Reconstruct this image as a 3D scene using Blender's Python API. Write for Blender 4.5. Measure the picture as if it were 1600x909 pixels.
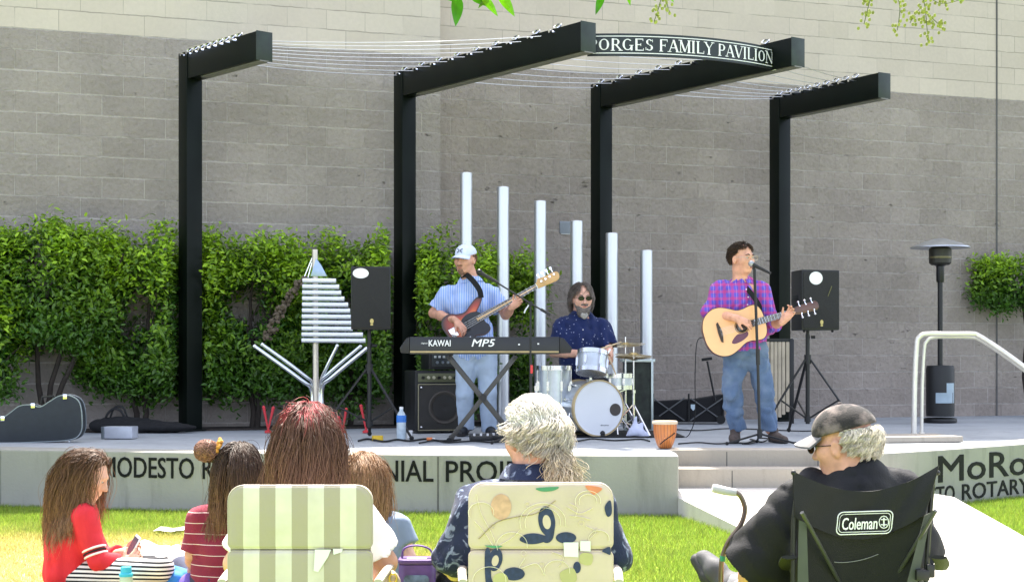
import bpy, bmesh, math, random
import numpy as np
from mathutils import Vector, Matrix, Euler
random.seed(7); rng = np.random.default_rng(7)
for o in list(bpy.data.objects): bpy.data.objects.remove(o)
scene = bpy.context.scene; COL = scene.collection; R = math.radians
# ------------------------------------------------------------ camera, sky, sun, exposure
CAMH = 1.18; F = 2390.0; CX = 800.0; YH = 562.0; SZ = 0.46
cam = bpy.data.cameras.new('camera'); camo = bpy.data.objects.new('camera', cam); COL.objects.link(camo)
camo.location = (0, 0, CAMH); camo.rotation_euler = (R(90), 0, 0)
cam.sensor_fit = 'HORIZONTAL'; cam.sensor_width = 36; cam.lens = 36 * F / 1600
cam.shift_y = (YH - 454.5) / 1600; cam.clip_start = 0.1; cam.clip_end = 500
scene.camera = camo
SUN_EL, SUN_AZ = 64.0, -8.0      # azimuth measured from +Y (behind the building) towards +X
w = bpy.data.worlds.new('World'); scene.world = w; w.use_nodes = True
nt = w.node_tree; sky = nt.nodes.new('ShaderNodeTexSky'); sky.sky_type = 'NISHITA'; sky.sun_disc = False
sky.sun_elevation = R(SUN_EL); sky.sun_rotation = R(SUN_AZ); sky.dust_density = 2.0; sky.air_density = 0.5; sky.ozone_density = 0.3
nt.nodes['Background'].inputs['Strength'].default_value = 0.15
hs = nt.nodes.new('ShaderNodeHueSaturation'); hs.inputs['Saturation'].default_value = 0.58; nt.links.new(sky.outputs[0], hs.inputs['Color'])
nt.links.new(hs.outputs[0], nt.nodes['Background'].inputs[0])
sl = bpy.data.lights.new('sun', 'SUN'); sl.energy = 3.1; sl.angle = R(0.5); sl.color = (1, 0.94, 0.83)
so = bpy.data.objects.new('sun', sl); COL.objects.link(so)
sd = Vector((math.sin(R(SUN_AZ)) * math.cos(R(SUN_EL)), math.cos(R(SUN_AZ)) * math.cos(R(SUN_EL)), math.sin(R(SUN_EL))))
so.rotation_euler = sd.to_track_quat('Z', 'Y').to_euler(); so.location = (0, 0, 30)
vs = scene.view_settings; vs.view_transform = 'Standard'; vs.look = 'None'; vs.gamma = 1; vs.use_curve_mapping = False
vs.exposure = 2.5
# ------------------------------------------------------------ pixel helpers (photo pixels 1600x909 -> metres)
def W(px, py, Z): return Vector(((px - CX) * Z / F, Z, CAMH - (py - YH) * Z / F))
def onz(px, py, z):
    Z = F * (CAMH - z) / (py - YH); return Vector(((px - CX) * Z / F, Z, z))
def S(px, py): return onz(px, py, SZ)
def G(px, py): return onz(px, py, 0.0)
# ------------------------------------------------------------ materials
MATS = {}
def mat(name, col, rough=0.6, metal=0.0, var=0.12, scale=8.0, bump=0.0, bscale=60.0, spec=None, trans=0.0, sheen=0.0, attr=False, coat=0.0):
    if name in MATS: return MATS[name]
    m = bpy.data.materials.new(name); m.use_nodes = True; n = m.node_tree.nodes; L = m.node_tree.links
    b = n['Principled BSDF']; b.inputs['Roughness'].default_value = rough; b.inputs['Metallic'].default_value = metal
    if spec is not None: b.inputs['Specular IOR Level'].default_value = spec
    if sheen: b.inputs['Sheen Weight'].default_value = sheen
    if coat: b.inputs['Coat Weight'].default_value = coat; b.inputs['Coat Roughness'].default_value = 0.1
    tc = n.new('ShaderNodeTexCoord')
    no = n.new('ShaderNodeTexNoise'); no.inputs['Scale'].default_value = scale; no.inputs['Detail'].default_value = 4
    L.new(tc.outputs['Object'], no.inputs['Vector'])
    mr = n.new('ShaderNodeMapRange'); mr.inputs[1].default_value = 0.3; mr.inputs[2].default_value = 0.7
    mr.inputs[3].default_value = 1 - var; mr.inputs[4].default_value = 1 + var
    L.new(no.outputs['Fac'], mr.inputs[0])
    mx = n.new('ShaderNodeVectorMath'); mx.operation = 'SCALE'; mx.inputs[0].default_value = col
    if attr:
        at = n.new('ShaderNodeAttribute'); at.attribute_name = 'Col'; L.new(at.outputs['Color'], mx.inputs[0])
    L.new(mr.outputs[0], mx.inputs['Scale']); L.new(mx.outputs[0], b.inputs['Base Color'])
    if bump:
        n2 = n.new('ShaderNodeTexNoise'); n2.inputs['Scale'].default_value = bscale; n2.inputs['Detail'].default_value = 3
        L.new(tc.outputs['Object'], n2.inputs['Vector'])
        bp = n.new('ShaderNodeBump'); bp.inputs['Strength'].default_value = bump; bp.inputs['Distance'].default_value = 0.01
        L.new(n2.outputs['Fac'], bp.inputs['Height']); L.new(bp.outputs[0], b.inputs['Normal'])
    if trans:
        t = n.new('ShaderNodeBsdfTranslucent'); L.new(mx.outputs[0], t.inputs['Color'])
        ms = n.new('ShaderNodeMixShader'); ms.inputs[0].default_value = trans
        L.new(b.outputs[0], ms.inputs[1]); L.new(t.outputs[0], ms.inputs[2]); L.new(ms.outputs[0], n['Material Output'].inputs[0])
    MATS[name] = m; return m
def nodes_of(m): return m.node_tree.nodes, m.node_tree.links, m.node_tree.nodes['Principled BSDF']
def N(n, t, **kw):
    o = n.new(t)
    for k, v in kw.items():
        if k.startswith('i_'): o.inputs[int(k[2:])].default_value = v
        else: setattr(o, k, v)
    return o
# ------------------------------------------------------------ mesh builder
class MB:
    def __init__(s): s.v = []; s.f = []; s.m = []
    def add(s, vs, fs, mi=0):
        k = len(s.v); s.v += [tuple(p) for p in vs]; s.f += [tuple(i + k for i in f) for f in fs]; s.m += [mi] * len(fs); return s
    def box(s, c, d, rot=None, mi=0):
        c = Vector(c); M = rot if rot is not None else Matrix.Identity(3)
        vs = [c + M @ Vector((x * d[0] / 2, y * d[1] / 2, z * d[2] / 2)) for z in (-1, 1) for y in (-1, 1) for x in (-1, 1)]
        return s.add(vs, [(0, 2, 3, 1), (4, 5, 7, 6), (0, 1, 5, 4), (2, 6, 7, 3), (0, 4, 6, 2), (1, 3, 7, 5)], mi)
    def tube(s, pts, r, n=8, mi=0, caps=True, flat=None):
        pts = [Vector(p) for p in pts]; k = len(pts)
        rs = r if isinstance(r, (list, tuple)) else [r] * k
        up = None; vs = []; fs = []
        for i, p in enumerate(pts):
            t = (pts[min(i + 1, k - 1)] - pts[max(i - 1, 0)]); t = t.normalized() if t.length > 1e-9 else Vector((0, 0, 1))
            if up is None:
                up = Vector((0, 0, 1)) if abs(t.z) < 0.9 else Vector((1, 0, 0))
            x = up.cross(t).normalized(); up = t.cross(x).normalized()
            for j in range(n):
                a = 2 * math.pi * (j + 0.5) / n
                vs.append(p + x * math.cos(a) * rs[i] + up * math.sin(a) * rs[i] * (flat or 1))
        for i in range(k - 1):
            for j in range(n):
                a = i * n + j; b = i * n + (j + 1) % n; fs.append((a, b, b + n, a + n))
        if caps: fs.append(tuple(range(n - 1, -1, -1))); fs.append(tuple(range((k - 1) * n, k * n)))
        return s.add(vs, fs, mi)
    def cyl(s, a, b, r1, r2=None, n=20, mi=0): return s.tube([a, b], [r1, r1 if r2 is None else r2], n, mi)
    def lathe(s, prof, o=(0, 0, 0), M=None, n=24, mi=0):
        o = Vector(o); M = M if M is not None else Matrix.Identity(3); vs = []; fs = []
        for (r, z) in prof:
            for j in range(n):
                a = 2 * math.pi * j / n; vs.append(o + M @ Vector((r * math.cos(a), r * math.sin(a), z)))
        k = len(prof)
        for i in range(k - 1):
            for j in range(n):
                a = i * n + j; b = i * n + (j + 1) % n; fs.append((a, b, b + n, a + n))
        if prof[0][0] > 1e-6: fs.append(tuple(range(n - 1, -1, -1)))
        if prof[-1][0] > 1e-6: fs.append(tuple(range((k - 1) * n, k * n)))
        return s.add(vs, fs, mi)
    def ball(s, c, r, nu=16, nv=10, M=None, mi=0):
        r = r if isinstance(r, (list, tuple)) else (r, r, r); c = Vector(c); M = M if M is not None else Matrix.Identity(3)
        vs = []; fs = []
        for i in range(nv + 1):
            th = math.pi * i / nv
            for j in range(nu):
                a = 2 * math.pi * j / nu
                vs.append(c + M @ Vector((r[0] * math.sin(th) * math.cos(a), r[1] * math.sin(th) * math.sin(a), -r[2] * math.cos(th))))
        for i in range(nv):
            for j in range(nu):
                a = i * nu + j; b = i * nu + (j + 1) % nu; fs.append((a, b, b + nu, a + nu))
        return s.add(vs, fs, mi)
    def prism(s, poly, o, ux, uy, d, mi=0):
        o = Vector(o); ux = Vector(ux); uy = Vector(uy); d = Vector(d); k = len(poly)
        a = [o + ux * p[0] + uy * p[1] for p in poly]; vs = a + [p + d for p in a]
        flip = ux.cross(uy).dot(d) < 0
        ar = sum(poly[i][0] * poly[(i + 1) % k][1] - poly[(i + 1) % k][0] * poly[i][1] for i in range(k))
        if ar < 0: flip = not flip
        f0 = tuple(range(k)); f1 = tuple(range(k, 2 * k))
        fs = [f0[::-1], f1] + [(i, (i + 1) % k, (i + 1) % k + k, i + k) for i in range(k)]
        if flip: fs = [f[::-1] for f in fs]
        return s.add(vs, fs, mi)
    def sheet(s, grid, mi=0):
        h = len(grid); wd = len(grid[0]); vs = [p for row in grid for p in row]
        return s.add(vs, [(i * wd + j, i * wd + j + 1, (i + 1) * wd + j + 1, (i + 1) * wd + j) for i in range(h - 1) for j in range(wd - 1)], mi)
    def build(s, name, mats, parent=None, smooth=True, bevel=0.0, thick=0.0, ang=35, seg=2, loc=None, merge=False):
        me = bpy.data.meshes.new(name); me.from_pydata(s.v, [], s.f)
        mats = mats if isinstance(mats, (list, tuple)) else [mats]
        for m in mats: me.materials.append(m)
        me.polygons.foreach_set('material_index', s.m)
        if bevel or thick or merge:
            bm = bmesh.new(); bm.from_mesh(me)
            bmesh.ops.remove_doubles(bm, verts=bm.verts, dist=1e-5)
            if thick: bmesh.ops.solidify(bm, geom=bm.faces[:], thickness=thick)
            if bevel:
                bm.normal_update()
                es = [e for e in bm.edges if len(e.link_faces) == 2 and e.calc_face_angle(0) > R(40)]
                bmesh.ops.bevel(bm, geom=es, offset=bevel, segments=seg, affect='EDGES', profile=0.6, clamp_overlap=True)
            bm.to_mesh(me); bm.free()
        me.update()
        return link(name, me, parent, smooth, ang, loc)
def link(name, me, parent=None, smooth=True, ang=35, loc=None):
    if smooth:
        me.shade_smooth(); me.set_sharp_from_angle(angle=R(ang))
    o = bpy.data.objects.new(name, me); COL.objects.link(o)
    if parent is not None: o.parent = parent
    if loc is not None: o.location = loc
    return o
def tag(o, label=None, cat=None, group=None, kind=None):
    if label: o['label'] = label
    if cat: o['category'] = cat
    if group: o['group'] = group
    if kind: o['kind'] = kind
    return o
def thing(name, label, cat, loc=(0, 0, 0), rz=0.0, group=None):
    o = bpy.data.objects.new(name, None); COL.objects.link(o); o.empty_display_size = 0.1
    o.location = loc; o.rotation_euler = (0, 0, rz); return tag(o, label, cat, group)
def copy_tree(o, parent=None):
    c = o.copy(); COL.objects.link(c)
    if parent is not None: c.parent = parent
    for ch in list(o.children): copy_tree(ch, c)
    return c
def text_mesh(body, size, bold=0.0, depth=0.004, space=1.0):
    cu = bpy.data.curves.new('lettering', 'FONT'); cu.body = body; cu.size = size; cu.offset = bold; cu.extrude = depth / 2
    cu.space_character = space; cu.resolution_u = 3
    to = bpy.data.objects.new('lettering', cu); COL.objects.link(to)
    dg = bpy.context.evaluated_depsgraph_get(); me = bpy.data.meshes.new_from_object(to.evaluated_get(dg))
    bpy.data.objects.remove(to); bpy.data.curves.remove(cu)
    n = len(me.vertices); a = np.empty(n * 3); me.vertices.foreach_get('co', a); a = a.reshape(-1, 3)
    return me, a
def put_text(name, body, h, m, parent, origin, ux, uy, bold=0.0, depth=0.004, width=None, shear=0.0, warp=None):
    """text of cap height h; origin is the lower left corner in the parent's frame; width stretches the line to fit"""
    me, a = text_mesh(body, 1.0, 0.0, 0.01)
    x0, y0 = a[:, 0].min(), 0.0; capm, ca = text_mesh('H', 1.0, 0.0, 0.01); bpy.data.meshes.remove(capm)
    sy = h / (ca[:, 1].max() - ca[:, 1].min()); sx = sy if width is None else width / (a[:, 0].max() - x0)
    u = (a[:, 0] - x0) * sx; v = (a[:, 1] - ca[:, 1].min()) * sy; u = u + shear * v; wz = (a[:, 2] / 0.01 + 0.5) * depth
    if bold:   # heavier weight: the same outline repeated a hair to every side, each a touch deeper than the last
        nv = len(a); polys = [tuple(p.vertices) for p in me.polygons]; bb = bold * h; sh = [(0, 0), (bb, 0), (-bb, 0), (0, bb), (0, -bb), (.7 * bb, .7 * bb), (-.7 * bb, -.7 * bb), (.7 * bb, -.7 * bb), (-.7 * bb, .7 * bb)]
        u, v, wz = [np.concatenate(q) for q in zip(*[(u + dx, v + dy, wz * (1 + .02 * i)) for i, (dx, dy) in enumerate(sh)])]; bpy.data.meshes.remove(me)
        me = bpy.data.meshes.new(name); me.from_pydata(np.zeros((len(u), 3)).tolist(), [], [tuple(j + nv * i for j in f) for i in range(len(sh)) for f in polys])
    if warp is None:
        ux = np.array(ux, float); uy = np.array(uy, float); nn = np.cross(ux, uy)
        p = np.array(origin)[None] + u[:, None] * ux + v[:, None] * uy + wz[:, None] * nn
    else: p = warp(u, v, wz)
    me.vertices.foreach_set('co', p.astype(np.float32).ravel()); me.materials.clear(); me.materials.append(m); me.update()
    return link(name, me, parent, False)
def rotz(a): return Matrix.Rotation(a, 3, 'Z')
def frame(x, z=None, y=None):
    """3x3 matrix from x axis and approximate z (or y) axis"""
    x = Vector(x).normalized()
    if z is not None: y = Vector(z).cross(x).normalized(); z = x.cross(y)
    else: z = x.cross(Vector(y)).normalized(); y = z.cross(x)
    return Matrix((x, y, z)).transposed()
def rrect(w, h, r, n=6):
    p = []
    for cx, cy, a0 in ((w / 2 - r, h / 2 - r, 0), (-w / 2 + r, h / 2 - r, 90), (-w / 2 + r, -h / 2 + r, 180), (w / 2 - r, -h / 2 + r, 270)):
        for i in range(n + 1):
            a = R(a0 + 90 * i / n); p.append((cx + r * math.cos(a), cy + r * math.sin(a)))
    return p
def spline(pts, n=8, closed=False):
    """Catmull-Rom through points"""
    P = [Vector(p) if len(p) == 3 else Vector((p[0], p[1], 0)) for p in pts]; k = len(P); out = []
    for i in range(k if closed else k - 1):
        if closed: p0, p1, p2, p3 = P[(i - 1) % k], P[i], P[(i + 1) % k], P[(i + 2) % k]
        else: p0, p1, p2, p3 = P[max(i - 1, 0)], P[i], P[i + 1], P[min(i + 2, k - 1)]
        for j in range(n):
            t = j / n
            out.append(0.5 * ((2 * p1) + (p2 - p0) * t + (2 * p0 - 5 * p1 + 4 * p2 - p3) * t * t + (3 * p1 - p0 - 3 * p2 + p3) * t ** 3))
    if not closed: out.append(P[-1])
    return out
# ------------------------------------------------------------ signed-distance figures turned into one continuous mesh
def A3(p): return np.array(p, float)
class SDF:
    def __init__(s): s.ops = []; s.noise = None
    def cap(s, a, b, ra, rb=None, k=0.02, lab=0, flat=False, sub=False):
        s.ops.append(('cap', A3(a), A3(b), ra, ra if rb is None else rb, k, lab, flat, sub)); return s
    def chain(s, pts, rs, k=0.02, lab=0):
        for i in range(len(pts) - 1): s.cap(pts[i], pts[i + 1], rs[i], rs[i + 1], k, lab)
        return s
    def ell(s, c, r, M=None, k=0.02, lab=0, sub=False):
        s.ops.append(('ell', A3(c), A3(r), np.array(M) if M is not None else np.eye(3), None, k, lab, False, sub)); return s
    def cut(s, p, n):
        n = A3(n); s.ops.append(('cut', A3(p), n / np.linalg.norm(n), None, None, 0, 0, False, False)); return s
    def dist(s, op, P):
        if op[0] == 'cap':
            a, b, ra, rb = op[1:5]; ba = b - a; L2 = max(ba @ ba, 1e-12); pa = P - a
            t = np.clip(pa @ ba / L2, 0, 1); d = np.linalg.norm(pa - t[..., None] * ba, axis=-1) - (ra + (rb - ra) * t)
            if op[7]: d = np.maximum(d, (P - b) @ (ba / math.sqrt(L2)))
            return d
        if op[0] == 'ell':
            q = (P - op[1]) @ op[3]; k0 = np.linalg.norm(q / op[2], axis=-1); k1 = np.linalg.norm(q / op[2] ** 2, axis=-1)
            return k0 * (k0 - 1) / np.maximum(k1, 1e-9)
        return (P - op[1]) @ op[2]
    def bbox(s, op):
        if op[0] == 'cap':
            a, b, ra, rb = op[1:5]; r = max(ra, rb); return np.minimum(a, b) - r, np.maximum(a, b) + r
        e = np.abs(op[3]) @ op[2]; return op[1] - e, op[1] + e
    def field(s, vox):
        bb = [s.bbox(o) for o in s.ops if o[0] != 'cut' and not o[8]]
        lo = np.min([b[0] for b in bb], 0) - 4 * vox; hi = np.max([b[1] for b in bb], 0) + 4 * vox
        n = np.ceil((hi - lo) / vox).astype(int) + 1; f = np.full(n, 0.3, np.float32)
        ax = [lo[i] + vox * np.arange(n[i]) for i in range(3)]
        for o in s.ops:
            if o[0] == 'cut':
                P = np.stack(np.meshgrid(*ax, indexing='ij'), -1); f = np.maximum(f, s.dist(o, P)); continue
            b0, b1 = s.bbox(o); mg = max(o[5], 4 * vox) + 2 * vox
            i0 = np.clip(np.floor((b0 - mg - lo) / vox).astype(int), 0, n - 1); i1 = np.clip(np.ceil((b1 + mg - lo) / vox).astype(int) + 1, 1, n)
            if np.any(i1 <= i0): continue
            P = np.stack(np.meshgrid(*[ax[i][i0[i]:i1[i]] for i in range(3)], indexing='ij'), -1)
            d = s.dist(o, P); sl = tuple(slice(i0[i], i1[i]) for i in range(3)); a = f[sl]; k = max(o[5], 1e-6)
            if o[8]:
                d = -d; h = np.maximum(k - np.abs(a - d), 0) / k; f[sl] = np.maximum(a, d) + h * h * k / 4
            else:
                h = np.maximum(k - np.abs(a - d), 0) / k; f[sl] = np.minimum(a, d) - h * h * k / 4
        if s.noise is not None:
            P = np.stack(np.meshgrid(*ax, indexing='ij'), -1); f = f + s.noise(P)
        f[0] = f[-1] = 0.1; f[:, 0] = f[:, -1] = 0.1; f[:, :, 0] = f[:, :, -1] = 0.1
        return f, lo
    def mesh(s, vox):
        f, lo = s.field(vox); ins = f < 0
        sh = [slice(None, -1), slice(1, None)]
        cnt = sum(ins[sh[i], sh[j], sh[k]].astype(np.int8) for i in (0, 1) for j in (0, 1) for k in (0, 1))
        act = (cnt > 0) & (cnt < 8); ci = np.argwhere(act); idx = np.full(act.shape, -1, np.int64); idx[act] = np.arange(len(ci))
        acc = np.zeros((len(ci), 3)); num = np.zeros(len(ci))
        C = [(i, j, k) for i in (0, 1) for j in (0, 1) for k in (0, 1)]
        fv = {c: f[ci[:, 0] + c[0], ci[:, 1] + c[1], ci[:, 2] + c[2]] for c in C}
        for c in C:
            for axs in range(3):
                if c[axs]: continue
                q = list(c); q[axs] = 1; q = tuple(q); fa, fb = fv[c], fv[q]; cr = (fa < 0) != (fb < 0)
                t = np.where(cr, fa / np.where(cr, fa - fb, 1), 0); p = np.array(c, float)[None].repeat(len(ci), 0); p[:, axs] = t
                acc += np.where(cr[:, None], p, 0); num += cr
        V = lo + vox * (ci + acc / num[:, None]); Q = []
        for axs in range(3):
            o1, o2 = [(1, 2), (2, 0), (0, 1)][axs]
            a = [slice(None)] * 3; b = [slice(None)] * 3; a[axs] = slice(None, -1); b[axs] = slice(1, None)
            ch = ins[tuple(a)] != ins[tuple(b)]; e = np.argwhere(ch)
            e = e[(e[:, o1] > 0) & (e[:, o2] > 0) & (e[:, o1] < f.shape[o1] - 1) & (e[:, o2] < f.shape[o2] - 1)]
            def cell(d1, d2):
                g = e.copy(); g[:, o1] -= d1; g[:, o2] -= d2; return idx[g[:, 0], g[:, 1], g[:, 2]]
            q = np.stack([cell(1, 1), cell(0, 1), cell(0, 0), cell(1, 0)], 1)
            s0 = ins[e[:, 0], e[:, 1], e[:, 2]]; q[~s0] = q[~s0][:, ::-1]; Q.append(q)
        return V, np.concatenate(Q)
    def labels(s, P):
        best = np.full(len(P), 1e9); lab = np.zeros(len(P), int)
        for o in s.ops:
            if o[0] == 'cut' or o[8]: continue
            d = s.dist(o, P); w_ = d < best; best[w_] = d[w_]; lab[w_] = o[6]
        return lab
    def build(s, name, mats, parent, vox=0.007):
        V, Q = s.mesh(vox); mats = mats if isinstance(mats, (list, tuple)) else [mats]
        me = bpy.data.meshes.new(name); me.vertices.add(len(V)); me.vertices.foreach_set('co', V.astype(np.float32).ravel())
        me.loops.add(Q.size); me.loops.foreach_set('vertex_index', Q.astype(np.int32).ravel())
        me.polygons.add(len(Q)); me.polygons.foreach_set('loop_start', np.arange(0, Q.size, 4, dtype=np.int32))
        for m in mats: me.materials.append(m)
        if len(mats) > 1: me.polygons.foreach_set('material_index', s.labels(V[Q].mean(1)).astype(np.int32))
        me.update(calc_edges=True); me.validate(); me.shade_smooth()
        o = bpy.data.objects.new(name, me); COL.objects.link(o); o.parent = parent; return o
def wrinkle(amp, freq, seed=0, dirs=6):
    r = np.random.default_rng(seed); D = r.normal(size=(dirs, 3)); D[:, 2] *= 0.6; D /= np.linalg.norm(D, axis=1)[:, None]
    fr = freq * r.uniform(0.6, 1.6, dirs); ph = r.uniform(0, 6.28, dirs); E = r.normal(size=(dirs, 3)) * 9
    def fn(P):
        t = 0
        for i in range(dirs):
            q = np.sin(P @ D[i] * fr[i] + ph[i] + 1.6 * np.sin(P @ E[i] + ph[i] * 2))
            t = t + (q if i % 2 else 1.6 * (.62 - np.abs(q)) * (np.sin(P @ E[i - 1] * .7 + ph[i]) > -.3))
        return (amp / dirs * 2) * t
    return fn
def face_frame(face, up=(0, 0, 1)):
    y = Vector(face).normalized(); x = y.cross(Vector(up)).normalized(); z = x.cross(y); return Matrix((x, y, z)).transposed()
def add_head(s, c, M, sc=1.0, lab=0, ears=True, nose=1.0, jaw=1.0):
    c = Vector(c); T = lambda p: c + M @ (Vector(p) * sc); r = lambda *q: [a * sc for a in q]
    s.ell(T((0, -.015, .035)), r(.074, .096, .084), M, .02, lab)
    s.ell(T((0, .022, -.03)), r(.061 * jaw, .070, .086), M, .03, lab)
    s.ell(T((0, .05, -.088)), r(.036 * jaw, .034, .024), M, .03, lab)
    for sx in (-1, 1): s.ell(T((sx * .031, .098, .012)), r(.017, .014, .012), M, .016, lab, sub=True)
    s.cap(T((-.03, .076, .032)), T((.03, .076, .032)), .011 * sc, None, .02, lab)
    s.cap(T((0, .088, .012)), T((0, .104 + .006 * nose, -.026)), .009 * sc, .0135 * sc, .012, lab)
    for sx in (-1, 1): s.ell(T((sx * .013, .096, -.03)), r(.009, .011, .008), M, .01, lab)
    for sx in (-1, 1): s.ell(T((sx * .05, .05, -.012)), r(.022, .03, .026), M, .03, lab)
    s.ell(T((0, .084, -.060)), r(.026, .014, .013), M, .014, lab)
    s.cap(T((-.016, .097, -.0605)), T((.016, .097, -.0605)), .0025 * sc, None, .004, lab, sub=True)
    if ears:
        for sx in (-1, 1):
            s.ell(T((sx * .079, -.006, -.004)), r(.012, .021, .034), M, .008, lab)
            s.ell(T((sx * .090, -.001, 0)), r(.007, .011, .018), M, .006, lab, sub=True)
def add_hand(s, wr, d, palm, side=1, curl=0.6, spread=0.0, sc=1.0, lab=0, thumb=None, fcurl=None):
    """wr wrist point, d direction to the knuckles, palm the way the palm faces; side=+1 puts the thumb on d x palm"""
    wr = Vector(wr); d = Vector(d).normalized(); ac = d.cross(Vector(palm)).normalized() * side; pl = Vector(palm); pl = (pl - d * pl.dot(d)).normalized()
    M = Matrix((ac, d, pl)).transposed()
    s.ell(wr + d * .05 * sc, [.041 * sc, .056 * sc, .016 * sc], M, .015, lab)
    s.cap(wr - d * .03 * sc, wr + d * .03 * sc, .026 * sc, .027 * sc, .02, lab)
    ln = (.9, 1.0, .95, .75)
    for i in range(4):
        cu = curl if fcurl is None else fcurl[i]
        p = wr + d * (.088 - .004 * abs(i - 1.2)) * sc + ac * (.031 - .0205 * i) * sc; a = cu * .6; fan = ac * (1.5 - i) * (.06 + spread)
        for L, rr in ((.044, .0092), (.027, .0084), (.021, .0074)):
            q = p + ((d * math.cos(a) + pl * math.sin(a)) + fan).normalized() * L * ln[i] * sc
            s.cap(p, q, rr * sc, rr * .93 * sc, .005, lab); p = q; a += cu
    tb = wr + d * .028 * sc + ac * .034 * sc; td = Vector(thumb) if thumb is not None else d * .75 + ac * .55 + pl * .5; td.normalize()
    m_ = tb + td * .042 * sc; e_ = m_ + (td * .8 + d * .35 + pl * .2 * curl).normalized() * .032 * sc
    s.cap(tb - td * .015, m_, .014 * sc, .0105 * sc, .012, lab); s.cap(m_, e_, .0105 * sc, .0085 * sc, .004, lab)
def lerp(a, b, t): return Vector(a) * (1 - t) + Vector(b) * t
def add_arm(s, sh, el, wr, w=1.0, k=.02, lab=0):
    s.cap(sh, lerp(sh, el, .45), .052 * w, .048 * w, k, lab); s.cap(lerp(sh, el, .45), el, .048 * w, .038 * w, k, lab)
    s.cap(el, lerp(el, wr, .35), .039 * w, .041 * w, k, lab); s.cap(lerp(el, wr, .35), wr, .041 * w, .027 * w, k, lab)
def add_leg(s, hip, kn, an, w=1.0, k=.03, lab=0):
    s.cap(hip, kn, .082 * w, .054 * w, k, lab); s.cap(kn, lerp(kn, an, .3), .054 * w, .056 * w, k, lab); s.cap(lerp(kn, an, .3), an, .056 * w, .038 * w, k, lab)
def add_torso(s, pel, chest, neck, shL, shR, Mt, w=1.0, dep=1.0, belly=0.0, lab=0):
    s.ell(pel, [.165 * w, .115 * w * dep, .13], Mt, .05, lab); s.ell(lerp(pel, chest, .5), [.152 * w, .112 * w * dep, .19], Mt, .05, lab)
    s.ell(chest, [.168 * w, .115 * w * dep, .19], Mt, .05, lab)
    for sh in (shL, shR): s.cap(lerp(chest, neck, .80), sh, .058 * w, .046 * w, .07, lab)
    if belly: s.ell(lerp(pel, chest, .35) + Mt @ Vector((0, belly, 0)), [.15 * w, .11 * w, .15], Mt, .06, lab)
def shoe(parent, heel, toe, m, sole, w=.045, name='shoe'):
    heel = Vector(heel); toe = Vector(toe); d = (toe - heel).normalized(); s = SDF()
    s.cap(heel + d * .035 + Vector((0, 0, .045)), heel + d * .12 + Vector((0, 0, .04)), .042, .045, .03); s.cap(heel + d * .12 + Vector((0, 0, .035)), toe - d * .03 + Vector((0, 0, .03)), .045, .034, .03)
    s.cap(heel + d * .045 + Vector((0, 0, .05)), heel + d * .05 + Vector((0, 0, .10)), .042, .044, .02)
    s.cut((0, 0, heel.z + .014), (0, 0, -1)); o = s.build(name, m, parent, .006)
    q = SDF(); q.cap(heel + d * .035 + Vector((0, 0, .03)), toe - d * .03 + Vector((0, 0, .03)), .046, .042, .02); q.cut((0, 0, heel.z + .018), (0, 0, 1)); q.cut((0, 0, heel.z + .001), (0, 0, -1))
    q.build('sole', sole, o, .006); return o
# ------------------------------------------------------------ hair made of strands
def tubes_mesh(name, paths, rad, cols, m, parent, sides=3):
    n, k, _ = paths.shape; t = np.gradient(paths, axis=1); t /= np.linalg.norm(t, axis=2)[..., None] + 1e-9
    up = np.array([0.31, 0.83, 0.46]); x = np.cross(t, up); x /= np.linalg.norm(x, axis=2)[..., None] + 1e-9; y = np.cross(t, x)
    V = np.stack([paths + (x * math.cos(2 * math.pi * j / sides) + y * math.sin(2 * math.pi * j / sides)) * rad[..., None] for j in range(sides)], 2)
    V = V.reshape(-1, 3); i = np.arange(n)[:, None, None]; r = np.arange(k - 1)[None, :, None]; j = np.arange(sides)[None, None, :]
    b = i * k * sides + r * sides; q = np.stack([b + j, b + (j + 1) % sides, b + sides + (j + 1) % sides, b + sides + j], -1).reshape(-1, 4)
    me = bpy.data.meshes.new(name); me.vertices.add(len(V)); me.vertices.foreach_set('co', V.astype(np.float32).ravel())
    me.loops.add(q.size); me.loops.foreach_set('vertex_index', q.astype(np.int32).ravel()); me.polygons.add(len(q))
    me.polygons.foreach_set('loop_start', np.arange(0, q.size, 4, dtype=np.int32))
    c = np.ones((n, k, sides, 4), np.float32); c[..., :3] = cols[:, :, None, :]
    at = me.color_attributes.new('Col', 'FLOAT_COLOR', 'POINT'); at.data.foreach_set('color', c.ravel())
    me.materials.append(m); me.update(calc_edges=True); me.shade_smooth()
    o = bpy.data.objects.new(name, me); COL.objects.link(o); o.parent = parent; return o
HAIR = mat('hair_strands', (1, 1, 1), 0.5, var=0.05, scale=30, attr=True, spec=0.25)
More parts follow.
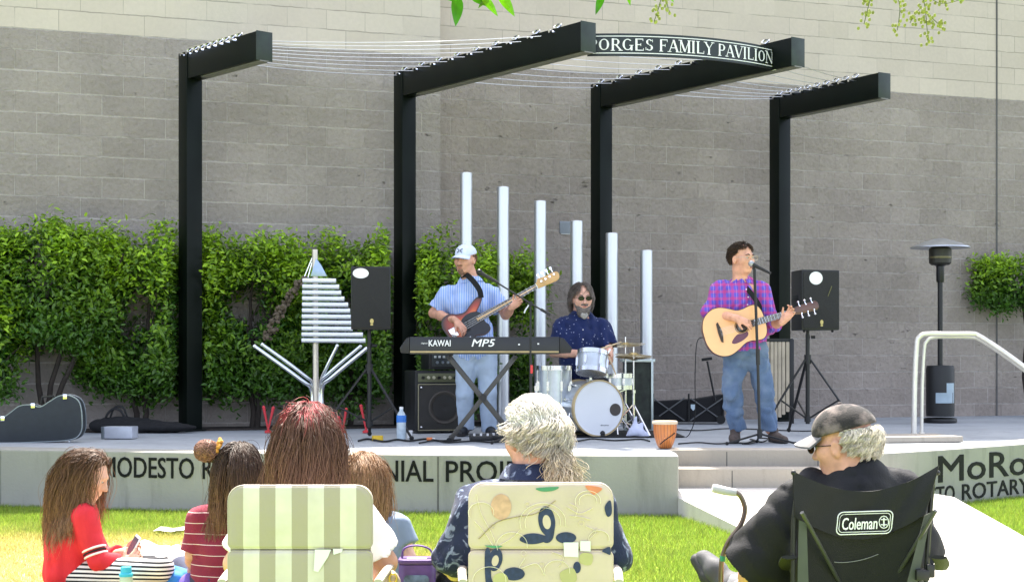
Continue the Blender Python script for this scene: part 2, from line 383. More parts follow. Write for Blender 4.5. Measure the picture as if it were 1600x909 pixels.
def hair(parent, c, M, n, length, root, tip, sc=1.0, comb=(0, -.5, -.6), part=0.0, steps=16, curl=0.0, freq=40, clump=0.45, rad=.0016, grav=.5, hairline=None, colliders=(), seed=1, name='hair', crown=None, crown_h=.6, lift=.25, jitter=.12, keep=None, lenf=None, hug=None):
    r = np.random.default_rng(seed); Mn = np.array(M); c = A3(c); sr = np.array([.081, .102, .091]) * sc; sc_c = c + Mn @ (np.array([0, -.015, .035]) * sc)
    u = r.normal(size=(n * 6, 3)); u /= np.linalg.norm(u, axis=1)[:, None]
    if hairline is None: hairline = lambda p: p[:, 2] > np.interp(p[:, 1], [-1, -.3, .1, .45, .75, 1], [-.75, -.62, -.25, .25, .48, .6])
    u = u[hairline(u)]
    if keep is not None: u = u[keep(u)]
    u = u[:n]; n = len(u)
    L = length * r.uniform(.62, 1.06, n) if lenf is None else lenf(u) * r.uniform(.8, 1.1, n); ds = L / steps
    pos = sc_c + (u * sr) @ Mn.T; nor = (u / sr); nor /= np.linalg.norm(nor, axis=1)[:, None]; nor = nor @ Mn.T
    cd = np.array(comb, float)[None].repeat(n, 0); cd[:, 0] += part * np.sign(u[:, 0] + 1e-6) * (1 - .5 * np.abs(u[:, 0])); cd = cd @ Mn.T
    fly = np.where(np.arange(n) % 14 == 0, 1.0, 0.0); jit = (jitter * (1 + 1.6 * fly))[:, None]; v = cd + nor * lift * (1 + .8 * fly)[:, None] + r.normal(size=(n, 3)) * jit; P = [pos]; g = np.array([0, 0, -grav])
    cols = [(sc_c, sr * 1.02, Mn)] + [(A3(a), A3(b), np.array(m_) if m_ is not None else np.eye(3)) for a, b, m_ in colliders]
    off = r.uniform(1.0, 1.12, n)
    for k in range(steps):
        v = v / (np.linalg.norm(v, axis=1)[:, None] + 1e-9); p = P[-1] + v * ds[:, None]
        for cc, cr, cm in cols:
            q = ((p - cc) @ cm) / (cr * off[:, None]); d = np.linalg.norm(q, axis=1); ins = d < 1
            p = np.where(ins[:, None], cc + ((q / np.maximum(d, 1e-6)[:, None]) * cr * off[:, None]) @ cm.T, p)
        if hug:
            q = ((p - cols[0][0]) @ Mn) / cols[0][1]; d = np.linalg.norm(q, axis=1); lim = 1.03 + (hug - 1.03) * (off - 1) / .12
            p = np.where((d > lim)[:, None], cols[0][0] + ((q * (lim / np.maximum(d, 1e-6))[:, None]) * cols[0][1]) @ Mn.T, p)
        v = (p - P[-1]) / ds[:, None] * .8 + g + r.normal(size=(n, 3)) * jit * .5; P.append(p)
    P = np.stack(P, 1); t = np.linspace(0, 1, steps + 1)
    nc = max(8, n // 14); cen = r.integers(0, n, nc); dd = np.linalg.norm(P[:, None, 0] - P[None, cen, 0], axis=2); own = cen[np.argmin(dd, 1)]
    P = P + (P[own] - P) * (clump * t ** 1.2)[None, :, None] * (1 - fly)[:, None, None]
    if curl:
        ph = r.uniform(0, 6.28, n)[own] + r.normal(size=n) * .35; a1 = r.normal(size=(n, 3)); fr = freq * r.uniform(.8, 1.25, n)[own]
        dist = (L[:, None] * t[None]); wv = np.stack([np.sin(dist * fr[:, None] + ph[:, None]), np.cos(dist * fr[:, None] * .93 + ph[:, None]), .5 * np.sin(dist * fr[:, None] * 1.1 + 1 + ph[:, None])], -1)
        P = P + wv * (curl * np.minimum(1, t * 3))[None, :, None]
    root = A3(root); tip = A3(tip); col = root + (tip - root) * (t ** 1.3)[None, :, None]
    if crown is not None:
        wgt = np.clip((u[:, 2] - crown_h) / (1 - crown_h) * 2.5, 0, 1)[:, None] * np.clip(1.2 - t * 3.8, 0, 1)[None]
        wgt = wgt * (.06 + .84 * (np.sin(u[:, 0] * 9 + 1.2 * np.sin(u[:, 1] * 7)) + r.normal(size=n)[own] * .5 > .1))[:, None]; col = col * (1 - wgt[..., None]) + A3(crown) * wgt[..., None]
    br = (r.uniform(.78, 1.25, n)[own] * r.uniform(.75, 1.3, n))[:, None, None]
    radv = rad * (1 - .6 * t ** 3)[None].repeat(n, 0) * (r.uniform(.8, 1.25, n) * (1 - .4 * fly))[:, None]
    return tubes_mesh(name, P, radv, np.clip(col * br, 0, 1), HAIR, parent)
def eye_parts(root, c, M, sc=1.0, iris=(.12, .07, .04)):
    wm = mat('eye_white', (.45, .42, .39), .3, var=.02); im = mat('iris_dark', (.05, .03, .02), .2, var=.02); c = Vector(c)
    for sx in (-1, 1):
        b = MB(); p = c + M @ (Vector((sx * .031, .080, .011)) * sc); b.ball(p, [.0112 * sc, .0095 * sc, .0072 * sc], 12, 8, M); b.ball(p + M @ Vector((0, .0058 * sc, -.0005)), .0052 * sc, 10, 6, mi=1)
        b.build('eye', [wm, im], root)
def brows(root, c, M, m, sc=1.0):
    c = Vector(c)
    for sx in (-1, 1):
        b = MB(); b.tube([c + M @ (Vector(p) * sc) for p in ((sx * .014, .091, .032), (sx * .032, .090, .038), (sx * .05, .077, .031))], [.0035 * sc, .0045 * sc, .002 * sc], 6); b.build('eyebrow', m, root)
def glasses(root, c, M, m, dark=None, sc=1.0, wf=.026, hf=.018):
    c = Vector(c); b = MB(); T = lambda p: c + M @ (Vector(p) * sc)
    for sx in (-1, 1):
        pts = [T((sx * .034 + wf * math.cos(a), .108 - 9 * (wf * math.cos(a) * sx * .02 + 0) * .02, .010 + hf * math.sin(a))) for a in [2 * math.pi * i / 16 for i in range(17)]]
        b.tube(pts, .0018 * sc, 5); b.tube([T((sx * .06, .104, .014)), T((sx * .078, .07, .014)), T((sx * .082, -.012, .008))], .0018 * sc, 5)
        if dark:
            q = [(wf * math.cos(2 * math.pi * i / 16), hf * math.sin(2 * math.pi * i / 16)) for i in range(16)]
            b.prism(q, T((sx * .034, .106, .010)), M @ Vector((sc, 0, 0)), M @ Vector((0, 0, sc)), M @ Vector((0, .003, 0)), mi=1)
    b.tube([T((-.009, .108, .014)), T((0, .112, .017)), T((.009, .108, .014))], .0018 * sc, 5)
    return b.build('sunglasses' if dark else 'spectacles', [m, dark] if dark else m, root)
def cap_hat(root, c, M, m, brimm, sc=1.0, tilt=0, name='cap'):
    c = Vector(c); s = SDF(); T = lambda p: c + M @ (Vector(p) * sc)
    s.ell(T((0, -.012, .052)), [.087 * sc, .108 * sc, .082 * sc], M, .01); s.cut(T((0, 0, .046)), M @ Vector((0, -.12, -1)))
    o = s.build(name, m, root, .005); b = MB(); g0 = []
    for lay in (0, 1):
        rows = []
        for i in range(7):
            t = i / 6; row = []
            for j in range(15):
                a = R(-62 + 124 * j / 14); rr = .09 + (.075 * math.cos(R(-62 + 124 * j / 14)) ** .7) * t
                x = math.sin(a) * (.082 + .012 * t); y = -.012 + math.cos(a) * .104 + .072 * t * max(0, math.cos(a * 1.05)) ** .6
                row.append(T((x, y, .052 - .006 * lay - .022 * t - .25 * x * x / .1 + tilt * t)))
            rows.append(row if lay == 0 else row[::-1])
        b.sheet(rows)
    b.build('cap_brim', brimm, o)
    bb = MB(); bb.ball(T((0, -.012, .134)), [.008 * sc] * 3, 8, 6); bb.build('cap_button', m, o); return o
# ------------------------------------------------------------ materials of the setting
def concrete(name, col, var=.10, bump=.25, stain=None):
    m = mat(name, col, .85, var=var, scale=1.6, bump=bump, bscale=45, spec=.25); n, L, b = nodes_of(m)
    src = b.inputs['Base Color'].links[0].from_socket; tc = [x for x in n if x.type == 'TEX_COORD'][0]
    mp = N(n, 'ShaderNodeMapping'); mp.inputs['Scale'].default_value = (3.0, 3.0, .5); L.new(tc.outputs['Object'], mp.inputs['Vector'])
    no = N(n, 'ShaderNodeTexNoise'); no.inputs['Scale'].default_value = 2.4; no.inputs['Detail'].default_value = 6; no.inputs['Roughness'].default_value = .65; L.new(mp.outputs[0], no.inputs['Vector'])
    cr = N(n, 'ShaderNodeMapRange'); cr.inputs[1].default_value = .52; cr.inputs[2].default_value = .75; L.new(no.outputs['Fac'], cr.inputs[0])
    mx = N(n, 'ShaderNodeMix', data_type='RGBA'); mx.inputs['B'].default_value = (*(stain or [c * .74 for c in col]), 1)
    L.new(cr.outputs[0], mx.inputs['Factor']); L.new(src, mx.inputs['A']); L.new(mx.outputs['Result'], b.inputs['Base Color']); return m
def blocks(name, c1, c2, mortar, bw, bh, bump, msize=.011, chips=True, var=.16):
    m = bpy.data.materials.new(name); m.use_nodes = True; n, L, b = nodes_of(m); b.inputs['Roughness'].default_value = .9; b.inputs['Specular IOR Level'].default_value = .2
    tc = N(n, 'ShaderNodeTexCoord'); sp = N(n, 'ShaderNodeSeparateXYZ'); cb = N(n, 'ShaderNodeCombineXYZ'); L.new(tc.outputs['Object'], sp.inputs[0])
    nj = N(n, 'ShaderNodeTexNoise'); nj.inputs['Scale'].default_value = 7; nj.inputs['Detail'].default_value = 4; L.new(tc.outputs['Object'], nj.inputs['Vector'])
    jz = N(n, 'ShaderNodeMath', operation='MULTIPLY_ADD', i_1=.022, i_2=-.011); L.new(nj.outputs['Fac'], jz.inputs[0])
    az = N(n, 'ShaderNodeMath', operation='ADD'); L.new(sp.outputs[2], az.inputs[0]); L.new(jz.outputs[0], az.inputs[1])
    L.new(sp.outputs[0], cb.inputs[0]); L.new(az.outputs[0], cb.inputs[1])
    br = N(n, 'ShaderNodeTexBrick'); L.new(cb.outputs[0], br.inputs['Vector']); br.offset = .5; br.offset_frequency = 2
    br.inputs['Scale'].default_value = 1; br.inputs['Brick Width'].default_value = bw; br.inputs['Row Height'].default_value = bh
    br.inputs['Mortar Size'].default_value = msize / 2; br.inputs['Mortar Smooth'].default_value = .3; br.inputs['Bias'].default_value = 0
    mm_ = N(n, 'ShaderNodeMapRange'); mm_.inputs[1].default_value = .35; mm_.inputs[2].default_value = .65; mm_.inputs[3].default_value = 0; mm_.inputs[4].default_value = 1; nm_ = N(n, 'ShaderNodeTexNoise'); nm_.inputs['Scale'].default_value = 2.3; nm_.inputs['Detail'].default_value = 5; L.new(tc.outputs['Object'], nm_.inputs['Vector']); L.new(nm_.outputs['Fac'], mm_.inputs[0]); mc_ = N(n, 'ShaderNodeMix', data_type='RGBA'); mc_.inputs['A'].default_value = (*[v * .5 + w * .5 for v, w in zip(c1, c2)], 1); mc_.inputs['B'].default_value = (*mortar, 1); L.new(mm_.outputs[0], mc_.inputs['Factor']); L.new(mc_.outputs['Result'], br.inputs['Mortar'])
    br.inputs['Color1'].default_value = (*c1, 1); br.inputs['Color2'].default_value = (*c2, 1); br.inputs['Mortar'].default_value = (*mortar, 1)
    n1 = N(n, 'ShaderNodeTexNoise'); n1.inputs['Scale'].default_value = 22; n1.inputs['Detail'].default_value = 7; n1.inputs['Roughness'].default_value = .7; L.new(tc.outputs['Object'], n1.inputs['Vector'])
    n0 = N(n, 'ShaderNodeTexNoise'); n0.inputs['Scale'].default_value = .9; n0.inputs['Detail'].default_value = 5; L.new(tc.outputs['Object'], n0.inputs['Vector'])
    ad = N(n, 'ShaderNodeMath', operation='ADD'); L.new(n1.outputs['Fac'], ad.inputs[0]); L.new(n0.outputs['Fac'], ad.inputs[1])
    mr = N(n, 'ShaderNodeMapRange'); mr.inputs[1].default_value = .65; mr.inputs[2].default_value = 1.35; mr.inputs[3].default_value = 1 - var; mr.inputs[4].default_value = 1 + var; L.new(ad.outputs[0], mr.inputs[0])  # fine tone paints in the rough face's self-shadowing, with random blotches
    hz = N(n, 'ShaderNodeMath', operation='MULTIPLY_ADD', i_1=1 / bh, i_2=.5); L.new(az.outputs[0], hz.inputs[0]); hf = N(n, 'ShaderNodeMath', operation='FRACT'); L.new(hz.outputs[0], hf.inputs[0])
    hd = N(n, 'ShaderNodeMath', operation='SUBTRACT', i_1=.5); L.new(hf.outputs[0], hd.inputs[0]); ha = N(n, 'ShaderNodeMath', operation='ABSOLUTE'); L.new(hd.outputs[0], ha.inputs[0])
    hm_ = N(n, 'ShaderNodeMapRange'); hm_.inputs[1].default_value = .5 * msize / bh; hm_.inputs[2].default_value = 1.0 * msize / bh; hm_.inputs[3].default_value = 1; hm_.inputs[4].default_value = 0; L.new(ha.outputs[0], hm_.inputs[0])
    nb_ = N(n, 'ShaderNodeTexNoise'); nb_.inputs['Scale'].default_value = 3.1; nb_.inputs['Detail'].default_value = 3; L.new(tc.outputs['Object'], nb_.inputs['Vector'])
    hb_ = N(n, 'ShaderNodeMapRange'); hb_.inputs[1].default_value = .36; hb_.inputs[2].default_value = .56; L.new(nb_.outputs['Fac'], hb_.inputs[0]); hk = N(n, 'ShaderNodeMath', operation='MULTIPLY'); L.new(hm_.outputs[0], hk.inputs[0]); L.new(hb_.outputs[0], hk.inputs[1])
    hx_ = N(n, 'ShaderNodeMix', data_type='RGBA'); hx_.inputs['B'].default_value = (*mortar, 1); L.new(hk.outputs[0], hx_.inputs['Factor']); L.new(br.outputs['Color'], hx_.inputs['A'])
    sc = N(n, 'ShaderNodeVectorMath', operation='SCALE'); L.new(hx_.outputs['Result'], sc.inputs[0]); L.new(mr.outputs[0], sc.inputs['Scale']); out = sc.outputs[0]
    # height: split face roughness, joints slightly recessed, chipped arrises
    hb = N(n, 'ShaderNodeMath', operation='MULTIPLY', i_1=1.0); L.new(n1.outputs['Fac'], hb.inputs[0])
    n3 = N(n, 'ShaderNodeTexNoise'); n3.inputs['Scale'].default_value = 5.5; n3.inputs['Detail'].default_value = 3; L.new(tc.outputs['Object'], n3.inputs['Vector'])
    h2 = N(n, 'ShaderNodeMath', operation='MULTIPLY_ADD', i_1=1.3); L.new(n3.outputs['Fac'], h2.inputs[0]); L.new(hb.outputs[0], h2.inputs[2])
    h3 = N(n, 'ShaderNodeMath', operation='MULTIPLY_ADD', i_1=-.9); L.new(br.outputs['Fac'], h3.inputs[0]); L.new(h2.outputs[0], h3.inputs[2]); hh = h3.outputs[0]
    if chips:
        mp = N(n, 'ShaderNodeMapping'); mp.inputs['Scale'].default_value = (1, 1, 2.6); L.new(tc.outputs['Object'], mp.inputs['Vector'])
        n4 = N(n, 'ShaderNodeTexNoise'); n4.inputs['Scale'].default_value = 3.6; n4.inputs['Detail'].default_value = 5; n4.inputs['Roughness'].default_value = .7; L.new(mp.outputs[0], n4.inputs['Vector'])
        ck = N(n, 'ShaderNodeMapRange'); ck.inputs[1].default_value = .655; ck.inputs[2].default_value = .71; L.new(n4.outputs['Fac'], ck.inputs[0])
        mx = N(n, 'ShaderNodeMix', data_type='RGBA'); mx.inputs['B'].default_value = (c1[0] * .58, c1[1] * .57, c1[2] * .56, 1)
        L.new(ck.outputs[0], mx.inputs['Factor']); L.new(out, mx.inputs['A']); out = mx.outputs['Result']
        h4 = N(n, 'ShaderNodeMath', operation='MULTIPLY_ADD', i_1=-1.5); L.new(ck.outputs[0], h4.inputs[0]); L.new(hh, h4.inputs[2]); hh = h4.outputs[0]
    bp = N(n, 'ShaderNodeBump'); bp.inputs['Strength'].default_value = bump; bp.inputs['Distance'].default_value = .02; L.new(hh, bp.inputs['Height']); L.new(bp.outputs[0], b.inputs['Normal'])
    L.new(out, b.inputs['Base Color']); MATS[name] = m; return m
CONC = concrete('stage_concrete', (.295, .287, .255)); PAVE = concrete('paving_concrete', (.52, .49, .44), var=.06); RISER = concrete('step_concrete', (.34, .305, .255), var=.08)
LETTER = mat('black_cast_letters', (.006, .007, .006), .6, spec=.15)
BLACKM = mat('black_green_steel', (.0035, .006, .0045), .36, var=.25, scale=3, spec=.13)
STEEL = mat('brushed_steel', (.62, .64, .66), .3, 1.0, var=.05)
CHROME = mat('chrome', (.8, .8, .82), .12, 1.0, var=.02)
ALU = mat('satin_aluminium', (.64, .65, .68), .42, .9, var=.04, scale=2)
BLK = mat('black_plastic', (.005, .005, .006), .5, var=.2, scale=12)
BLKM = mat('black_metal', (.004, .004, .005), .42, .1, var=.15)
BLKF = mat('black_fabric', (.005, .005, .006), .9, var=.25, scale=14, bump=.3, bscale=220)
WHITEP = mat('white_plastic', (.72, .72, .72), .4, var=.03)
RUB = mat('black_rubber', (.005, .005, .005), .8, var=.1)
# ------------------------------------------------------------ lawn, path
lm = mat('lawn_soil_and_thatch', (.16, .21, .035), .95, var=.25, scale=5, spec=.1)
def dryness(X, Y):
    a = np.exp(-(((X + 2.6) / 1.9) ** 2 + ((Y - 8.75) / 1.45) ** 2) * 1.0) * 1.6
    n_ = .5 + .25 * np.sin(X * 2.3 + 1.3 * np.sin(Y * 1.7)) + .25 * np.sin(Y * 3.1 + X * 1.1 + 2 * np.sin(X * .9))
    n2 = np.sin(X * 9 + 3 * np.sin(Y * 5)) * np.sin(Y * 11 + 2 * np.sin(X * 6)) * .16
    return np.clip(a * (.55 + .6 * n_) + n2 * (a > .1) + .06 * n_, 0, 1)
b = MB(); b.sheet([[(-90, -20, 0), (90, -20, 0)], [(-90, 200, 0), (90, 200, 0)]]); g = b.build('ground', mat('rough_grass', (.085, .12, .03), .95, var=.35, scale=2), smooth=False); g.location.z = -.012; tag(g, kind='structure')
n, L, bs = nodes_of(lm); xs = np.linspace(-8, 8, 161); ys = np.linspace(2.5, 13.5, 111)
b = MB(); b.sheet([[(x, y, .012 * math.sin(x * 1.3 + y) * math.sin(y * .9)) for x in xs] for y in ys]); lawn = b.build('lawn', lm); tag(lawn, kind='structure')
XX, YY = np.meshgrid(xs, ys); D = dryness(XX, YY).ravel(); cc = np.ones((len(D), 4), np.float32)
cc[:, :3] = np.array([.20, .30, .03])[None] * (1 - D[:, None]) + np.array([.50, .385, .155])[None] * D[:, None]
at = lawn.data.color_attributes.new('Col', 'FLOAT_COLOR', 'POINT'); at.data.foreach_set('color', cc.ravel())
an = N(n, 'ShaderNodeAttribute'); an.attribute_name = 'Col'; L.new(an.outputs['Color'], [x for x in n if x.type == 'VECT_MATH'][0].inputs[0])
# the path: a slab ramping down from the foot of the steps
PL = [(1.22, 12.05, .190), (1.24, 11.50, .150), (1.50, 10.2, .07), (1.66, 9.4, .02), (1.9, 8.2, .014), (2.05, 6.5, .014), (1.7, 4.2, .014), (1.3, 2.5, .014)]
PR = [(2.95, 12.05, .190), (3.32, 11.50, .150), (3.30, 10.2, .07), (3.28, 9.4, .02), (3.30, 8.2, .014), (3.35, 6.5, .014), (3.2, 4.2, .014), (3.0, 2.5, .014)]
b = MB(); b.sheet([[l, r] for l, r in zip(PL, PR)])
for side in (PL, PR): b.sheet([[(p[0], p[1], -.02) for p in side], list(side)])
o = b.build('path', PAVE, smooth=False); tag(o, kind='structure')
def inside_path(X, Y):
    l = np.interp(Y, [p[1] for p in PL][::-1], [p[0] for p in PL][::-1]); r = np.interp(Y, [p[1] for p in PR][::-1], [p[0] for p in PR][::-1]); return (X > l - .01) & (X < r + .01)
# ------------------------------------------------------------ stage, steps, seat wall
ARC = [Vector(p) for p in ((-7.2, 13.3), (-5.6, 12.78), (-4.12, 12.30), (-2.47, 11.88), (-.56, 11.58), (1.25, 11.47))]
def polywall(arc, th, z0, z1):
    """a thick wall along a plan polyline, th behind it"""
    k = len(arc); nr = []
    for i in range(k):
        t = (arc[min(i + 1, k - 1)] - arc[max(i - 1, 0)]).normalized(); nr.append(Vector((-t.y, t.x)))
    f = [(p.x, p.y) for p in arc]; bk = [(p.x + q.x * th, p.y + q.y * th) for p, q in zip(arc, nr)]; b = MB(); vs = []
    for (x, y), (x2, y2) in zip(f, bk): vs += [(x, y, z0), (x, y, z1), (x2, y2, z1), (x2, y2, z0)]
    fs = []
    for i in range(k - 1):
        a = 4 * i
        for j in range(4): fs.append((a + j, a + 4 + j, a + 4 + (j + 1) % 4, a + (j + 1) % 4))
    fs += [(0, 1, 2, 3), (4 * k - 1, 4 * k - 2, 4 * k - 3, 4 * k - 4)]; return b.add(vs, fs), bk
stage = thing('concrete_stage', 'wide low concrete stage platform the band plays on, with black lettering along its front', 'stage', (-1.5, 13, 0))
def loc_off(o, root):  # parts written in world coordinates: bring them under their thing
    o.location = o.location - root.location if root.rotation_euler.z == 0 else root.matrix_world.inverted() @ o.location; return o
fw, back = polywall(ARC, .38, 0, SZ)
loc_off(fw.build('front_wall', CONC, stage, smooth=False, bevel=.012, seg=2), stage)
for i in (1, 2, 4):   # panel joints cast into the front
    p = ARC[i]; b = MB(); b.box((p.x, p.y - .0005, SZ / 2), (.010, .008, SZ - .02)); loc_off(b.build('panel_joint', mat('joint_sealant', (.10, .095, .085), .9), stage, smooth=False), stage)
MOA = [Vector(p) for p in ((2.80, 11.66), (3.40, 12.15), (4.35, 13.0), (5.6, 14.4), (6.5, 15.7))]
mw, mback = polywall(MOA, .36, 0, SZ + .005)
deckp = [(p[0] * 1, p[1] - .01) for p in back] + [(1.262, 12.30), (2.99, 12.30)] + [(p[0], p[1] - .01) for p in mback[1:]] + [(9, 16.5), (9, 21), (2, 18.3), (-.5, 17.4), (-.9, 17.0), (-8.5, 14.1)]
b = MB(); b.prism(deckp, (0, 0, SZ - .10), (1, 0, 0), (0, 1, 0), (0, 0, .096))
loc_off(b.build('deck', concrete('deck_concrete', (.315, .335, .355), var=.12, bump=.15), stage, smooth=False), stage)
for (y0, y1, z0, z1) in ((12.25, 12.55, .10, SZ + .001), (11.95, 12.262, .10, .33)):
    b = MB(); b.box((2.128, (y0 + y1) / 2, (z0 + z1) / 2), (1.722, y1 - y0, z1 - z0)); o = loc_off(b.build('step', RISER, stage, smooth=False, bevel=.008), stage)
    for xj in (1.72, 2.45):
        b = MB(); b.box((xj, y0 + .001, (z0 + z1) / 2), (.008, .004, z1 - z0 - .03)); loc_off(b.build('step_joint', MATS['joint_sealant'], stage, smooth=False), stage)
def warp_arc(arc, start, z0, out=.003):
    seg = [(arc[i + 1] - arc[i]).length for i in range(len(arc) - 1)]; cum = np.concatenate([[0], np.cumsum(seg)]); ax = np.array([p.x for p in arc]); ay = np.array([p.y for p in arc])
    def fn(u, v, wz):
        t = start + u; x = np.interp(t, cum, ax); y = np.interp(t, cum, ay); k = np.clip(np.searchsorted(cum, t) - 1, 0, len(seg) - 1)
        dx = (ax[k + 1] - ax[k]) / np.array(seg)[k]; dy = (ay[k + 1] - ay[k]) / np.array(seg)[k]; d = wz - out
        return np.stack([x + dy * d, y - dx * d, z0 + v], 1)
    return fn
def arc_at(arc, px):
    """arc length at which the wall passes photo column px"""
    tot = 0
    for i in range(len(arc) - 1):
        a, c = arc[i], arc[i + 1]; m = (px - CX) / F; den = (c.x - a.x) - m * (c.y - a.y)
        t = (m * a.y - a.x) / den
        if 0 <= t <= 1: return tot + t * (c - a).length
        tot += (c - a).length
    return 0
def line_on(arc, words, ztop, h, root, bold, name='lettering'):
    for body, p0, p1 in words:
        a0, a1 = arc_at(arc, p0), arc_at(arc, p1); loc_off(put_text(name, body, h, LETTER, root, None, None, None, bold, .008, a1 - a0, 0, warp_arc(arc, a0, ztop - h)), root)
line_on(ARC, (('MODESTO', 161, 303), ('ROTARY', 317, 433), ('CENTENNIAL', 455, 677), ('PROJECT', 697, 868)), SZ - .045, .155, stage, .012)
seat = thing('seat_wall', 'low concrete seat wall lettered MoRo to the right of the stage steps', 'wall', (3.4, 12.15, 0))
loc_off(mw.build('wall', CONC, seat, smooth=False, bevel=.012), seat)
line_on(MOA, (('MoRo', 1466, 1603),), SZ - .045, .205, seat, .012); line_on(MOA, (('MODESTO', 1388, 1491), ('ROTARY', 1503, 1606)), SZ - .285, .125, seat, .012)
led = thing('concrete_block', 'pale concrete ledge block on the paving under the handrail', 'ledge', (3.55, 13.6, SZ)); b = MB(); b.box((0, 0, .026), (.72, .55, .052), rotz(R(10))); b.build('slab', RISER, led, smooth=False, bevel=.01)
# ------------------------------------------------------------ block building
YAW = math.atan(.35)
GREYL = blocks('split_face_block', (.308, .268, .238), (.354, .309, .275), (.53, .475, .43), .43, .213, 1.0, var=.24)
GREYR = blocks('split_face_block_brown', (.29, .246, .211), (.336, .287, .248), (.46, .405, .36), .415, .2075, 1.0, var=.24)
CREAML = blocks('smooth_cream_block', (.545, .475, .395), (.585, .512, .428), (.34, .30, .25), .43, .213, .16, .008, False, .07)
CREAMR = blocks('smooth_tan_block', (.535, .458, .375), (.58, .497, .41), (.34, .30, .24), .415, .2075, .16, .008, False, .07)
bld = thing('block_building', 'large windowless concrete block building with cream upper courses behind the stage', 'building', (-.8, 17.06, 0), YAW)
ZB = 4.557; cs = math.cos(YAW)
def wall_part(name, m, x0, x1, y, z0, top, depth, shift=0):
    """front at local y; coordinates are shifted so that the block courses start at the colour change"""
    b = MB(); pl = [(x0, z0 - ZB), (x1, z0 - ZB)] + [(x, z - ZB) for x, z in top]; b.prism(pl, (0, y, 0), (1, 0, 0), (0, 0, 1), (0, depth, 0))
    o = b.build(name, m, bld, smooth=False); o.location = (shift, 0, ZB); return o
jog = .30 * cs
wall_part('lower_wall', GREYL, -12, 0, 0, 0, [(0, ZB), (-12, ZB)], .4); wall_part('upper_wall', CREAML, -12, 0, 0, ZB, [(0, 8.9), (-12, 8.9)], .4)
wall_part('lower_wall', GREYR, .001, 14, jog, 0, [(14, ZB), (.001, ZB)], .4)
X2 = lambda X: (X + .8) / cs
wall_part('upper_wall', CREAMR, .001, 14, jog, ZB, [(14, 11.2), (X2(2.3), 11.2), (X2(2.3), 13.2), (X2(.9), 13.2), (X2(.9), 11.4), (.001, 10.6)], .4)  # stepped roofline is unseen, its heights shaped to set the shadow edge on the stage
b = MB(); b.box((1, 6.5, 4.2), (25.8, 12, 8.4)); b.build('roof', mat('roof_membrane', (.4, .4, .4), .9), bld, smooth=False)
xj = X2((1570 - CX) / F * 19.8) ; b = MB(); b.box((xj, jog - .002, 5), (.022, .012, 9.9)); b.build('expansion_joint', mat('dark_sealant', (.10, .095, .09), .8), bld, smooth=False)
wl = thing('wall_light', 'small grey metal wall light on the block wall behind the silver pipes', 'wall light', W(882, 362, 17.93), YAW)
b = MB(); b.prism([(-.085, -.03), (0, -.03), (0, .16), (-.04, .15), (-.085, .10)], (-.09, 0, 0), (0, 1, 0), (0, 0, 1), (.15, 0, 0)); b.build('housing', mat('grey_painted_metal', (.22, .24, .26), .5), wl, bevel=.008)
b = MB(); b.box((-.015, -.06, -.032), (.11, .045, .01)); b.build('lens', mat('frosted_lens', (.6, .6, .58), .3), wl)
# ------------------------------------------------------------ pavilion
H = 3.83 + SZ
PV = [((-3.27, 15.55), (-2.41, 14.57), 9), ((-1.16, 16.55), (.646, 14.16), 9), ((1.01, 17.28), (2.71, 14.86), 9), ((3.16, 18.04), (3.99, 16.67), 9)]
words = [('far left dark steel post with a short roof beam, standing in front of the hedge', 'post'), ('dark steel post with a long roof beam behind the bass player', 'post'), ('dark steel post with a long roof beam behind the drummer', 'post'), ('dark steel post with a short roof beam behind the singer and right speaker', 'post')]
ends = []
for (p, e, k), (lb, ct) in zip(PV, words):
    d = Vector((e[0] - p[0], e[1] - p[1], 0)); Ln = d.length; yaw = math.atan2(d.y, d.x)
    t = thing('canopy_support', lb, ct, (p[0], p[1], SZ), yaw, 'pavilion posts with roof beams')
    s = .175; hb = .275; top = H - SZ
    b = MB(); b.box((0, 0, top / 2), (s, s, top)); b.build('post', BLACKM, t, bevel=.006)
    b = MB(); b.box((0, 0, .009), (.23, .23, .018)); b.build('base_plate', BLACKM, t, bevel=.003)
    b = MB(); b.box(((Ln + .09 + s / 2) / 2 + .001, 0, top - hb / 2 - .003), (Ln + .09 - s / 2, s - .012, hb - .004)); o = b.build('roof_beam', BLACKM, t, bevel=.006); pts = []
    b = MB(); b.box((Ln / 2 + .2, .0, top - hb - .006), (Ln - .2, .10, .012)); b.build('lit_underside_strip', mat('lit_underside_grey', (.16, .15, .14), .5), t, smooth=False)  # added paler strip: ground light on the beam's underside put into colour
    b = MB(); b.box((Ln + .0935, 0, top - hb / 2 - .003), (.006, s + .004, hb + .004)); b.build('end_cap', mat('dark_green_cap', (.010, .020, .011), .45, var=.4, scale=12), t, bevel=.002)
    for i in range(k):
        x = .02 + (Ln - .35) * i / (k - 1); pts.append(x)
        b = MB(); a0 = Vector((x, 0, top + .012))
        b.tube([a0 + Vector((.048 * math.cos(q), -.02 + .02 * math.sin(q), .018 + .026 * math.sin(q))) for q in [2 * math.pi * j / 10 for j in range(11)]], .009, 6)
        b.cyl((x, .125, top - .03), (x, -.125, top - .03), .016, n=8); b.cyl((x, -.02, top), (x, -.02, top + .012), .016, n=8); b.build('eye_bolt', CHROME, t)
    M = Matrix.Translation((p[0], p[1], SZ)) @ Matrix.Rotation(yaw, 4, 'Z'); ends.append((M, pts, top))
bay = ['first and second', 'second and third', 'third and fourth']
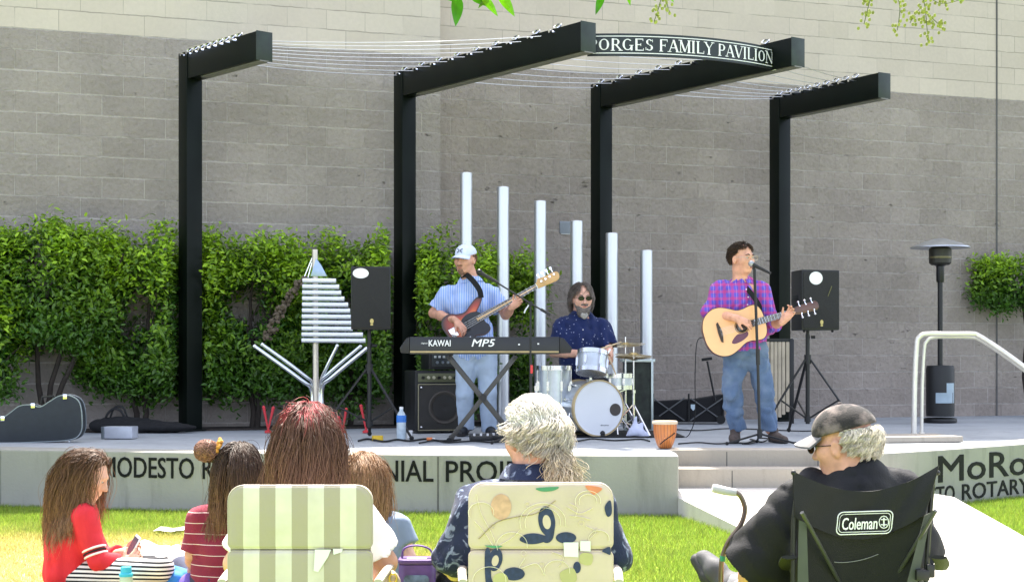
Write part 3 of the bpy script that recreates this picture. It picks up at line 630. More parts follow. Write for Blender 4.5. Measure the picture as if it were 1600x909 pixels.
for q in range(3):
    for i in range(9):
        a = ends[q][0] @ Vector((ends[q][1][i], -.12, ends[q][2] - .03)); c = ends[q + 1][0] @ Vector((ends[q + 1][1][i], .12, ends[q + 1][2] - .03)); d = c - a
        t = thing('steel_cable', f'thin steel cable strung overhead between the {bay[q]} dark posts from the left', 'cable', a, 0, f'overhead cables between the {bay[q]} posts')
        b = MB(); b.tube([d * (j / 8) + Vector((0, 0, -.05 * math.sin(math.pi * j / 8))) for j in range(9)], .0034, 5); b.build('wire', STEEL, t)
        for f0, f1 in ((.01, .06), (.94, .99)):
            b = MB(); b.tube([d * f0 + Vector((0, 0, -.003)), d * ((f0 + f1) / 2) + Vector((0, 0, -.006)), d * f1 + Vector((0, 0, -.008))], [.010, .018, .010], 8); b.build('turnbuckle', CHROME, t)
# name board, bowed towards the audience, with its own cut serif letters
A_, B_ = W(919, 66, 14.32), W(1214, 86, 15.02)
nb = thing('pavilion_sign', 'curved dark sign board with white serif name lettering between the two long beams', 'sign', A_)
dv = Vector((B_.x - A_.x, B_.y - A_.y, 0)); LB = dv.length; dv.normalize(); nv = Vector((dv.y, -dv.x, 0))
def bow(u): return dv * u + nv * (.24 * (1 - (2 * u / LB - 1) ** 2))
zt, zb = H - .06 - A_.z, H - .27 - A_.z
b = MB(); g0 = [[bow(LB * i / 24) + Vector((0, 0, z)) - nv * y for i in range(25)] for y, z in ((0, zb), (0, zt), (.02, zt), (.02, zb), (0, zb))]; b.sheet(g0)
b.build('board', mat('dark_green_board', (.008, .014, .012), .4), nb, merge=True)
SIGNW = mat('white_sign_paint', (.78, .79, .78), .4, var=.03)
for z in (zt - .026, zb + .026):
    b = MB(); b.sheet([[bow(LB * (.01 + .97 * i / 24)) + nv * .003 + Vector((0, 0, z + dz)) for i in range(25)] for dz in (-.004, .004)]); b.build('white_line', SIGNW, nb, smooth=False)
GL = {  # strokes on a 0..1 square: (kind, ...) v/h/d bars (x0,y0,x1,y1,width) and arcs (cx,cy,rx,ry,a0,a1,thick,thin)
 'P': [(.18, 0, .18, 1, .15), (.18, .94, .45, .94, .07), (.18, .46, .45, .46, .07), ('a', .42, .70, .26, .27, -90, 90)], 'O': [('a', .42, .5, .36, .47, -180, 180)],
 'R': [(.18, 0, .18, 1, .15), (.18, .94, .42, .94, .07), (.18, .48, .42, .48, .07), ('a', .40, .71, .25, .26, -90, 90), (.40, .48, .74, .02, .15)],
 'G': [('a', .44, .5, .37, .47, 45, 330), (.72, .0, .72, .42, .14), (.55, .43, .85, .43, .05)], 'E': [(.18, 0, .18, 1, .15), (.18, .965, .66, .965, .07), (.18, .035, .70, .035, .07), (.18, .5, .5, .5, .07), (.66, .8, .66, 1, .04), (.70, 0, .70, .2, .04), (.5, .38, .5, .62, .04)],
 'S': [('a', .36, .74, .24, .23, 30, 265), ('a', .36, .27, .27, .25, -150, 92), (.60, .72, .60, .95, .04), (.1, .05, .1, .3, .04)], 'F': [(.18, 0, .18, 1, .15), (.18, .965, .66, .965, .07), (.18, .5, .5, .5, .07), (.66, .78, .66, 1, .04), (.5, .38, .5, .62, .04)],
 'A': [(.42, 1, .10, 0, .06), (.42, 1, .74, 0, .16), (.22, .33, .62, .33, .06)], 'M': [(.14, 0, .14, 1, .06), (.16, 1, .5, .05, .15), (.5, .05, .84, 1, .06), (.84, 0, .84, 1, .16)], 'I': [(.2, 0, .2, 1, .16)],
 'L': [(.18, 0, .18, 1, .15), (.18, .035, .68, .035, .07), (.68, 0, .68, .24, .04)], 'Y': [(.08, 1, .40, .48, .15), (.72, 1, .40, .48, .06), (.40, 0, .40, .5, .15)], 'V': [(.08, 1, .42, 0, .16), (.76, 1, .42, 0, .06)], 'N': [(.14, 0, .14, 1, .06), (.14, 1, .76, 0, .16), (.76, 0, .76, 1, .06)]}
SERIF = {'P': [(.18, 0)], 'R': [(.18, 0), (.74, 0)], 'F': [(.18, 0)], 'A': [(.10, 0), (.74, 0)], 'M': [(.14, 0), (.84, 0), (.12, 1), (.86, 1)], 'I': [(.2, 0), (.2, 1)], 'L': [(.18, 1)], 'Y': [(.4, 0), (.08, 1), (.72, 1)], 'V': [(.08, 1), (.76, 1)], 'N': [(.14, 0), (.1, 1), (.76, 1)]}
ADV = {'P': .74, 'O': .86, 'R': .80, 'G': .90, 'E': .78, 'S': .72, 'F': .74, 'A': .84, 'M': 1.0, 'I': .42, 'L': .74, 'Y': .82, 'V': .84, 'N': .92, ' ': .36}
def serif_text(s, name, m, root, u0, u1, z0, h, place):
    tot = sum(ADV[c] for c in s); k = (u1 - u0) / tot; x = 0; b = MB(); lay = 0
    def quad(ps):
        nonlocal lay
        lay = (lay + 1) % 7; b.add([place(u0 + (x + px) * k, z0 + py * h, .004 + lay * .0003) for px, py in ps], [tuple(range(len(ps)))])
    for c in s:
        for g_ in GL.get(c, []):
            if g_[0] == 'a':
                _, cx, cy, rx, ry, a0, a1 = g_; m_ = 16
                for i in range(m_):
                    r0, r1 = R(a0 + (a1 - a0) * i / m_), R(a0 + (a1 - a0) * (i + 1) / m_); t0, t1 = .045 + .11 * abs(math.cos(r0)), .045 + .11 * abs(math.cos(r1))
                    quad([(cx + (rx) * math.cos(r0), cy + ry * math.sin(r0)), (cx + rx * math.cos(r1), cy + ry * math.sin(r1)), (cx + (rx - t1) * math.cos(r1), cy + (ry - .07) * math.sin(r1)), (cx + (rx - t0) * math.cos(r0), cy + (ry - .07) * math.sin(r0))])
            else:
                xa, ya, xb, yb, wd = g_
                if abs(ya - yb) < 1e-6: quad([(xa, ya - wd / 2), (xb, ya - wd / 2), (xb, ya + wd / 2), (xa, ya + wd / 2)])
                else: quad([(xa - wd / 2, ya), (xa + wd / 2, ya), (xb + wd / 2, yb), (xb - wd / 2, yb)])
        for sx, sy in SERIF.get(c, []): quad([(sx - .15, sy - .025), (sx + .15, sy - .025), (sx + .15, sy + .03), (sx - .15, sy + .03)])
        x += ADV[c]
    return b.build(name, m, root, smooth=False)
wt = sum(ADV[c] for c in 'PORGES FAMILY PAVILION'); x_ = 0
for wd_ in ('PORGES', 'FAMILY', 'PAVILION'):
    w1 = sum(ADV[c] for c in wd_); ku = (LB * .975) / wt; serif_text(wd_, 'lettering', SIGNW, nb, -.01 + x_ * ku, -.01 + (x_ + w1) * ku, zb + .05, .112, lambda u, z, o: bow(u) + nv * o + Vector((0, 0, z))); x_ += w1 + ADV[' ']
b = MB(); b.box(bow(LB * .985) + Vector((0, -.02, (zt + zb) / 2 + .005)), (.045, .05, zt - zb + .03), rotz(math.atan2(dv.y, dv.x))); b.build('end_bracket', SIGNW, nb, bevel=.003)
# ------------------------------------------------------------ foliage helper
def leaves_mesh(name, P, Nn, size, cols, m, parent, fold=.25, asp=.42, seed=0, droop=None):
    r = np.random.default_rng(seed); n = len(P); Nn = Nn / np.linalg.norm(Nn, axis=1)[:, None]
    t = r.normal(size=(n, 3)) if droop is None else droop + r.normal(size=(n, 3)) * .25
    t -= Nn * (t * Nn).sum(1)[:, None]; t /= np.linalg.norm(t, axis=1)[:, None]; s = np.cross(Nn, t); sz = size[:, None]
    V = np.stack([P, P + t * sz * .35 + s * sz * asp * .5 + Nn * sz * fold * .3, P + t * sz * .72 + s * sz * asp * .36 + Nn * sz * fold * .2, P + t * sz - Nn * sz * fold * .35, P + t * sz * .72 - s * sz * asp * .36 + Nn * sz * fold * .2, P + t * sz * .35 - s * sz * asp * .5 + Nn * sz * fold * .3], 1)
    V = np.concatenate([V, (P + t * sz * .5)[:, None]], 1).reshape(-1, 3); b6 = np.arange(n)[:, None] * 7
    q = np.concatenate([b6 + np.array([[0, 1, 2, 6]]), b6 + np.array([[6, 2, 3, 3]]), b6 + np.array([[0, 6, 4, 5]]), b6 + np.array([[6, 3, 4, 4]])], 0)
    me = bpy.data.meshes.new(name); fs = [tuple(f[:3]) if f[2] == f[3] else tuple(f) for f in q.tolist()]; me.from_pydata(V.tolist(), [], fs)
    c = np.ones((n, 7, 4), np.float32); c[..., :3] = cols[:, None]; at = me.color_attributes.new('Col', 'FLOAT_COLOR', 'POINT'); at.data.foreach_set('color', c.ravel())
    me.materials.append(m); me.update(); me.shade_smooth(); o = bpy.data.objects.new(name, me); COL.objects.link(o); o.parent = parent; return o
LEAF = mat('shrub_leaf', (1, 1, 1), .38, var=.15, scale=3, attr=True, trans=.35, spec=.5); BARK = mat('shrub_bark', (.03, .022, .017), .9, var=.3, scale=20, bump=.5)
posts = [Vector((p[0][0], p[0][1])) for p in PV]
def shrub(label, cx, w_, ytop, ybot, Z, n, trunks, seed, depth=.30, cat='shrub', group='clipped shrubs against the block wall'):
    r = np.random.default_rng(seed); base = W(cx, YH, Z); base.z = SZ - .06; t = thing('shrub', label, cat, base, 0, group)
    ppm = F / Z; z1 = CAMH - (ytop - YH) / ppm - base.z; z0 = CAMH - (ybot - YH) / ppm - base.z; hw = w_ / 2 / ppm
    ce = np.array([0, 0, (z0 + z1) / 2]); rad = np.array([hw, depth, (z1 - z0) / 2]); n = int(n * 2.8); ncl = int(n / 52)
    u = r.normal(size=(ncl, 3)); u /= np.linalg.norm(u, axis=1)[:, None]; u = np.sign(u) * np.abs(u) ** .62; u *= (r.uniform(.35, 1.0, ncl) ** .5)[:, None]
    bump = 1 + .13 * np.sin(u[:, 0] * 7 + seed) * np.cos(u[:, 2] * 5 + seed * 2); cl = ce + u * rad * bump[:, None]; up = cl[:, 2] > ce[2]
    own = r.integers(0, ncl, n); P = cl[own] + r.normal(size=(n, 3)) * np.array([.085, .06, .065])
    wx = P[:, 0] + base.x; wy = P[:, 1] + base.y; ok = np.ones(n, bool)
    for q in posts: ok &= ~((np.abs(wx - q.x) < .16) & (wy < q.y + .14))
    ok &= wy < 17.345 + .35 * wx - .02 if base.x < -.9 else wy < 17.644 + .35 * wx - .02
    P = P[ok]; own = own[ok]; n = len(P); out = (P - ce) / rad; Nn = out * .5 + r.normal(size=(n, 3)) * .6 + np.array([0, -.25, .75])
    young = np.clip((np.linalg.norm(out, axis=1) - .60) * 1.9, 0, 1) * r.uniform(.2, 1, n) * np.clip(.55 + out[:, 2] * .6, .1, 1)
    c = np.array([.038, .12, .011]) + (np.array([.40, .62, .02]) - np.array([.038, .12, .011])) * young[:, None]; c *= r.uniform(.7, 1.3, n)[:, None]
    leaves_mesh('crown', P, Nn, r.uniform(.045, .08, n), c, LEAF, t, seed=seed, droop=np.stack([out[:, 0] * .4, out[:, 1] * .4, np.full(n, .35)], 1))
    for k, (dx, lean) in enumerate(trunks):
        b = MB(); p = [Vector((dx * .25, .05, -.02))]; m_ = 7
        for i in range(1, m_ + 1):
            f = i / m_; p.append(Vector((dx * .25 + lean * f ** 1.3 + .02 * math.sin(i * 2 + k), .05 + .03 * math.sin(i + k), (z0 + (z1 - z0) * .75) * f)))
        b.tube(p, [.03 * (1 - .75 * i / m_) + .004 for i in range(m_ + 1)], 7)
        for i in (3, 4, 5, 6):
            e = p[i] + Vector((r.uniform(-.3, .3), r.uniform(-.12, .12), r.uniform(.2, .45))); b.tube([p[i], lerp(p[i], e, .5) + Vector((0, 0, .03)), e], [.011, .008, .004], 5)
        b.build('trunk', BARK, t)
    return t
zw = lambda px: 17.345 / (1 - .35 * (px - CX) / F) - .42
bed = MB(); bl = lambda x, d: (x, 17.345 + .35 * x - d, 0); bed.prism([(-9, 17.345 - 3.15 - .62), (-.9, 17.345 - .315 - .66), (.55, 17.644 + .19 - .55), (.55, 17.644 + .19 - .004), (-.79, 17.644 - .28 - .004), (-.79, 17.345 - .28 - .004), (-9, 17.345 - 3.15 - .004)], (0, 0, SZ - .05), (1, 0, 0), (0, 1, 0), (0, 0, .062)); o = bed.build('planting_bed', mat('dark_mulch', (.035, .026, .02), .95, var=.5, scale=30, bump=.6, bscale=60), smooth=False); tag(o, kind='structure')
shrub('leftmost clipped green shrub, its bare forked stems showing above the guitar case', 62, 215, 346, 545, zw(62), 7000, [(0, -.1), (.1, .45), (.3, .75)], 1)
shrub('green shrub between the leftmost shrub and the first dark post', 222, 205, 364, 630, zw(222), 7800, [(0, .1), (-.2, -.3)], 2)
shrub('green shrub directly right of the first dark post, left of the horizontal bar sculpture', 392, 215, 368, 625, zw(392), 7800, [(0, 0), (.2, .2)], 3)
shrub('green shrub behind the horizontal bar sculpture and the left speaker', 545, 210, 372, 630, zw(545), 7000, [(0, .1)], 4)
shrub('green shrub behind the bass player, right of the second dark post', 700, 150, 374, 640, zw(700) - .05, 4600, [(0, .05)], 5, .28)
shrub('green shrub behind the tall silver pipes, rightmost of the hedge', 785, 120, 392, 640, 17.644 / (1 + .35 * 15 / F) - .36, 3600, [(0, -.05)], 6, .28)
shrub('small leafy green shrub at the right edge beside the patio heater', 1600, 165, 402, 482, 19.55, 2600, [(.2, -.05)], 7, .3, group='clipped shrubs against the block wall')
shrub('low sprig of dark green shrub at the left edge beside the guitar case', -12, 70, 470, 625, zw(0) - .1, 1000, [(0, 0)], 8, .2)
# ------------------------------------------------------------ six silver pipes of stepped height
prev = None
for px, yt, lb in ((728.5, 270, 'tallest of the six silver pipes, behind the bass player\'s cap'), (786, 292, 'second tallest silver pipe, crossed by the bass guitar neck'), (844, 314, 'third silver pipe from the left, beside the bass guitar headstock'),
                   (901, 345, 'silver pipe rising directly behind the drummer\'s head'), (956, 364, 'silver pipe just right of the drummer, second shortest'), (1010, 391, 'shortest silver pipe at the right end of the row of six')):
    Z = 16.35 + (px - 728) / 282 * .55; p = W(px, YH, Z); p.z = SZ; ht = CAMH - (yt - YH) * Z / F - SZ; r_ = 9.6 * Z / F
    t = thing('chime_pipe', lb, 'pipe', p, 0, 'row of six silver pipes'); b = MB(); b.lathe([(r_, .012), (r_, ht - .006), (r_ - .006, ht), (0, ht)], n=28); b.build('tube', ALU, t)
    b = MB(); b.lathe([(r_ + .05, 0), (r_ + .05, .012), (r_ + .012, .013), (r_ + .012, .05), (r_ + .001, .05)], n=28); b.build('base_flange', STEEL, t)
    for a in range(4):
        q = R(45 + 90 * a); b = MB(); b.cyl((math.cos(q) * (r_ + .033), math.sin(q) * (r_ + .033), .012), (math.cos(q) * (r_ + .033), math.sin(q) * (r_ + .033), .024), .009, n=6); b.build('bolt', STEEL, t)
# ------------------------------------------------------------ gear on the stage
class Loc:
    """thing-local coordinates measured in photo pixels at the thing's own distance: x right, y away, z up from the floor"""
    def __init__(s, px, Z, z0=SZ): s.px = px; s.k = F / Z; s.base = Vector(((px - CX) * Z / F, Z, z0)); s.yb = YH + (CAMH - z0) * s.k
    def __call__(s, px, py, dy=0.0):
        # depth-corrected, so that a point dy behind still falls on the same pixel
        Zq = s.base.y + dy; return Vector(((px - CX) * Zq / F - s.base.x, dy, CAMH - (py - YH) * Zq / F - s.base.z))
def ZS(py): return F * (CAMH - SZ) / (py - YH)
# guitar case standing on its edge at the left
l = Loc(50, 13.45); t = thing('guitar_case', 'black hard guitar case with metal edging, on its side at far left of the stage', 'guitar case', l.base)
OUT = [(131, 657), (127, 629), (113, 618), (96, 618), (80, 627), (66, 635), (50, 632), (33, 634), (18, 645), (0, 655), (-40, 660), (-110, 662), (-130, 672), (-110, 686), (-10, 690.5), (60, 689.5), (112, 686), (128, 676)]
po = [l(*p) for p in OUT]; sp = spline([(p.x, p.z) for p in po], 6, True); pl = [(p.x, p.y) for p in sp]
b = MB(); b.prism(pl, (0, -.06, 0), (1, 0, 0), (0, 0, 1), (0, .13, 0)); b.build('shell', mat('case_vinyl', (.013, .018, .022), .6, var=.15, scale=20, bump=.2, bscale=300), t, bevel=.012)
EDG = mat('case_edging', (.22, .25, .27), .35, .7)
for y in (-.052, .062):
    b = MB(); b.tube([Vector((p[0], y, p[1])) for p in pl + pl[:1]], .0065, 6); b.build('edging', EDG, t)
for px, py in ((55, 630), (105, 616), (8, 650)):
    b = MB(); p = l(px, py); b.box((p.x, -.064, p.z - .018), (.035, .012, .045)); b.build('latch', CHROME, t, bevel=.003)
b = MB(); p = l(75, 626); b.tube([(p.x - .06, 0, p.z - .02), (p.x - .05, 0, p.z + .035), (p.x + .05, 0, p.z + .04), (p.x + .06, 0, p.z + .0)], .010, 6); b.build('handle', BLK, t)
for px in (20, 110): b = MB(); p = l(px, 690); b.ball((p.x, -.03, .004), .012, 8, 6); b.build('foot', CHROME, t)
l = Loc(182, ZS(685.5)); t = thing('power_box', 'small pale grey metal box lying on the stage beside the guitar case', 'box', l.base, R(-6))
b = MB(); b.box((.012, .08, .058), (.27, .16, .108)); b.build('casing', mat('pale_grey_metal', (.46, .48, .53), .4, .2), t, bevel=.006)
b = MB(); b.box((-.13, .078, .056), (.03, .165, .11)); b.build('end_panel', EDG, t, bevel=.004)
for i in range(4): b = MB(); b.box((-.1465, .04 + .025 * i, .056), (.004, .010, .07)); b.build('vent_slot', BLK, t)
l = Loc(205, ZS(676)); t = thing('gig_bag', 'flat black soft bag with a loop handle, lying behind the pale grey box', 'bag', l.base)
s = SDF(); s.ell((-.2, .1, .07), [.24, .17, .08]); s.ell((.2, .1, .05), [.42, .17, .055], None, .08); s.ell((-.02, .12, .075), [.3, .15, .06], None, .06); s.cut((0, 0, .003), (0, 0, -1)); s.noise = wrinkle(.008, 30, 3); s.build('body', BLKF, t, .012)
b = MB(); b.tube(spline([(-.28, .06, .10), (-.25, .05, .18), (-.19, .05, .235), (-.12, .05, .22), (-.08, .06, .15), (-.07, .07, .10)], 5), .012, 7); b.build('handle', BLK, t)
b = MB(); b.tube(spline([(-.25, .12, .10), (-.2, .12, .24), (-.11, .12, .245), (-.06, .12, .12)], 5), .010, 7); b.build('handle', BLK, t)
# horizontal bar sculpture with fanned tubes
l = Loc(493, 15.5); t = thing('metallophone_sculpture', 'sail-shaped metal bar sculpture on a pole, fanned silver tubes at its foot, before the shrubs', 'sculpture', l.base)
b = MB(); b.tube([l(494, l.yb), l(493, 540), l(492, 390)], .030, 14); b.build('pole', mat('tan_steel', (.62, .55, .47), .35, .6), t)
for i in range(11):
    y = 438 + 9.35 * i; x1 = (525, 530, 533, 538, 544, 547, 548, 549, 551, 567, 571)[i]; b = MB(); b.cyl(l(473 - .15 * i, y, -.06), l(x1, y + .6, -.06), .0235, n=14)
    b.build('bar', mat('bright_bar', (.80, .82, .87), .38, .55, var=.02), t)
b = MB(); b.prism([(l(p, q).x, l(p, q).z) for p, q in ((486, 432), (512, 432), (503, 415), (495, 404))], (0, -.05, 0), (1, 0, 0), (0, 0, 1), (0, .02, 0)); b.build('peak_plate', mat('blue_steel', (.33, .42, .56), .3, .7), t, bevel=.003)
b = MB(); b.tube([l(490, 398), l(484, 412), l(475, 434)], .007, 6); b.tube([l(490, 398, .03), l(487, 412, .03), l(481, 434, .03)], .007, 6); b.build('hanger', CHROME, t)
b = MB(); r0 = random.Random(4)
for i in range(90):
    f = i / 89; c = l(476 - 58 * f - 6 * math.sin(math.pi * f), 433 + 96 * f, -.02); c += Vector((r0.uniform(-.055, .055) * (.5 + .5 * f), r0.uniform(-.04, .04), r0.uniform(-.02, .02))); b.ball(c, [r0.uniform(.018, .03), r0.uniform(.018, .03), r0.uniform(.012, .02)], 7, 5, Euler((r0.random() * 3, r0.random() * 3, 0)).to_matrix())
b.build('shell_strand', mat('brown_pods', (.10, .075, .05), .8, var=.4, scale=40), t)
TUB = mat('polished_tube', (.7, .73, .77), .18, 1.0, var=.03)
for pts, r_ in (([(487, l.yb), (487, 612), (470, 593), (398, 541)], .023), ([(493, l.yb), (490, 606), (474, 585), (410, 538)], .020), ([(500, l.yb), (499, 606), (510, 575), (527, 540)], .019), ([(505, l.yb), (503, 608), (520, 588), (572, 545)], .023), ([(499, l.yb), (499, 604), (515, 582), (563, 541)], .019)):
    q = [l(p[0], p[1], .03 * k_ * (1 if i else 0)) for i, (p, k_) in enumerate(zip(pts, (0, 1, -1, -2)))]; b = MB(); b.tube(spline(q, 6), r_, 12); o = b.build('fan_tube', TUB, t)
    b = MB(); b.ball(q[-1], r_ * 1.12, 10, 8); b.build('tube_cap', CHROME, o)
b = MB(); b.lathe([(.16, 0), (.16, .015), (.07, .02), (.07, .10), (.05, .11)], n=24); b.build('base', STEEL, t)
REDM = mat('red_rubber', (.55, .03, .04), .5, var=.06)
for px, Z_, tips, lb in ((419, 15.1, ((412, 636), (427, 637)), 'pair of red mallets in a V at the left foot of the bar sculpture'), (536, 15.1, ((529, 652), (541, 639)), 'pair of red mallets beside the left speaker stand, right of the red-haired woman'), (572, 15.1, ((564, 634),), 'single red mallet just left of the left speaker pole')):
    l = Loc(px, Z_); t = thing('red_mallet_stand', lb, 'mallets', l.base)
    b = MB(); b.lathe([(.035, 0), (.035, .02), (.012, .03), (.012, .05), (0, .05)], n=14); b.build('holder', REDM, t)
    for x, y in tips: b = MB(); e = l(x, y); b.tube([(0, 0, .03), lerp((0, 0, .03), e, .6), e], [.008, .012, .0155], 8); b.ball(e, .0165, 8, 6); b.build('mallet', REDM, t)
# loudspeakers on tripods
GRILLE = mat('black_grille', (.010, .0095, .009), .7, var=.2, scale=60, bump=.5, bscale=500); STICK = mat('white_sticker', (.80, .80, .80), .4, var=.02); EMB = mat('brass_emblem', (.45, .36, .14), .35, .5)
def speaker(px, Z, yaw, legs, x0, x1, y0, y1, hub_y, lbs, stick, emb, wire=False):
    l = Loc(px, Z); t = thing('speaker_stand', lbs[1], 'speaker stand', l.base); top = l(px, y1).z; hub = l(px, hub_y).z
    b = MB(); b.cyl((0, 0, .10), (0, 0, hub + .25), .021, n=14); b.cyl((0, 0, hub + .2), (0, 0, top - .003), .017, n=14); b.build('pole', BLKM, t)
    b = MB(); b.cyl((0, 0, hub - .04), (0, 0, hub + .05), .034, n=14); b.build('collar', BLK, t); b = MB(); b.cyl((0, 0, .12), (0, 0, .17), .032, n=14); b.build('collar', BLK, t)
    b = MB(); b.cyl((.03, -.01, hub + .22), (.07, -.02, hub + .22), .014, n=10); b.build('knob', BLK, t)
    for a in legs:
        d = Vector((math.cos(R(a)), math.sin(R(a)), 0)); e = d * .52 + Vector((0, 0, .018)); b = MB(); b.tube([d * .03 + Vector((0, 0, hub)), e], .015, 8, flat=.7); o = b.build('leg', BLKM, t)
        b = MB(); b.ball(e, .022, 10, 6); b.build('rubber_foot', RUB, o); m_ = d * .03 + (e - d * .03) * .55 + Vector((0, 0, hub * .45)); b = MB(); b.tube([Vector((0, 0, .145)), m_], .009, 6); b.build('brace', BLKM, t)
    sw, sh = (x1 - x0) / l.k, (y1 - y0) / l.k
    sp_ = thing('loudspeaker', lbs[0], 'speaker', l.base + l((x0 + x1) / 2, y1), yaw, 'pair of black loudspeakers'); w2 = sw / 2 / math.cos(yaw) * .93
    b = MB(); b.prism([(-w2, -.17), (w2, -.17), (w2 * .72, .17), (-w2 * .72, .17)], (0, 0, 0), (1, 0, 0), (0, 1, 0), (0, 0, sh)); b.build('cabinet', BLK, sp_, bevel=.012)
    b = MB(); b.prism(rrect(w2 * 1.86, sh * .95, .02), (0, -.172, sh / 2), (1, 0, 0), (0, 0, 1), (0, -.008, 0)); b.build('grille', GRILLE, sp_, bevel=.003)
    q = [(math.cos(2 * math.pi * i / 28), math.sin(2 * math.pi * i / 28)) for i in range(28)]
    b = MB(); b.prism([(w2 * stick[0] + stick[2] * c, sh * stick[1] + stick[3] * s_) for c, s_ in q], (0, -.181, 0), (1, 0, 0), (0, 0, 1), (0, -.002, 0)); b.build('sticker', STICK, sp_, smooth=False)
    b = MB(); b.prism([(w2 * emb + .017 * c, .075 + .022 * s_) for c, s_ in q], (0, -.181, 0), (1, 0, 0), (0, 0, 1), (0, -.004, 0)); b.prism([(w2 * emb - .012, .036), (w2 * emb + .012, .036), (w2 * emb + .012, .05), (w2 * emb - .012, .05)], (0, -.181, 0), (1, 0, 0), (0, 0, 1), (0, -.004, 0)); b.build('emblem', EMB, sp_)
    for sx in (-1, 1): b = MB(); b.box((sx * w2 * .88, 0, sh * .55), (.02, .13, .05)); b.build('handle', BLKM, sp_, bevel=.006)
    for sx in (-1, 1): b = MB(); b.ball((sx * w2 * .75, -.12, -.008), .014, 8, 6); b.build('foot', RUB, sp_)
    if wire: b = MB(); b.tube([(w2 * .35, -.182, sh * .56), (w2 * .46, -.186, sh * .66), (w2 * .55, -.183, sh * .73)], .0035, 5); b.build('scratch', mat('olive_tape', (.16, .15, .06), .7), sp_)
speaker(577, 14.06, R(4), (-38, 205, 95), 547, 613, 418, 515, 577, ('black loudspeaker with a white blob sticker, on the tripod left of the bass player', 'black tripod stand under the left loudspeaker'), (-.5, .89, .072, .046), .05)
speaker(1262, 14.84, R(16), (200, -22, 100), 1236, 1303, 423, 516, 562, ('black loudspeaker with a round white sticker, behind the acoustic guitar\'s head', 'black tripod stand under the right loudspeaker, right of the singer'), (-.28, .86, .070, .062), .02, True)
# bass amplifier stack
t = thing('bass_amplifier', 'black bass amplifier cabinet with a row of gold knobs, behind the keyboard stand', 'amplifier', W(694, 562 + .72 * 158, 15.1), R(20))
t.location.z = SZ; b = MB(); b.box((0, .19, .315), (.60, .38, .60)); b.build('cabinet', BLK, t, bevel=.015)
b = MB(); b.box((.0, -.004, .255), (.52, .012, .44)); b.build('grille', mat('amp_grille', (.035, .032, .028), .8, bump=.5, bscale=300), t, bevel=.004)
for w_, h_, x_, z_ in ((.54, .008, 0, .48), (.54, .008, 0, .03), (.008, .45, -.268, .255), (.008, .45, .268, .255)): b = MB(); b.box((x_, -.011, z_), (w_, .008, h_)); b.build('piping', mat('gold_piping', (.30, .27, .17), .5), t)
b = MB(); b.lathe([(.135, 0), (.155, .01), (.165, 0)], (.0, -.012, .25), Matrix.Rotation(R(90), 3, 'X'), 32); b.build('cone_ring', mat('brown_ring', (.06, .05, .04), .6), t)
b = MB(); b.lathe([(0, -.0), (.05, .012), (.125, .002)], (.0, -.012, .25), Matrix.Rotation(R(90), 3, 'X'), 32); b.build('cone', mat('dark_cone', (.02, .018, .016), .6), t)
b = MB(); b.box((0, -.004, .545), (.54, .012, .085)); b.build('control_panel', mat('olive_panel', (.11, .115, .06), .5), t, bevel=.002)
for i in range(9): b = MB(); b.cyl((-.22 + .055 * i, -.01, .545), (-.22 + .055 * i, -.032, .545), .017, .013, 10); b.build('knob', mat('cream_knob', (.45, .42, .30), .4) if i % 3 else BLK, t)
for sx in (-1, 1):
    for z_ in (.06, .45): b = MB(); b.ball((sx * .24, -.014, z_), .012, 8, 6); b.build('screw', CHROME, t)
t2 = thing('amplifier_head', 'small black amplifier head with pale switches, on top of the bass amplifier', 'amplifier', t.location + Vector((.06, .02, .62)), R(20))
b = MB(); b.box((0, .14, .10), (.44, .28, .19)); b.build('casing', BLK, t2, bevel=.01); b = MB(); b.box((0, -.004, .10), (.38, .01, .13)); b.build('front_panel', mat('dark_panel', (.035, .04, .04), .4), t2)
for i in range(8): b = MB(); b.box((-.16 + .045 * i, -.012, .13), (.022, .01, .022)); b.build('switch', mat('pale_switch', (.5, .52, .5), .4), t2)
for i in range(6): b = MB(); b.cyl((-.14 + .055 * i, -.008, .075), (-.14 + .055 * i, -.024, .075), .014, n=10); b.build('knob', STEEL, t2)
# keyboard on an X stand
l = Loc(750, 13.4); t = thing('keyboard', 'long black stage keyboard with white lettering on its back, in front of the bass player', 'keyboard', l.base + Vector((0, 0, l(750, 553).z)))
q = lambda px, py, dy=0: l(px, py, dy) - Vector((0, 0, l(750, 553).z)); x0, x1 = q(640, 553).x, q(874, 553).x; hh = q(750, 526).z
b = MB(); b.prism([(0, 0), (.36, 0), (.36, .075), (.2, .09), (.12, hh), (.012, hh)], (x0, 0, 0), (0, 1, 0), (0, 0, 1), (x1 - x0, 0, 0)); b.build('body', mat('keyboard_grey', (.010, .0105, .012), .42, var=.1), t, bevel=.006)
b = MB(); b.box(((x0 + x1) / 2, -.004, .020), (x1 - x0 - .01, .010, .016)); b.build('wood_strip', mat('tan_strip', (.33, .25, .12), .5), t)
for s_, xx, dx in ((-1, x0, -.085), (1, x1, .11)): b = MB(); b.prism([(0, .005), (.0, hh * .98), (dx * .35, hh * .9), (dx, hh * .35), (dx * .9, .01)], (xx + .002 * s_, .002, 0), (1, 0, 0), (0, 0, 1), (0, .33, 0)); b.build('end_cheek', BLK, t, bevel=.006)
WL = mat('white_lettering', (.75, .76, .75), .5, var=.02)
put_text('maker_lettering', 'KAWAI', .052, WL, t, q(670, 540.5) + Vector((0, -.0015, 0)), (1, 0, 0), (0, 0, 1), .02, .002, 34 / l.k); put_text('model_lettering', 'MP5', .062, WL, t, q(737, 541) + Vector((0, -.0015, 0)), (1, 0, 0), (0, 0, 1), .02, .002, 34 / l.k, .3)
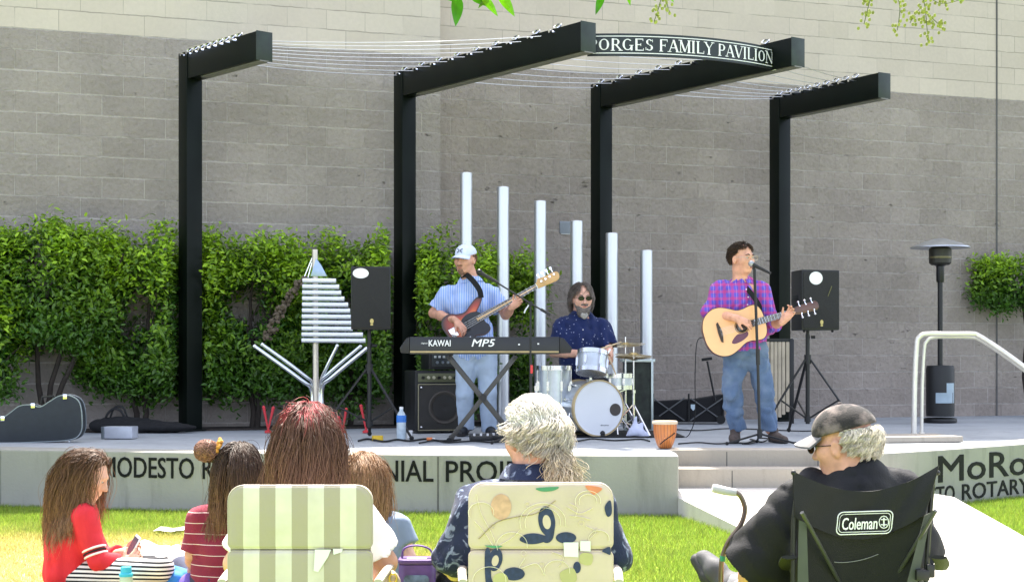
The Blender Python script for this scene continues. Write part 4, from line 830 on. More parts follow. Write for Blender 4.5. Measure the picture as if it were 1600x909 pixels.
put_text('small_lettering', 'digital', .012, WL, t, q(658, 537) + Vector((0, -.0015, 0)), (1, 0, 0), (0, 0, 1), .0, .002, .055)
for px, py in ((811, 538), (841, 537)): b = MB(); p = q(px, py); b.box((p.x, -.003, p.z), (.016, .006, .012)); b.build('socket', WL, t)
for i in range(14): b = MB(); b.box((x0 + .07 + i * (x1 - x0 - .14) / 13, .29, .083), ((x1 - x0 - .14) / 13 - .003, .13, .016)); b.build('white_key', WHITEP, t)
t = thing('keyboard_stand', 'black X-frame stand carrying the keyboard', 'keyboard stand', l.base)
for a, c, dy in (((703, l.yb - 4), (806, 556), .05), ((806, l.yb - 4), (700, 556), .10)):
    d0, d1 = l(*a, dy), l(*c, dy); ax = (d1 - d0).normalized()
    for off in (0, .17):
        b = MB(); M = frame(ax, y=(0, 1, 0)); b.box((d0 + d1) / 2 + Vector((0, off, 0)), ((d1 - d0).length, .022, .042), M); b.build('crossbar', mat('gunmetal', (.055, .052, .048), .4, .4), t, bevel=.003)
    b = MB(); b.cyl(d0 + Vector((0, -.14, 0)), d0 + Vector((0, .36, 0)), .019, n=10); o = b.build('foot_bar', BLKM, t)
    for y in (-.15, .37): b = MB(); b.cyl(d0 + Vector((0, y - .02, 0)), d0 + Vector((0, y + .02, 0)), .026, n=12); b.build('rubber_cap', RUB, o)
    b = MB(); b.cyl(d1 + Vector((0, -.06, -.012)), d1 + Vector((0, .30, -.012)), .016, n=10); b.build('support_arm', BLKM, t)
b = MB(); p = l(755, 621, .0); b.cyl(p, p + Vector((0, .29, 0)), .03, n=12); b.build('pivot', BLKM, t)
def tripod(t, r_, h_, angs, tr=.009):
    for a in angs:
        e = Vector((r_ * math.cos(R(a)), r_ * math.sin(R(a)), .012)); b = MB(); b.tube([(0, 0, h_), e], tr, 7); o = b.build('leg', BLKM, t); b = MB(); b.ball(e, .015, 8, 6); b.build('rubber_foot', RUB, o)
def mic(t, p, d, ball=BLKM):
    d = Vector(d).normalized(); p = Vector(p); b = MB(); b.tube([p + d * .03, p + d * .06, p + d * .20], [.020, .016, .011], 12); o = b.build('microphone', BLK, t); b = MB(); b.ball(p + d * .012, .027, 14, 10); b.build('mesh_head', ball, o)
l = Loc(830, 13.05); t = thing('boom_microphone_stand', 'black boom microphone stand reaching to the bass player, crossing the keyboard', 'microphone stand', l.base)
tripod(t, .34, .14, (-70, 50, 170)); b = MB(); b.cyl((0, 0, .08), l(829, 556), .013, n=10); b.cyl(l(829, 556), l(829, 474), .009, n=10); b.build('pole', BLKM, t)
b = MB(); b.cyl(l(830, 583), l(830, 570), .0145, n=10); b.build('red_band', mat('red_tape', (.55, .03, .03), .5), t)
b = MB(); b.tube([l(763, 433), l(829, 474), l(858, 491)], .0075, 8); b.build('boom', BLKM, t); b = MB(); b.cyl(l(845, 483), l(860, 492), .012, n=10); b.build('counterweight', BLK, t)
b = MB(); p = l(829, 474); b.cyl(p + Vector((0, -.03, 0)), p + Vector((0, .03, 0)), .02, n=12); b.build('clutch', BLKM, t); b = MB(); b.tube([l(828, 474), l(821, 484), l(819, 489)], .008, 6); b.build('wing_knob', STEEL, t)
mic(t, l(747, 424), l(763, 433) - l(747, 424))
l = Loc(1187, 13.05); t = thing('straight_microphone_stand', 'black microphone stand in front of the singer\'s guitar', 'microphone stand', l.base)
tripod(t, .30, .09, (195, -12, 85)); b = MB(); b.tube([(0, 0, .06), l(1184, 560), l(1179, 428)], .0125, 10); b.build('pole', BLKM, t); b = MB(); b.cyl((0, 0, .06), (0, 0, .13), .022, n=12); b.build('collar', BLK, t)
b = MB(); b.cyl(l(1184.5, 570), l(1184, 545), .018, n=12); b.build('clutch', BLK, t)
mic(t, l(1172, 411), Vector((.9, -.35, -.5)), mat('grey_mesh', (.35, .36, .38), .35, .6)); b = MB(); b.tube([l(1179, 429), l(1179, 422), l(1177, 417)], .013, 8); b.build('clip', BLK, t)
# bottle, cables, small things on the deck
l = Loc(627, ZS(687)); t = thing('water_bottle', 'clear plastic water bottle with a blue label, standing beside the amplifier', 'bottle', l.base)
b = MB(); b.lathe([(.036, 0), (.043, .01), (.042, .06), (.044, .07), (.042, .13), (.044, .20), (.036, .235), (.018, .262), (.016, .28)], n=20); b.build('bottle_body', mat('clear_pet', (.42, .50, .56), .15, var=.1, scale=30, spec=.8), t)
b = MB(); b.lathe([(.0446, .16), (.0448, .165), (.0446, .215), (.043, .222)], n=20); b.build('label', mat('blue_label', (.02, .16, .55), .4), t); b = MB(); b.lathe([(.018, .278), (.018, .298), (0, .298)], n=16); b.build('bottle_cap', WHITEP, t)
l = Loc(640, ZS(684)); t = thing('paper_cup', 'tiny white paper cup next to the blue-labelled water bottle', 'cup', l.base); b = MB(); b.lathe([(.022, 0), (.028, .07), (.025, .069), (.020, .004), (0, .004)], n=16); b.build('cup', WHITEP, t)
l = Loc(590, ZS(688)); t = thing('tape_roll', 'roll of yellow tape on the stage beside the left speaker stand', 'tape', l.base); b = MB(); b.lathe([(.028, 0), (.05, 0), (.05, .045), (.028, .045), (.028, 0)], n=20); b.build('roll', mat('yellow_tape', (.65, .42, .02), .5), t)
def cable(lb, pts, r_=.006, m=None):
    p = [S(*q) for q in pts]; t = thing('audio_cable', lb, 'cable', p[0]); b = MB(); b.tube([v - p[0] + Vector((0, 0, r_)) for v in spline(p, 8)], r_, 6); b.build('lead', m or RUB, t); return t
cable('black cable trailing from the left speaker stand past the water bottle', ((560, 690), (575, 687), (600, 691), (620, 688), (640, 690), (665, 687), (690, 690), (720, 688)), .009)
cable('black cable looping round the keyboard stand\'s left foot', ((655, 693), (680, 689), (700, 692), (740, 690), (770, 692), (800, 689)), .007)
cable('black cable lying across the stage below the bass drum', ((870, 688), (900, 690), (925, 686.5), (960, 689), (1000, 687), (1015, 690)), .007)
cable('long black cable curling from the djembe to the singer\'s microphone stand', ((1060, 694), (1090, 692), (1120, 694), (1150, 692.5), (1170, 694), (1183, 690)), .006)
cable('black cable tangled at the foot of the singer\'s microphone stand', ((1160, 694), (1180, 689), (1172, 687), (1190, 691), (1200, 686), (1185, 685)), .006)
cable('black cable behind the singer\'s shoes', ((1050, 671), (1090, 673), (1140, 670), (1200, 672), (1260, 674), (1300, 671)), .006)
l = Loc(1068, ZS(682)); t = thing('thin_cable_arch', 'thin black cable rising from the floor in front of the folded wagon', 'cable', l.base); b = MB(); b.tube(spline([l(1058, 682), l(1070, 683), l(1078, 676), l(1086, 650), l(1086, 590), l(1089, 535), l(1100, 527)], 6), .0045, 5); b.build('lead', RUB, t)
l = Loc(672, ZS(688)); t = thing('plug', 'small orange and white plug on the stage by the amplifier', 'plug', l.base); b = MB(); b.cyl((-.03, 0, .015), (.02, 0, .015), .014, n=10); b.build('plug_body', mat('orange_plastic', (.65, .18, .05), .5), t); b = MB(); b.cyl((.02, 0, .015), (.045, 0, .015), .009, n=8); b.build('plug_pin', WHITEP, t)
for i, (px, py, w_, lb) in enumerate(((752, 688, .20, 'black effects pedal on the stage under the keyboard, left of its twin'), (783, 687, .22, 'black effects pedal with pale switches at the bass player\'s left shoe'))):
    l = Loc(px, ZS(py)); t = thing('effects_pedal', lb, 'pedal', l.base, R(5)); b = MB(); b.prism([(0, 0), (.14, 0), (.14, .06), (0, .035)], (-w_ / 2, 0, 0), (0, 1, 0), (0, 0, 1), (w_, 0, 0)); b.build('casing', BLK, t, bevel=.006)
    for k in range(3): b = MB(); b.cyl((-w_ * .3 + w_ * .3 * k, .04, .04), (-w_ * .3 + w_ * .3 * k, .04, .062), .011, n=10); b.build('switch', WHITEP, t)
# ------------------------------------------------------------ drums
SILV = mat('silver_shell', (.52, .56, .60), .28, .55, var=.08, scale=18, coat=.3); HEADW = mat('drum_head', (.72, .73, .75), .5, var=.03, scale=3); HOOP = mat('maple_hoop', (.50, .38, .20), .4, var=.1)
def drum(t, c, axis, r_, dep, hoop, head=HEADW, shell=SILV, lugs=8):
    """c = centre of the front head; axis points out of it"""
    a = Vector(axis).normalized(); M = frame(a, z=(0, 0, 1)) if abs(a.z) < .9 else frame(a, y=(0, 1, 0)); M = Matrix((M.col[1], M.col[2], M.col[0])).transposed(); c = Vector(c)
    b = MB(); b.lathe([(r_ * .98, -dep), (r_ * .98, 0)], c, M, 40); b.build('shell', shell, t)
    b = MB(); b.lathe([(0, .002), (r_ * .90, .003), (r_ * .97, .010), (r_ * .985, .004)], c, M, 40); b.build('front_head', head, t); b = MB(); b.lathe([(r_ * .985, -dep - .004), (r_ * .9, -dep - .003), (0, -dep - .002)], c, M, 40); b.build('back_head', head, t)
    for z_ in (-.03, -dep - .012): b = MB(); b.lathe([(r_ * .985, z_), (r_ * 1.035, z_), (r_ * 1.035, z_ + .042), (r_ * .985, z_ + .042), (r_ * .985, z_)], c, M, 40); b.build('hoop', hoop, t)
    for i in range(lugs):
        q = 2 * math.pi * (i + .5) / lugs; rd = M @ Vector((math.cos(q), math.sin(q), 0)); b = MB(); z_ = M.col[2]
        b.cyl(c + rd * r_ * 1.02 - z_ * .02, c + rd * r_ * 1.02 - z_ * (dep - .02), .004, n=6); b.box(c + rd * r_ * 1.01 - z_ * dep * .5, (.022, .022, min(.09, dep * .4)), M); b.build('lug', CHROME, t)
    return M
l = Loc(935, 14.3); t = thing('bass_drum', 'big silver bass drum with white front head, facing the audience', 'drum', l.base); ax = Vector((math.sin(R(24)), -math.cos(R(24)), 0)); cB = Vector((0, 0, .268))
MD = drum(t, cB, ax, .258, .40, HOOP, lugs=10); hx = Vector((math.cos(R(24)), math.sin(R(24)), 0))
b = MB(); b.prism([(.058 * math.cos(2 * math.pi * i / 24), .058 * math.sin(2 * math.pi * i / 24)) for i in range(24)], cB + hx * .175 + Vector((0, 0, -.015)) + ax * .0045, hx, (0, 0, 1), ax * .004); b.build('port_hole', mat('brown_port', (.06, .05, .042), .7), t, smooth=False)
put_text('head_lettering', 'drums', .014, BLK, t, cB + hx * .02 + Vector((0, 0, -.165)) + ax * .0045, hx, (0, 0, 1), .01, .001, .085)
for sx in (-1, 1):
    d = hx * sx; b = MB(); b.tube([cB - ax * .1 + d * .25 + Vector((0, 0, -.05)), cB + ax * .03 + d * .36 + Vector((0, 0, -.258))], .009, 8); b.build('spur', CHROME, t)
b = MB(); b.cyl(cB - ax * .16 + Vector((0, 0, .25)), cB - ax * .16 + Vector((0, 0, .52)), .013, n=10); b.build('tom_post', CHROME, t)
b = MB(); b.tube([cB - ax * .16 + Vector((0, 0, .30)), cB - ax * .12 + hx * .08 + Vector((0, 0, .40)), cB - ax * .12 + hx * .19 + Vector((0, 0, .55))], .010, 8); b.build('tom_arm', CHROME, t)
t = thing('rack_tom', 'small silver tom mounted above the bass drum', 'drum', l.base + l(926, 590)); drum(t, l(926, 551) - l(926, 590), (.08, .28, 1), .14, .19, mat('pale_hoop', (.66, .68, .70), .25, .9), lugs=6)
l = Loc(866, 14.55); t = thing('floor_tom', 'silver floor tom standing left of the bass drum', 'drum', l.base); drum(t, (0, 0, l(866, 573).z), (0, 0, 1), .168, .36, CHROME, lugs=8)
for a in (200, 320, 80): d = Vector((math.cos(R(a)), math.sin(R(a)), 0)) * .185; b = MB(); b.tube([d + Vector((0, 0, .5)), d + Vector((0, 0, .05)), d * 1.15 + Vector((0, 0, .012))], .008, 8); b.build('leg', CHROME, t); b = MB(); b.box(d + Vector((0, 0, .45)), (.03, .03, .05)); b.build('leg_bracket', CHROME, t)
l = Loc(962, 14.75); t = thing('snare_drum', 'shallow snare drum on a chrome stand between drummer and hi-hat', 'drum', l.base); drum(t, (0, 0, l(962, 585).z), (0, 0, 1), .17, .13, CHROME, lugs=8); b = MB(); b.cyl((0, 0, .1), (0, 0, .42), .012, n=10); b.build('stand_pole', CHROME, t)
for a in (30, 150, 270): d = Vector((math.cos(R(a)), math.sin(R(a)), 0)); b = MB(); b.tube([(0, 0, .22), d * .26 + Vector((0, 0, .01))], .009, 6); b.build('leg', CHROME, t); b = MB(); b.tube([(0, 0, .40), d * .175 + Vector((0, 0, .45))], .008, 6); b.build('basket_arm', CHROME, t)
BRASS = mat('cymbal_bronze', (.62, .50, .26), .25, .95, var=.08, scale=30)
def cymbal_stand(px, Z, ys, r_, lb, tilt, cat='cymbal'):
    l = Loc(px, Z); t = thing('cymbal_stand', lb, cat, l.base); top = l(px, ys[0]).z; b = MB(); b.cyl((0, 0, .06), (0, 0, top * .55), .013, n=10); b.cyl((0, 0, top * .5), (0, 0, top + .08), .007, n=8); b.build('pole', CHROME, t)
    b = MB(); b.cyl((0, 0, top * .53), (0, 0, top * .57), .021, n=10); b.build('collar', CHROME, t)
    for a in (-60, 60, 180): d = Vector((math.cos(R(a)), math.sin(R(a)), 0)); b = MB(); b.tube([(0, 0, .30), d * .27 + Vector((0, 0, .012))], .009, 7); b.build('leg', CHROME, t); b = MB(); b.tube([(0, 0, .10), d * .15 + Vector((0, 0, .14))], .006, 6); b.build('brace', CHROME, t)
    for i, y in enumerate(ys): M = Matrix.Rotation(R(tilt * (1 if i == 0 else .4)), 3, 'Y') @ Matrix.Rotation(R(6), 3, 'X'); s_ = 1 if i == 0 else -1; b = MB(); b.lathe([(.008, .03 * s_), (.035, .026 * s_), (.05, .014 * s_), (r_ * .6, .008 * s_), (r_, 0), (r_ * .6, .008 * s_ - .002), (.05, .012 * s_)], (0, 0, l(px, y).z), M, 36); b.build('cymbal_plate', BRASS, t)
cymbal_stand(990, 14.5, (555, 558), .175, 'pair of hi-hat cymbals on a chrome stand right of the drummer', 3, 'hi-hat')
cymbal_stand(977, 14.95, (539,), .20, 'thin crash cymbal standing just behind the hi-hat', -4)
l = Loc(908, 15.1); t = thing('drum_stool', 'round black drum stool under the drummer', 'stool', l.base); b = MB(); b.lathe([(0, .44), (.15, .44), (.165, .46), (.165, .50), (.15, .515), (0, .515)], n=28); b.build('seat', BLKF, t); b = MB(); b.cyl((0, 0, .1), (0, 0, .45), .015, n=10); b.build('pole', CHROME, t)
for a in (0, 120, 240): d = Vector((math.cos(R(a)), math.sin(R(a)), 0)); b = MB(); b.tube([(0, 0, .25), d * .27 + Vector((0, 0, .012))], .010, 7); b.build('leg', CHROME, t)
l = Loc(945, 14.6); t = thing('drum_rug', 'thin black rug under the drum kit', 'rug', l.base); b = MB(); b.prism(rrect(1.45, 1.25, .03), (0, .25, .001), (1, 0, 0), (0, 1, 0), (0, 0, .007)); b.build('rug', BLKF, t)
l = Loc(998, 15.5); t = thing('equipment_rack', 'tall black equipment case edged in pale metal, right of the drums below the shortest pipe', 'equipment case', l.base); b = MB(); wd, hg = 42 / l.k, l(998, 563).z
b.box((0, .18, hg / 2), (wd, .34, hg - .03)); b.build('case_body', mat('mottled_black', (.02, .028, .02), .6, var=.6, scale=14), t, smooth=False); PEDG = mat('pale_metal_edge', (.55, .62, .60), .35, .5)
for sx in (-1, 1): b = MB(); b.box((sx * wd / 2, 0, hg / 2), (.022, .022, hg)); b.build('corner_edge', PEDG, t, bevel=.003)
b = MB(); b.box((0, .18, hg), (wd + .06, .38, .03)); b.build('lid', PEDG, t, bevel=.004)
l = Loc(998, ZS(682)); t = thing('white_cloth_bag', 'crumpled white cloth bag with pointed corners, on the stage right of the bass drum', 'bag', l.base)
s = SDF(); T = lambda px, py, dy=0: l(px, py, dy)
for a, c, ra, rb in (((1010, 680), (988, 676), .03, .035), ((990, 676), (994, 652), .045, .006), ((1002, 676), (1011, 682), .03, .012), ((988, 674), (981, 681), .035, .012), ((998, 672), (1003, 662), .04, .015)): s.cap(T(*a), T(*c), ra, rb, .03)
s.cut((0, 0, .004), (0, 0, -1)); s.noise = wrinkle(.008, 60, 5); s.build('cloth', mat('white_cloth', (.60, .63, .78), .8, var=.06), t, .007)
# djembe
l = Loc(1039, ZS(700)); t = thing('djembe', 'small orange wooden hand drum standing at the right front edge of the stage', 'hand drum', l.base)
dm = mat('striped_wood', (.46, .145, .028), .4, var=.1, coat=.3); n, L, bs = nodes_of(dm); src = bs.inputs['Base Color'].links[0].from_socket; tc = [x for x in n if x.type == 'TEX_COORD'][0]
gr = N(n, 'ShaderNodeTexGradient', gradient_type='RADIAL'); L.new(tc.outputs['Object'], gr.inputs[0]); mm = N(n, 'ShaderNodeMath', operation='MULTIPLY', i_1=22.0); L.new(gr.outputs['Fac'], mm.inputs[0]); fr = N(n, 'ShaderNodeMath', operation='FRACT'); L.new(mm.outputs[0], fr.inputs[0]); gt = N(n, 'ShaderNodeMath', operation='GREATER_THAN', i_1=.84); L.new(fr.outputs[0], gt.inputs[0])
mx = N(n, 'ShaderNodeMix', data_type='RGBA'); mx.inputs['B'].default_value = (.16, .05, .02, 1); L.new(gt.outputs[0], mx.inputs['Factor']); L.new(src, mx.inputs['A']); L.new(mx.outputs['Result'], bs.inputs['Base Color'])
b = MB(); b.lathe([(.045, 0), (.054, .006), (.068, .035), (.084, .08), (.093, .125), (.096, .165), (.096, .20), (0, .20)], n=36); b.build('body', dm, t); b = MB(); b.lathe([(.0975, .196), (.104, .198), (.104, .214), (.099, .222), (.094, .224), (0, .222)], n=36); b.build('drum_skin', mat('hide', (.52, .42, .30), .7), t)
b = MB(); b.tube([Vector((.1 * math.sin(R(a)) * (.74 + .26 * (a + 40) / 95), -.1 * math.cos(R(a)) * (.74 + .26 * (a + 40) / 95), .035 + .10 * (a + 40) / 95)) for a in range(-40, 56, 8)], .004, 6); b.build('cord', BLK, t)
# folded wagon
l = Loc(1076, 17.2); t = thing('folding_wagon', 'black collapsible fabric wagon with crossed metal bars, folded against the block wall', 'wagon', l.base); fab = MB(); wd = 112 / l.k; h1, h2 = l(1076, 626).z, l(1076, 616).z
fab.prism([(-wd / 2, .02), (wd / 2, .02), (wd / 2, h2), (.1, h1 + .02), (-wd / 2, h1 - .01)], (0, 0, 0), (1, 0, 0), (0, 0, 1), (0, .30, 0)); fab.build('fabric_body', BLKF, t, bevel=.015)
gmx = mat('grey_bar', (.12, .125, .13), .4, .6)
for a, c in ((-.40, -.05), (-.05, -.40), (.02, .38), (.38, .02)): b = MB(); b.tube([(a, -.012, .04), (c, -.012, .29)], .008, 6); b.build('cross_bar', gmx, t)
for x in (-.4, .0, .39): b = MB(); b.cyl((x, -.012, .02), (x, -.012, .34), .011, n=8); b.build('upright', BLKM, t)
b = MB(); b.prism([(-.028, .03), (.028, .03), (.028, -.01), (0, -.04), (-.028, -.01)], (.05, -.016, .19), (1, 0, 0), (0, 0, 1), (0, -.002, 0)); b.build('badge', mat('pale_blue_badge', (.45, .55, .60), .5), t)
b = MB(); b.tube([l(1118, 628, -.03), l(1105, 564, -.10)], .011, 8); b.build('handle_bar', BLKM, t); b = MB(); p = l(1104, 561, -.10); b.cyl(p - Vector((.055, 0, .006)), p + Vector((.06, 0, .01)), .016, n=10); b.build('grip', RUB, t)
for x in (-.36, .36): b = MB(); b.cyl((x, -.03, .05), (x, .01, .05), .05, n=18); b.build('wheel', RUB, t)
# wooden bar panel on the last post
l = Loc(1215, 17.35); t = thing('wooden_chime_panel', 'upright panel of pale tan vertical bars in a black frame, behind the singer\'s left leg', 'chime panel', l.base)
for i, px in enumerate((1199.5, 1206, 1212, 1218, 1224, 1230.5)): b = MB(); y1 = 664 - 4.2 * i; b.prism(rrect(5.0 / l.k, (y1 - 534) / l.k, .006, 2), (l(px, 534).x, -.02, (l(px, 534).z + l(px, y1).z) / 2), (1, 0, 0), (0, 0, 1), (0, .025, 0)); b.build('bar', mat('tan_wood_bar', (.42, .35, .25), .5, var=.15, scale=10), t)
for px in (1193, 1237): b = MB(); b.box((l(px, 600).x, .015, l(px, 530).z / 2), (.05, .05, l(px, 530).z)); b.build('frame_post', BLKM, t, bevel=.004)
for py in (531, 640): b = MB(); b.box((l(1215, py).x, .018, l(1215, py).z), (48 / l.k, .03, .035)); b.build('frame_rail', BLKM, t)
# patio heater, hand rail
l = Loc(1469, 17.6); t = thing('patio_heater', 'tall black mushroom-shaped patio heater standing against the block wall', 'patio heater', l.base); q = lambda y: l(1469, y).z
b = MB(); b.lathe([(0, q(372)), (.06, q(373)), (.19, q(378)), (.335, q(386)), (.337, q(387.5)), (.33, q(387)), (.10, q(382)), (0, q(382))], n=40); b.build('reflector_hood', mat('dull_aluminium', (.52, .54, .58), .35, .85), t)
b = MB(); b.lathe([(.10, q(414)), (.125, q(411)), (.128, q(389)), (.10, q(386)), (0, q(386))], n=28); b.build('burner', mat('dark_bronze', (.035, .032, .025), .45, .5), t); b = MB(); b.lathe([(.1285, q(404)), (.130, q(403)), (.1285, q(401))], n=28); b.build('burner_band', mat('dull_brass', (.14, .12, .06), .4, .6), t)
b = MB(); b.lathe([(.038, q(441)), (.045, q(438)), (.045, q(416)), (.09, q(413))], n=20); b.build('neck', BLKM, t); b = MB(); b.cyl((0, 0, q(574)), (0, 0, q(440)), .029, n=16); b.build('pole', BLKM, t); b = MB(); b.lathe([(.036, q(441)), (.036, q(437))], n=16); b.build('collar', CHROME, t)
b = MB(); b.lathe([(.158, q(650)), (.160, q(640)), (.160, q(576)), (.15, q(571)), (0, q(570))], n=32); b.build('tank_housing', BLK, t); b = MB(); b.lathe([(.185, 0), (.19, .02), (.185, .045), (.16, .055)], n=32); b.build('base', BLKM, t)
lab = MB(); pr = lambda px, py: Vector((px / l.k - 1469 / l.k, 0, q(py)))
for x0, x1, y0, y1 in ((1457, 1487, 613, 629), (1473, 1487, 598, 613)):
    rows = []
    for yy in (y1, y0):
        row = []
        for i in range(7):
            x = (x0 + (x1 - x0) * i / 6 - 1469) / l.k; x = max(-.155, min(.155, x)); row.append((x, -math.sqrt(.1615 ** 2 - x * x), q(yy)))
        rows.append(row)
    lab.sheet(rows)
lab.build('notice_sticker', mat('pale_notice', (.30, .38, .44), .4), t)
l = Loc(1432, 14.5); t = thing('hand_rail', 'bent tubular metal hand rail at the right end of the stage, sloping down rightwards', 'hand rail', l.base); RAILM = mat('satin_rail', (.70, .66, .60), .42, .65, var=.05)
b = MB(); b.tube(spline([l(1428, l.yb), l(1429, 600), l(1432, 540), l(1436, 527), l(1448, 521.5), l(1490, 521.5), l(1518, 521.5), l(1530, 525), l(1570, 551, -.1), l(1620, 588, -.25), l(1700, 648, -.5), l(1740, 680, -.6)], 5), .025, 12); b.build('rail', RAILM, t)
b = MB(); b.tube(spline([l(1440, l.yb - 2, .1), l(1441, 600, .1), l(1444, 545, .1), l(1448, 533, .1), l(1458, 527, .1), l(1490, 526.5, .1), l(1516, 527, .1), l(1531, 531, .1), l(1571, 557, .0), l(1621, 594, -.15), l(1701, 654, -.4)], 5), .017, 10); b.build('inner_rail', RAILM, t)
for px, dy in ((1428, 0), (1440, .1)): b = MB(); p = l(px, l.yb, dy); b.lathe([(.042, 0), (.042, .008), (.028, .010), (.028, .03)], (p.x, dy, 0), n=18); b.build('floor_flange', RAILM, t)
b = MB(); p0, p1 = l(1720, 664, -.55), l(1722, 720, -.55); b.tube([p0, (p0.x, p0.y, -SZ)], .026, 10); b.build('end_post', RAILM, t)
# ------------------------------------------------------------ guitars
def guitar(root, o, ax, up, spec):
    """o = centre of the body, ax = towards the headstock, up = out of the top; built in the thing's frame"""
    M = frame(ax, z=up); X, Y, Zv = M.col; o = Vector(o); T = lambda x, y, z=0: o + M @ Vector((x, y, z))
    return T, M
def ribbon(pts, wd, m, t):
    b = MB(); rows = []; k = len(pts)
    for i, p in enumerate(pts):
        d = (pts[min(i + 1, k - 1)] - pts[max(i - 1, 0)]).normalized(); s_ = d.cross(Vector((0, -1, .15))); s_ = s_.normalized() if s_.length > .05 else Vector((1, 0, 0)); rows.append([p - s_ * wd, p, p + s_ * wd])
    b.sheet(rows); return b.build('strap', m, t, thick=.004)
def strings(T, root, x0, x1, z, n, w0, w1, m):
    for i in range(n): b = MB(); f = (i / (n - 1) - .5); b.tube([T(x0, f * w0, z), T(x1, f * w1, z - .002)], .0007, 4); b.build('string', m, root)
def frets(T, root, xn, scale, k, xe, w, z, m):
    b = MB()
    for i in range(1, k + 1):
        x = xn - scale * (1 - 2 ** (-i / 12))
        if x < xe: break
        b.tube([T(x, -w / 2, z), T(x, w / 2, z)], .0009, 4)
    b.build('frets', m, root)
FB = mat('rosewood', (.035, .02, .015), .6, var=.2, scale=30); PEARL = mat('pearl', (.7, .7, .66), .3)
def acoustic(o, ax, up, label, strap):
    t = thing('acoustic_guitar', label, 'acoustic guitar', o); T, M = guitar(t, (0, 0, 0), ax, up, None); X, Y, Zv = M.col
    half = [(-.255, 0), (-.25, .07), (-.22, .14), (-.16, .187), (-.09, .198), (-.02, .175), (.05, .138), (.10, .133), (.16, .143), (.205, .140), (.235, .11), (.25, .06), (.252, 0)]
    pts = half + [(x, -y) for x, y in half[-2:0:-1]]; poly = [(p.x, p.y) for p in spline(pts, 5, True)]
    b = MB(); b.prism(poly, T(0, 0, 0), X, Y, Zv * -.10); b.build('sides', mat('red_brown_wood', (.20, .045, .02), .3, var=.15, coat=.5), t)
    b = MB(); b.prism(poly, T(0, 0, .0), X * .997, Y * .997, Zv * .004); b.build('soundboard', mat('spruce_top', (.80, .44, .19), .35, var=.06, scale=5, coat=.25), t)
    b = MB(); b.tube([T(x, y, .003) for x, y in poly + poly[:1]], .0028, 5); b.build('binding', BLK, t)
    circ = lambda r_, z, x=.06: [T(x + r_ * math.cos(2 * math.pi * i / 28), r_ * math.sin(2 * math.pi * i / 28), z) for i in range(29)]
    b = MB(); b.add(circ(.05, .0048)[:-1], [tuple(range(28))]); b.build('sound_hole', mat('dark_hole', (.02, .012, .008), .8), t, smooth=False); b = MB(); b.tube(circ(.056, .0045), .003, 5); b.build('rosette', FB, t)
    pg = [(p.x, p.y) for p in spline([(.09, -.052), (.05, -.058), (.01, -.052), (-.03, -.075), (-.055, -.105), (-.03, -.12), (.03, -.112), (.085, -.085)], 5, True)]
    b = MB(); b.prism(pg, T(0, 0, .0045), X, Y, Zv * .0015); b.build('pickguard', mat('plum_pickguard', (.10, .018, .045), .25), t)
    b = MB(); b.prism([(-.135, -.075), (-.12, -.085), (-.11, -.04), (-.105, 0), (-.11, .04), (-.12, .085), (-.135, .075), (-.14, 0)], T(0, 0, .0045), X, Y, Zv * .010); b.build('bridge', FB, t)
    b = MB(); b.prism([(.11, -.028), (.49, -.022), (.49, .022), (.11, .028)], T(0, 0, .005), X, Y, Zv * .009); b.build('fingerboard', FB, t); frets(T, t, .49, .64, 20, .12, .05, .0142, CHROME)
    b = MB(); b.tube([T(.24, 0, -.014), T(.30, 0, -.010), T(.49, 0, -.008)], [.026, .024, .021], 10, flat=.8); b.build('neck', mat('mahogany', (.22, .09, .045), .4), t)
    b = MB(); b.prism([(.49, -.023), (.53, -.034), (.68, -.038), (.70, -.018), (.70, .018), (.68, .038), (.53, .034), (.49, .023)], T(0, 0, -.006), X, Y, Zv * .014); h = b.build('headstock', mat('dark_mahogany', (.09, .035, .022), .35, coat=.3), t, bevel=.003)
    for sy in (-1, 1):
        for i in range(3): b = MB(); x = .55 + .052 * i; b.cyl(T(x, sy * .03, .008), T(x, sy * .03, .02), .005, n=8); b.cyl(T(x, sy * .034, -.002), T(x, sy * .058, -.002), .004, n=6); b.ball(T(x, sy * .064, -.002), [.011, .011, .008], 8, 6); b.build('tuning_peg', CHROME, h)
    b = MB(); b.box(T(.49, 0, .012), (.006, .044, .012), M); b.build('nut', PEARL, t); strings(T, t, -.12, .49, .0185, 6, .055, .036, CHROME)
    if strap: ribbon(strap(T), .020, BLKF, t)
    return t, T, M
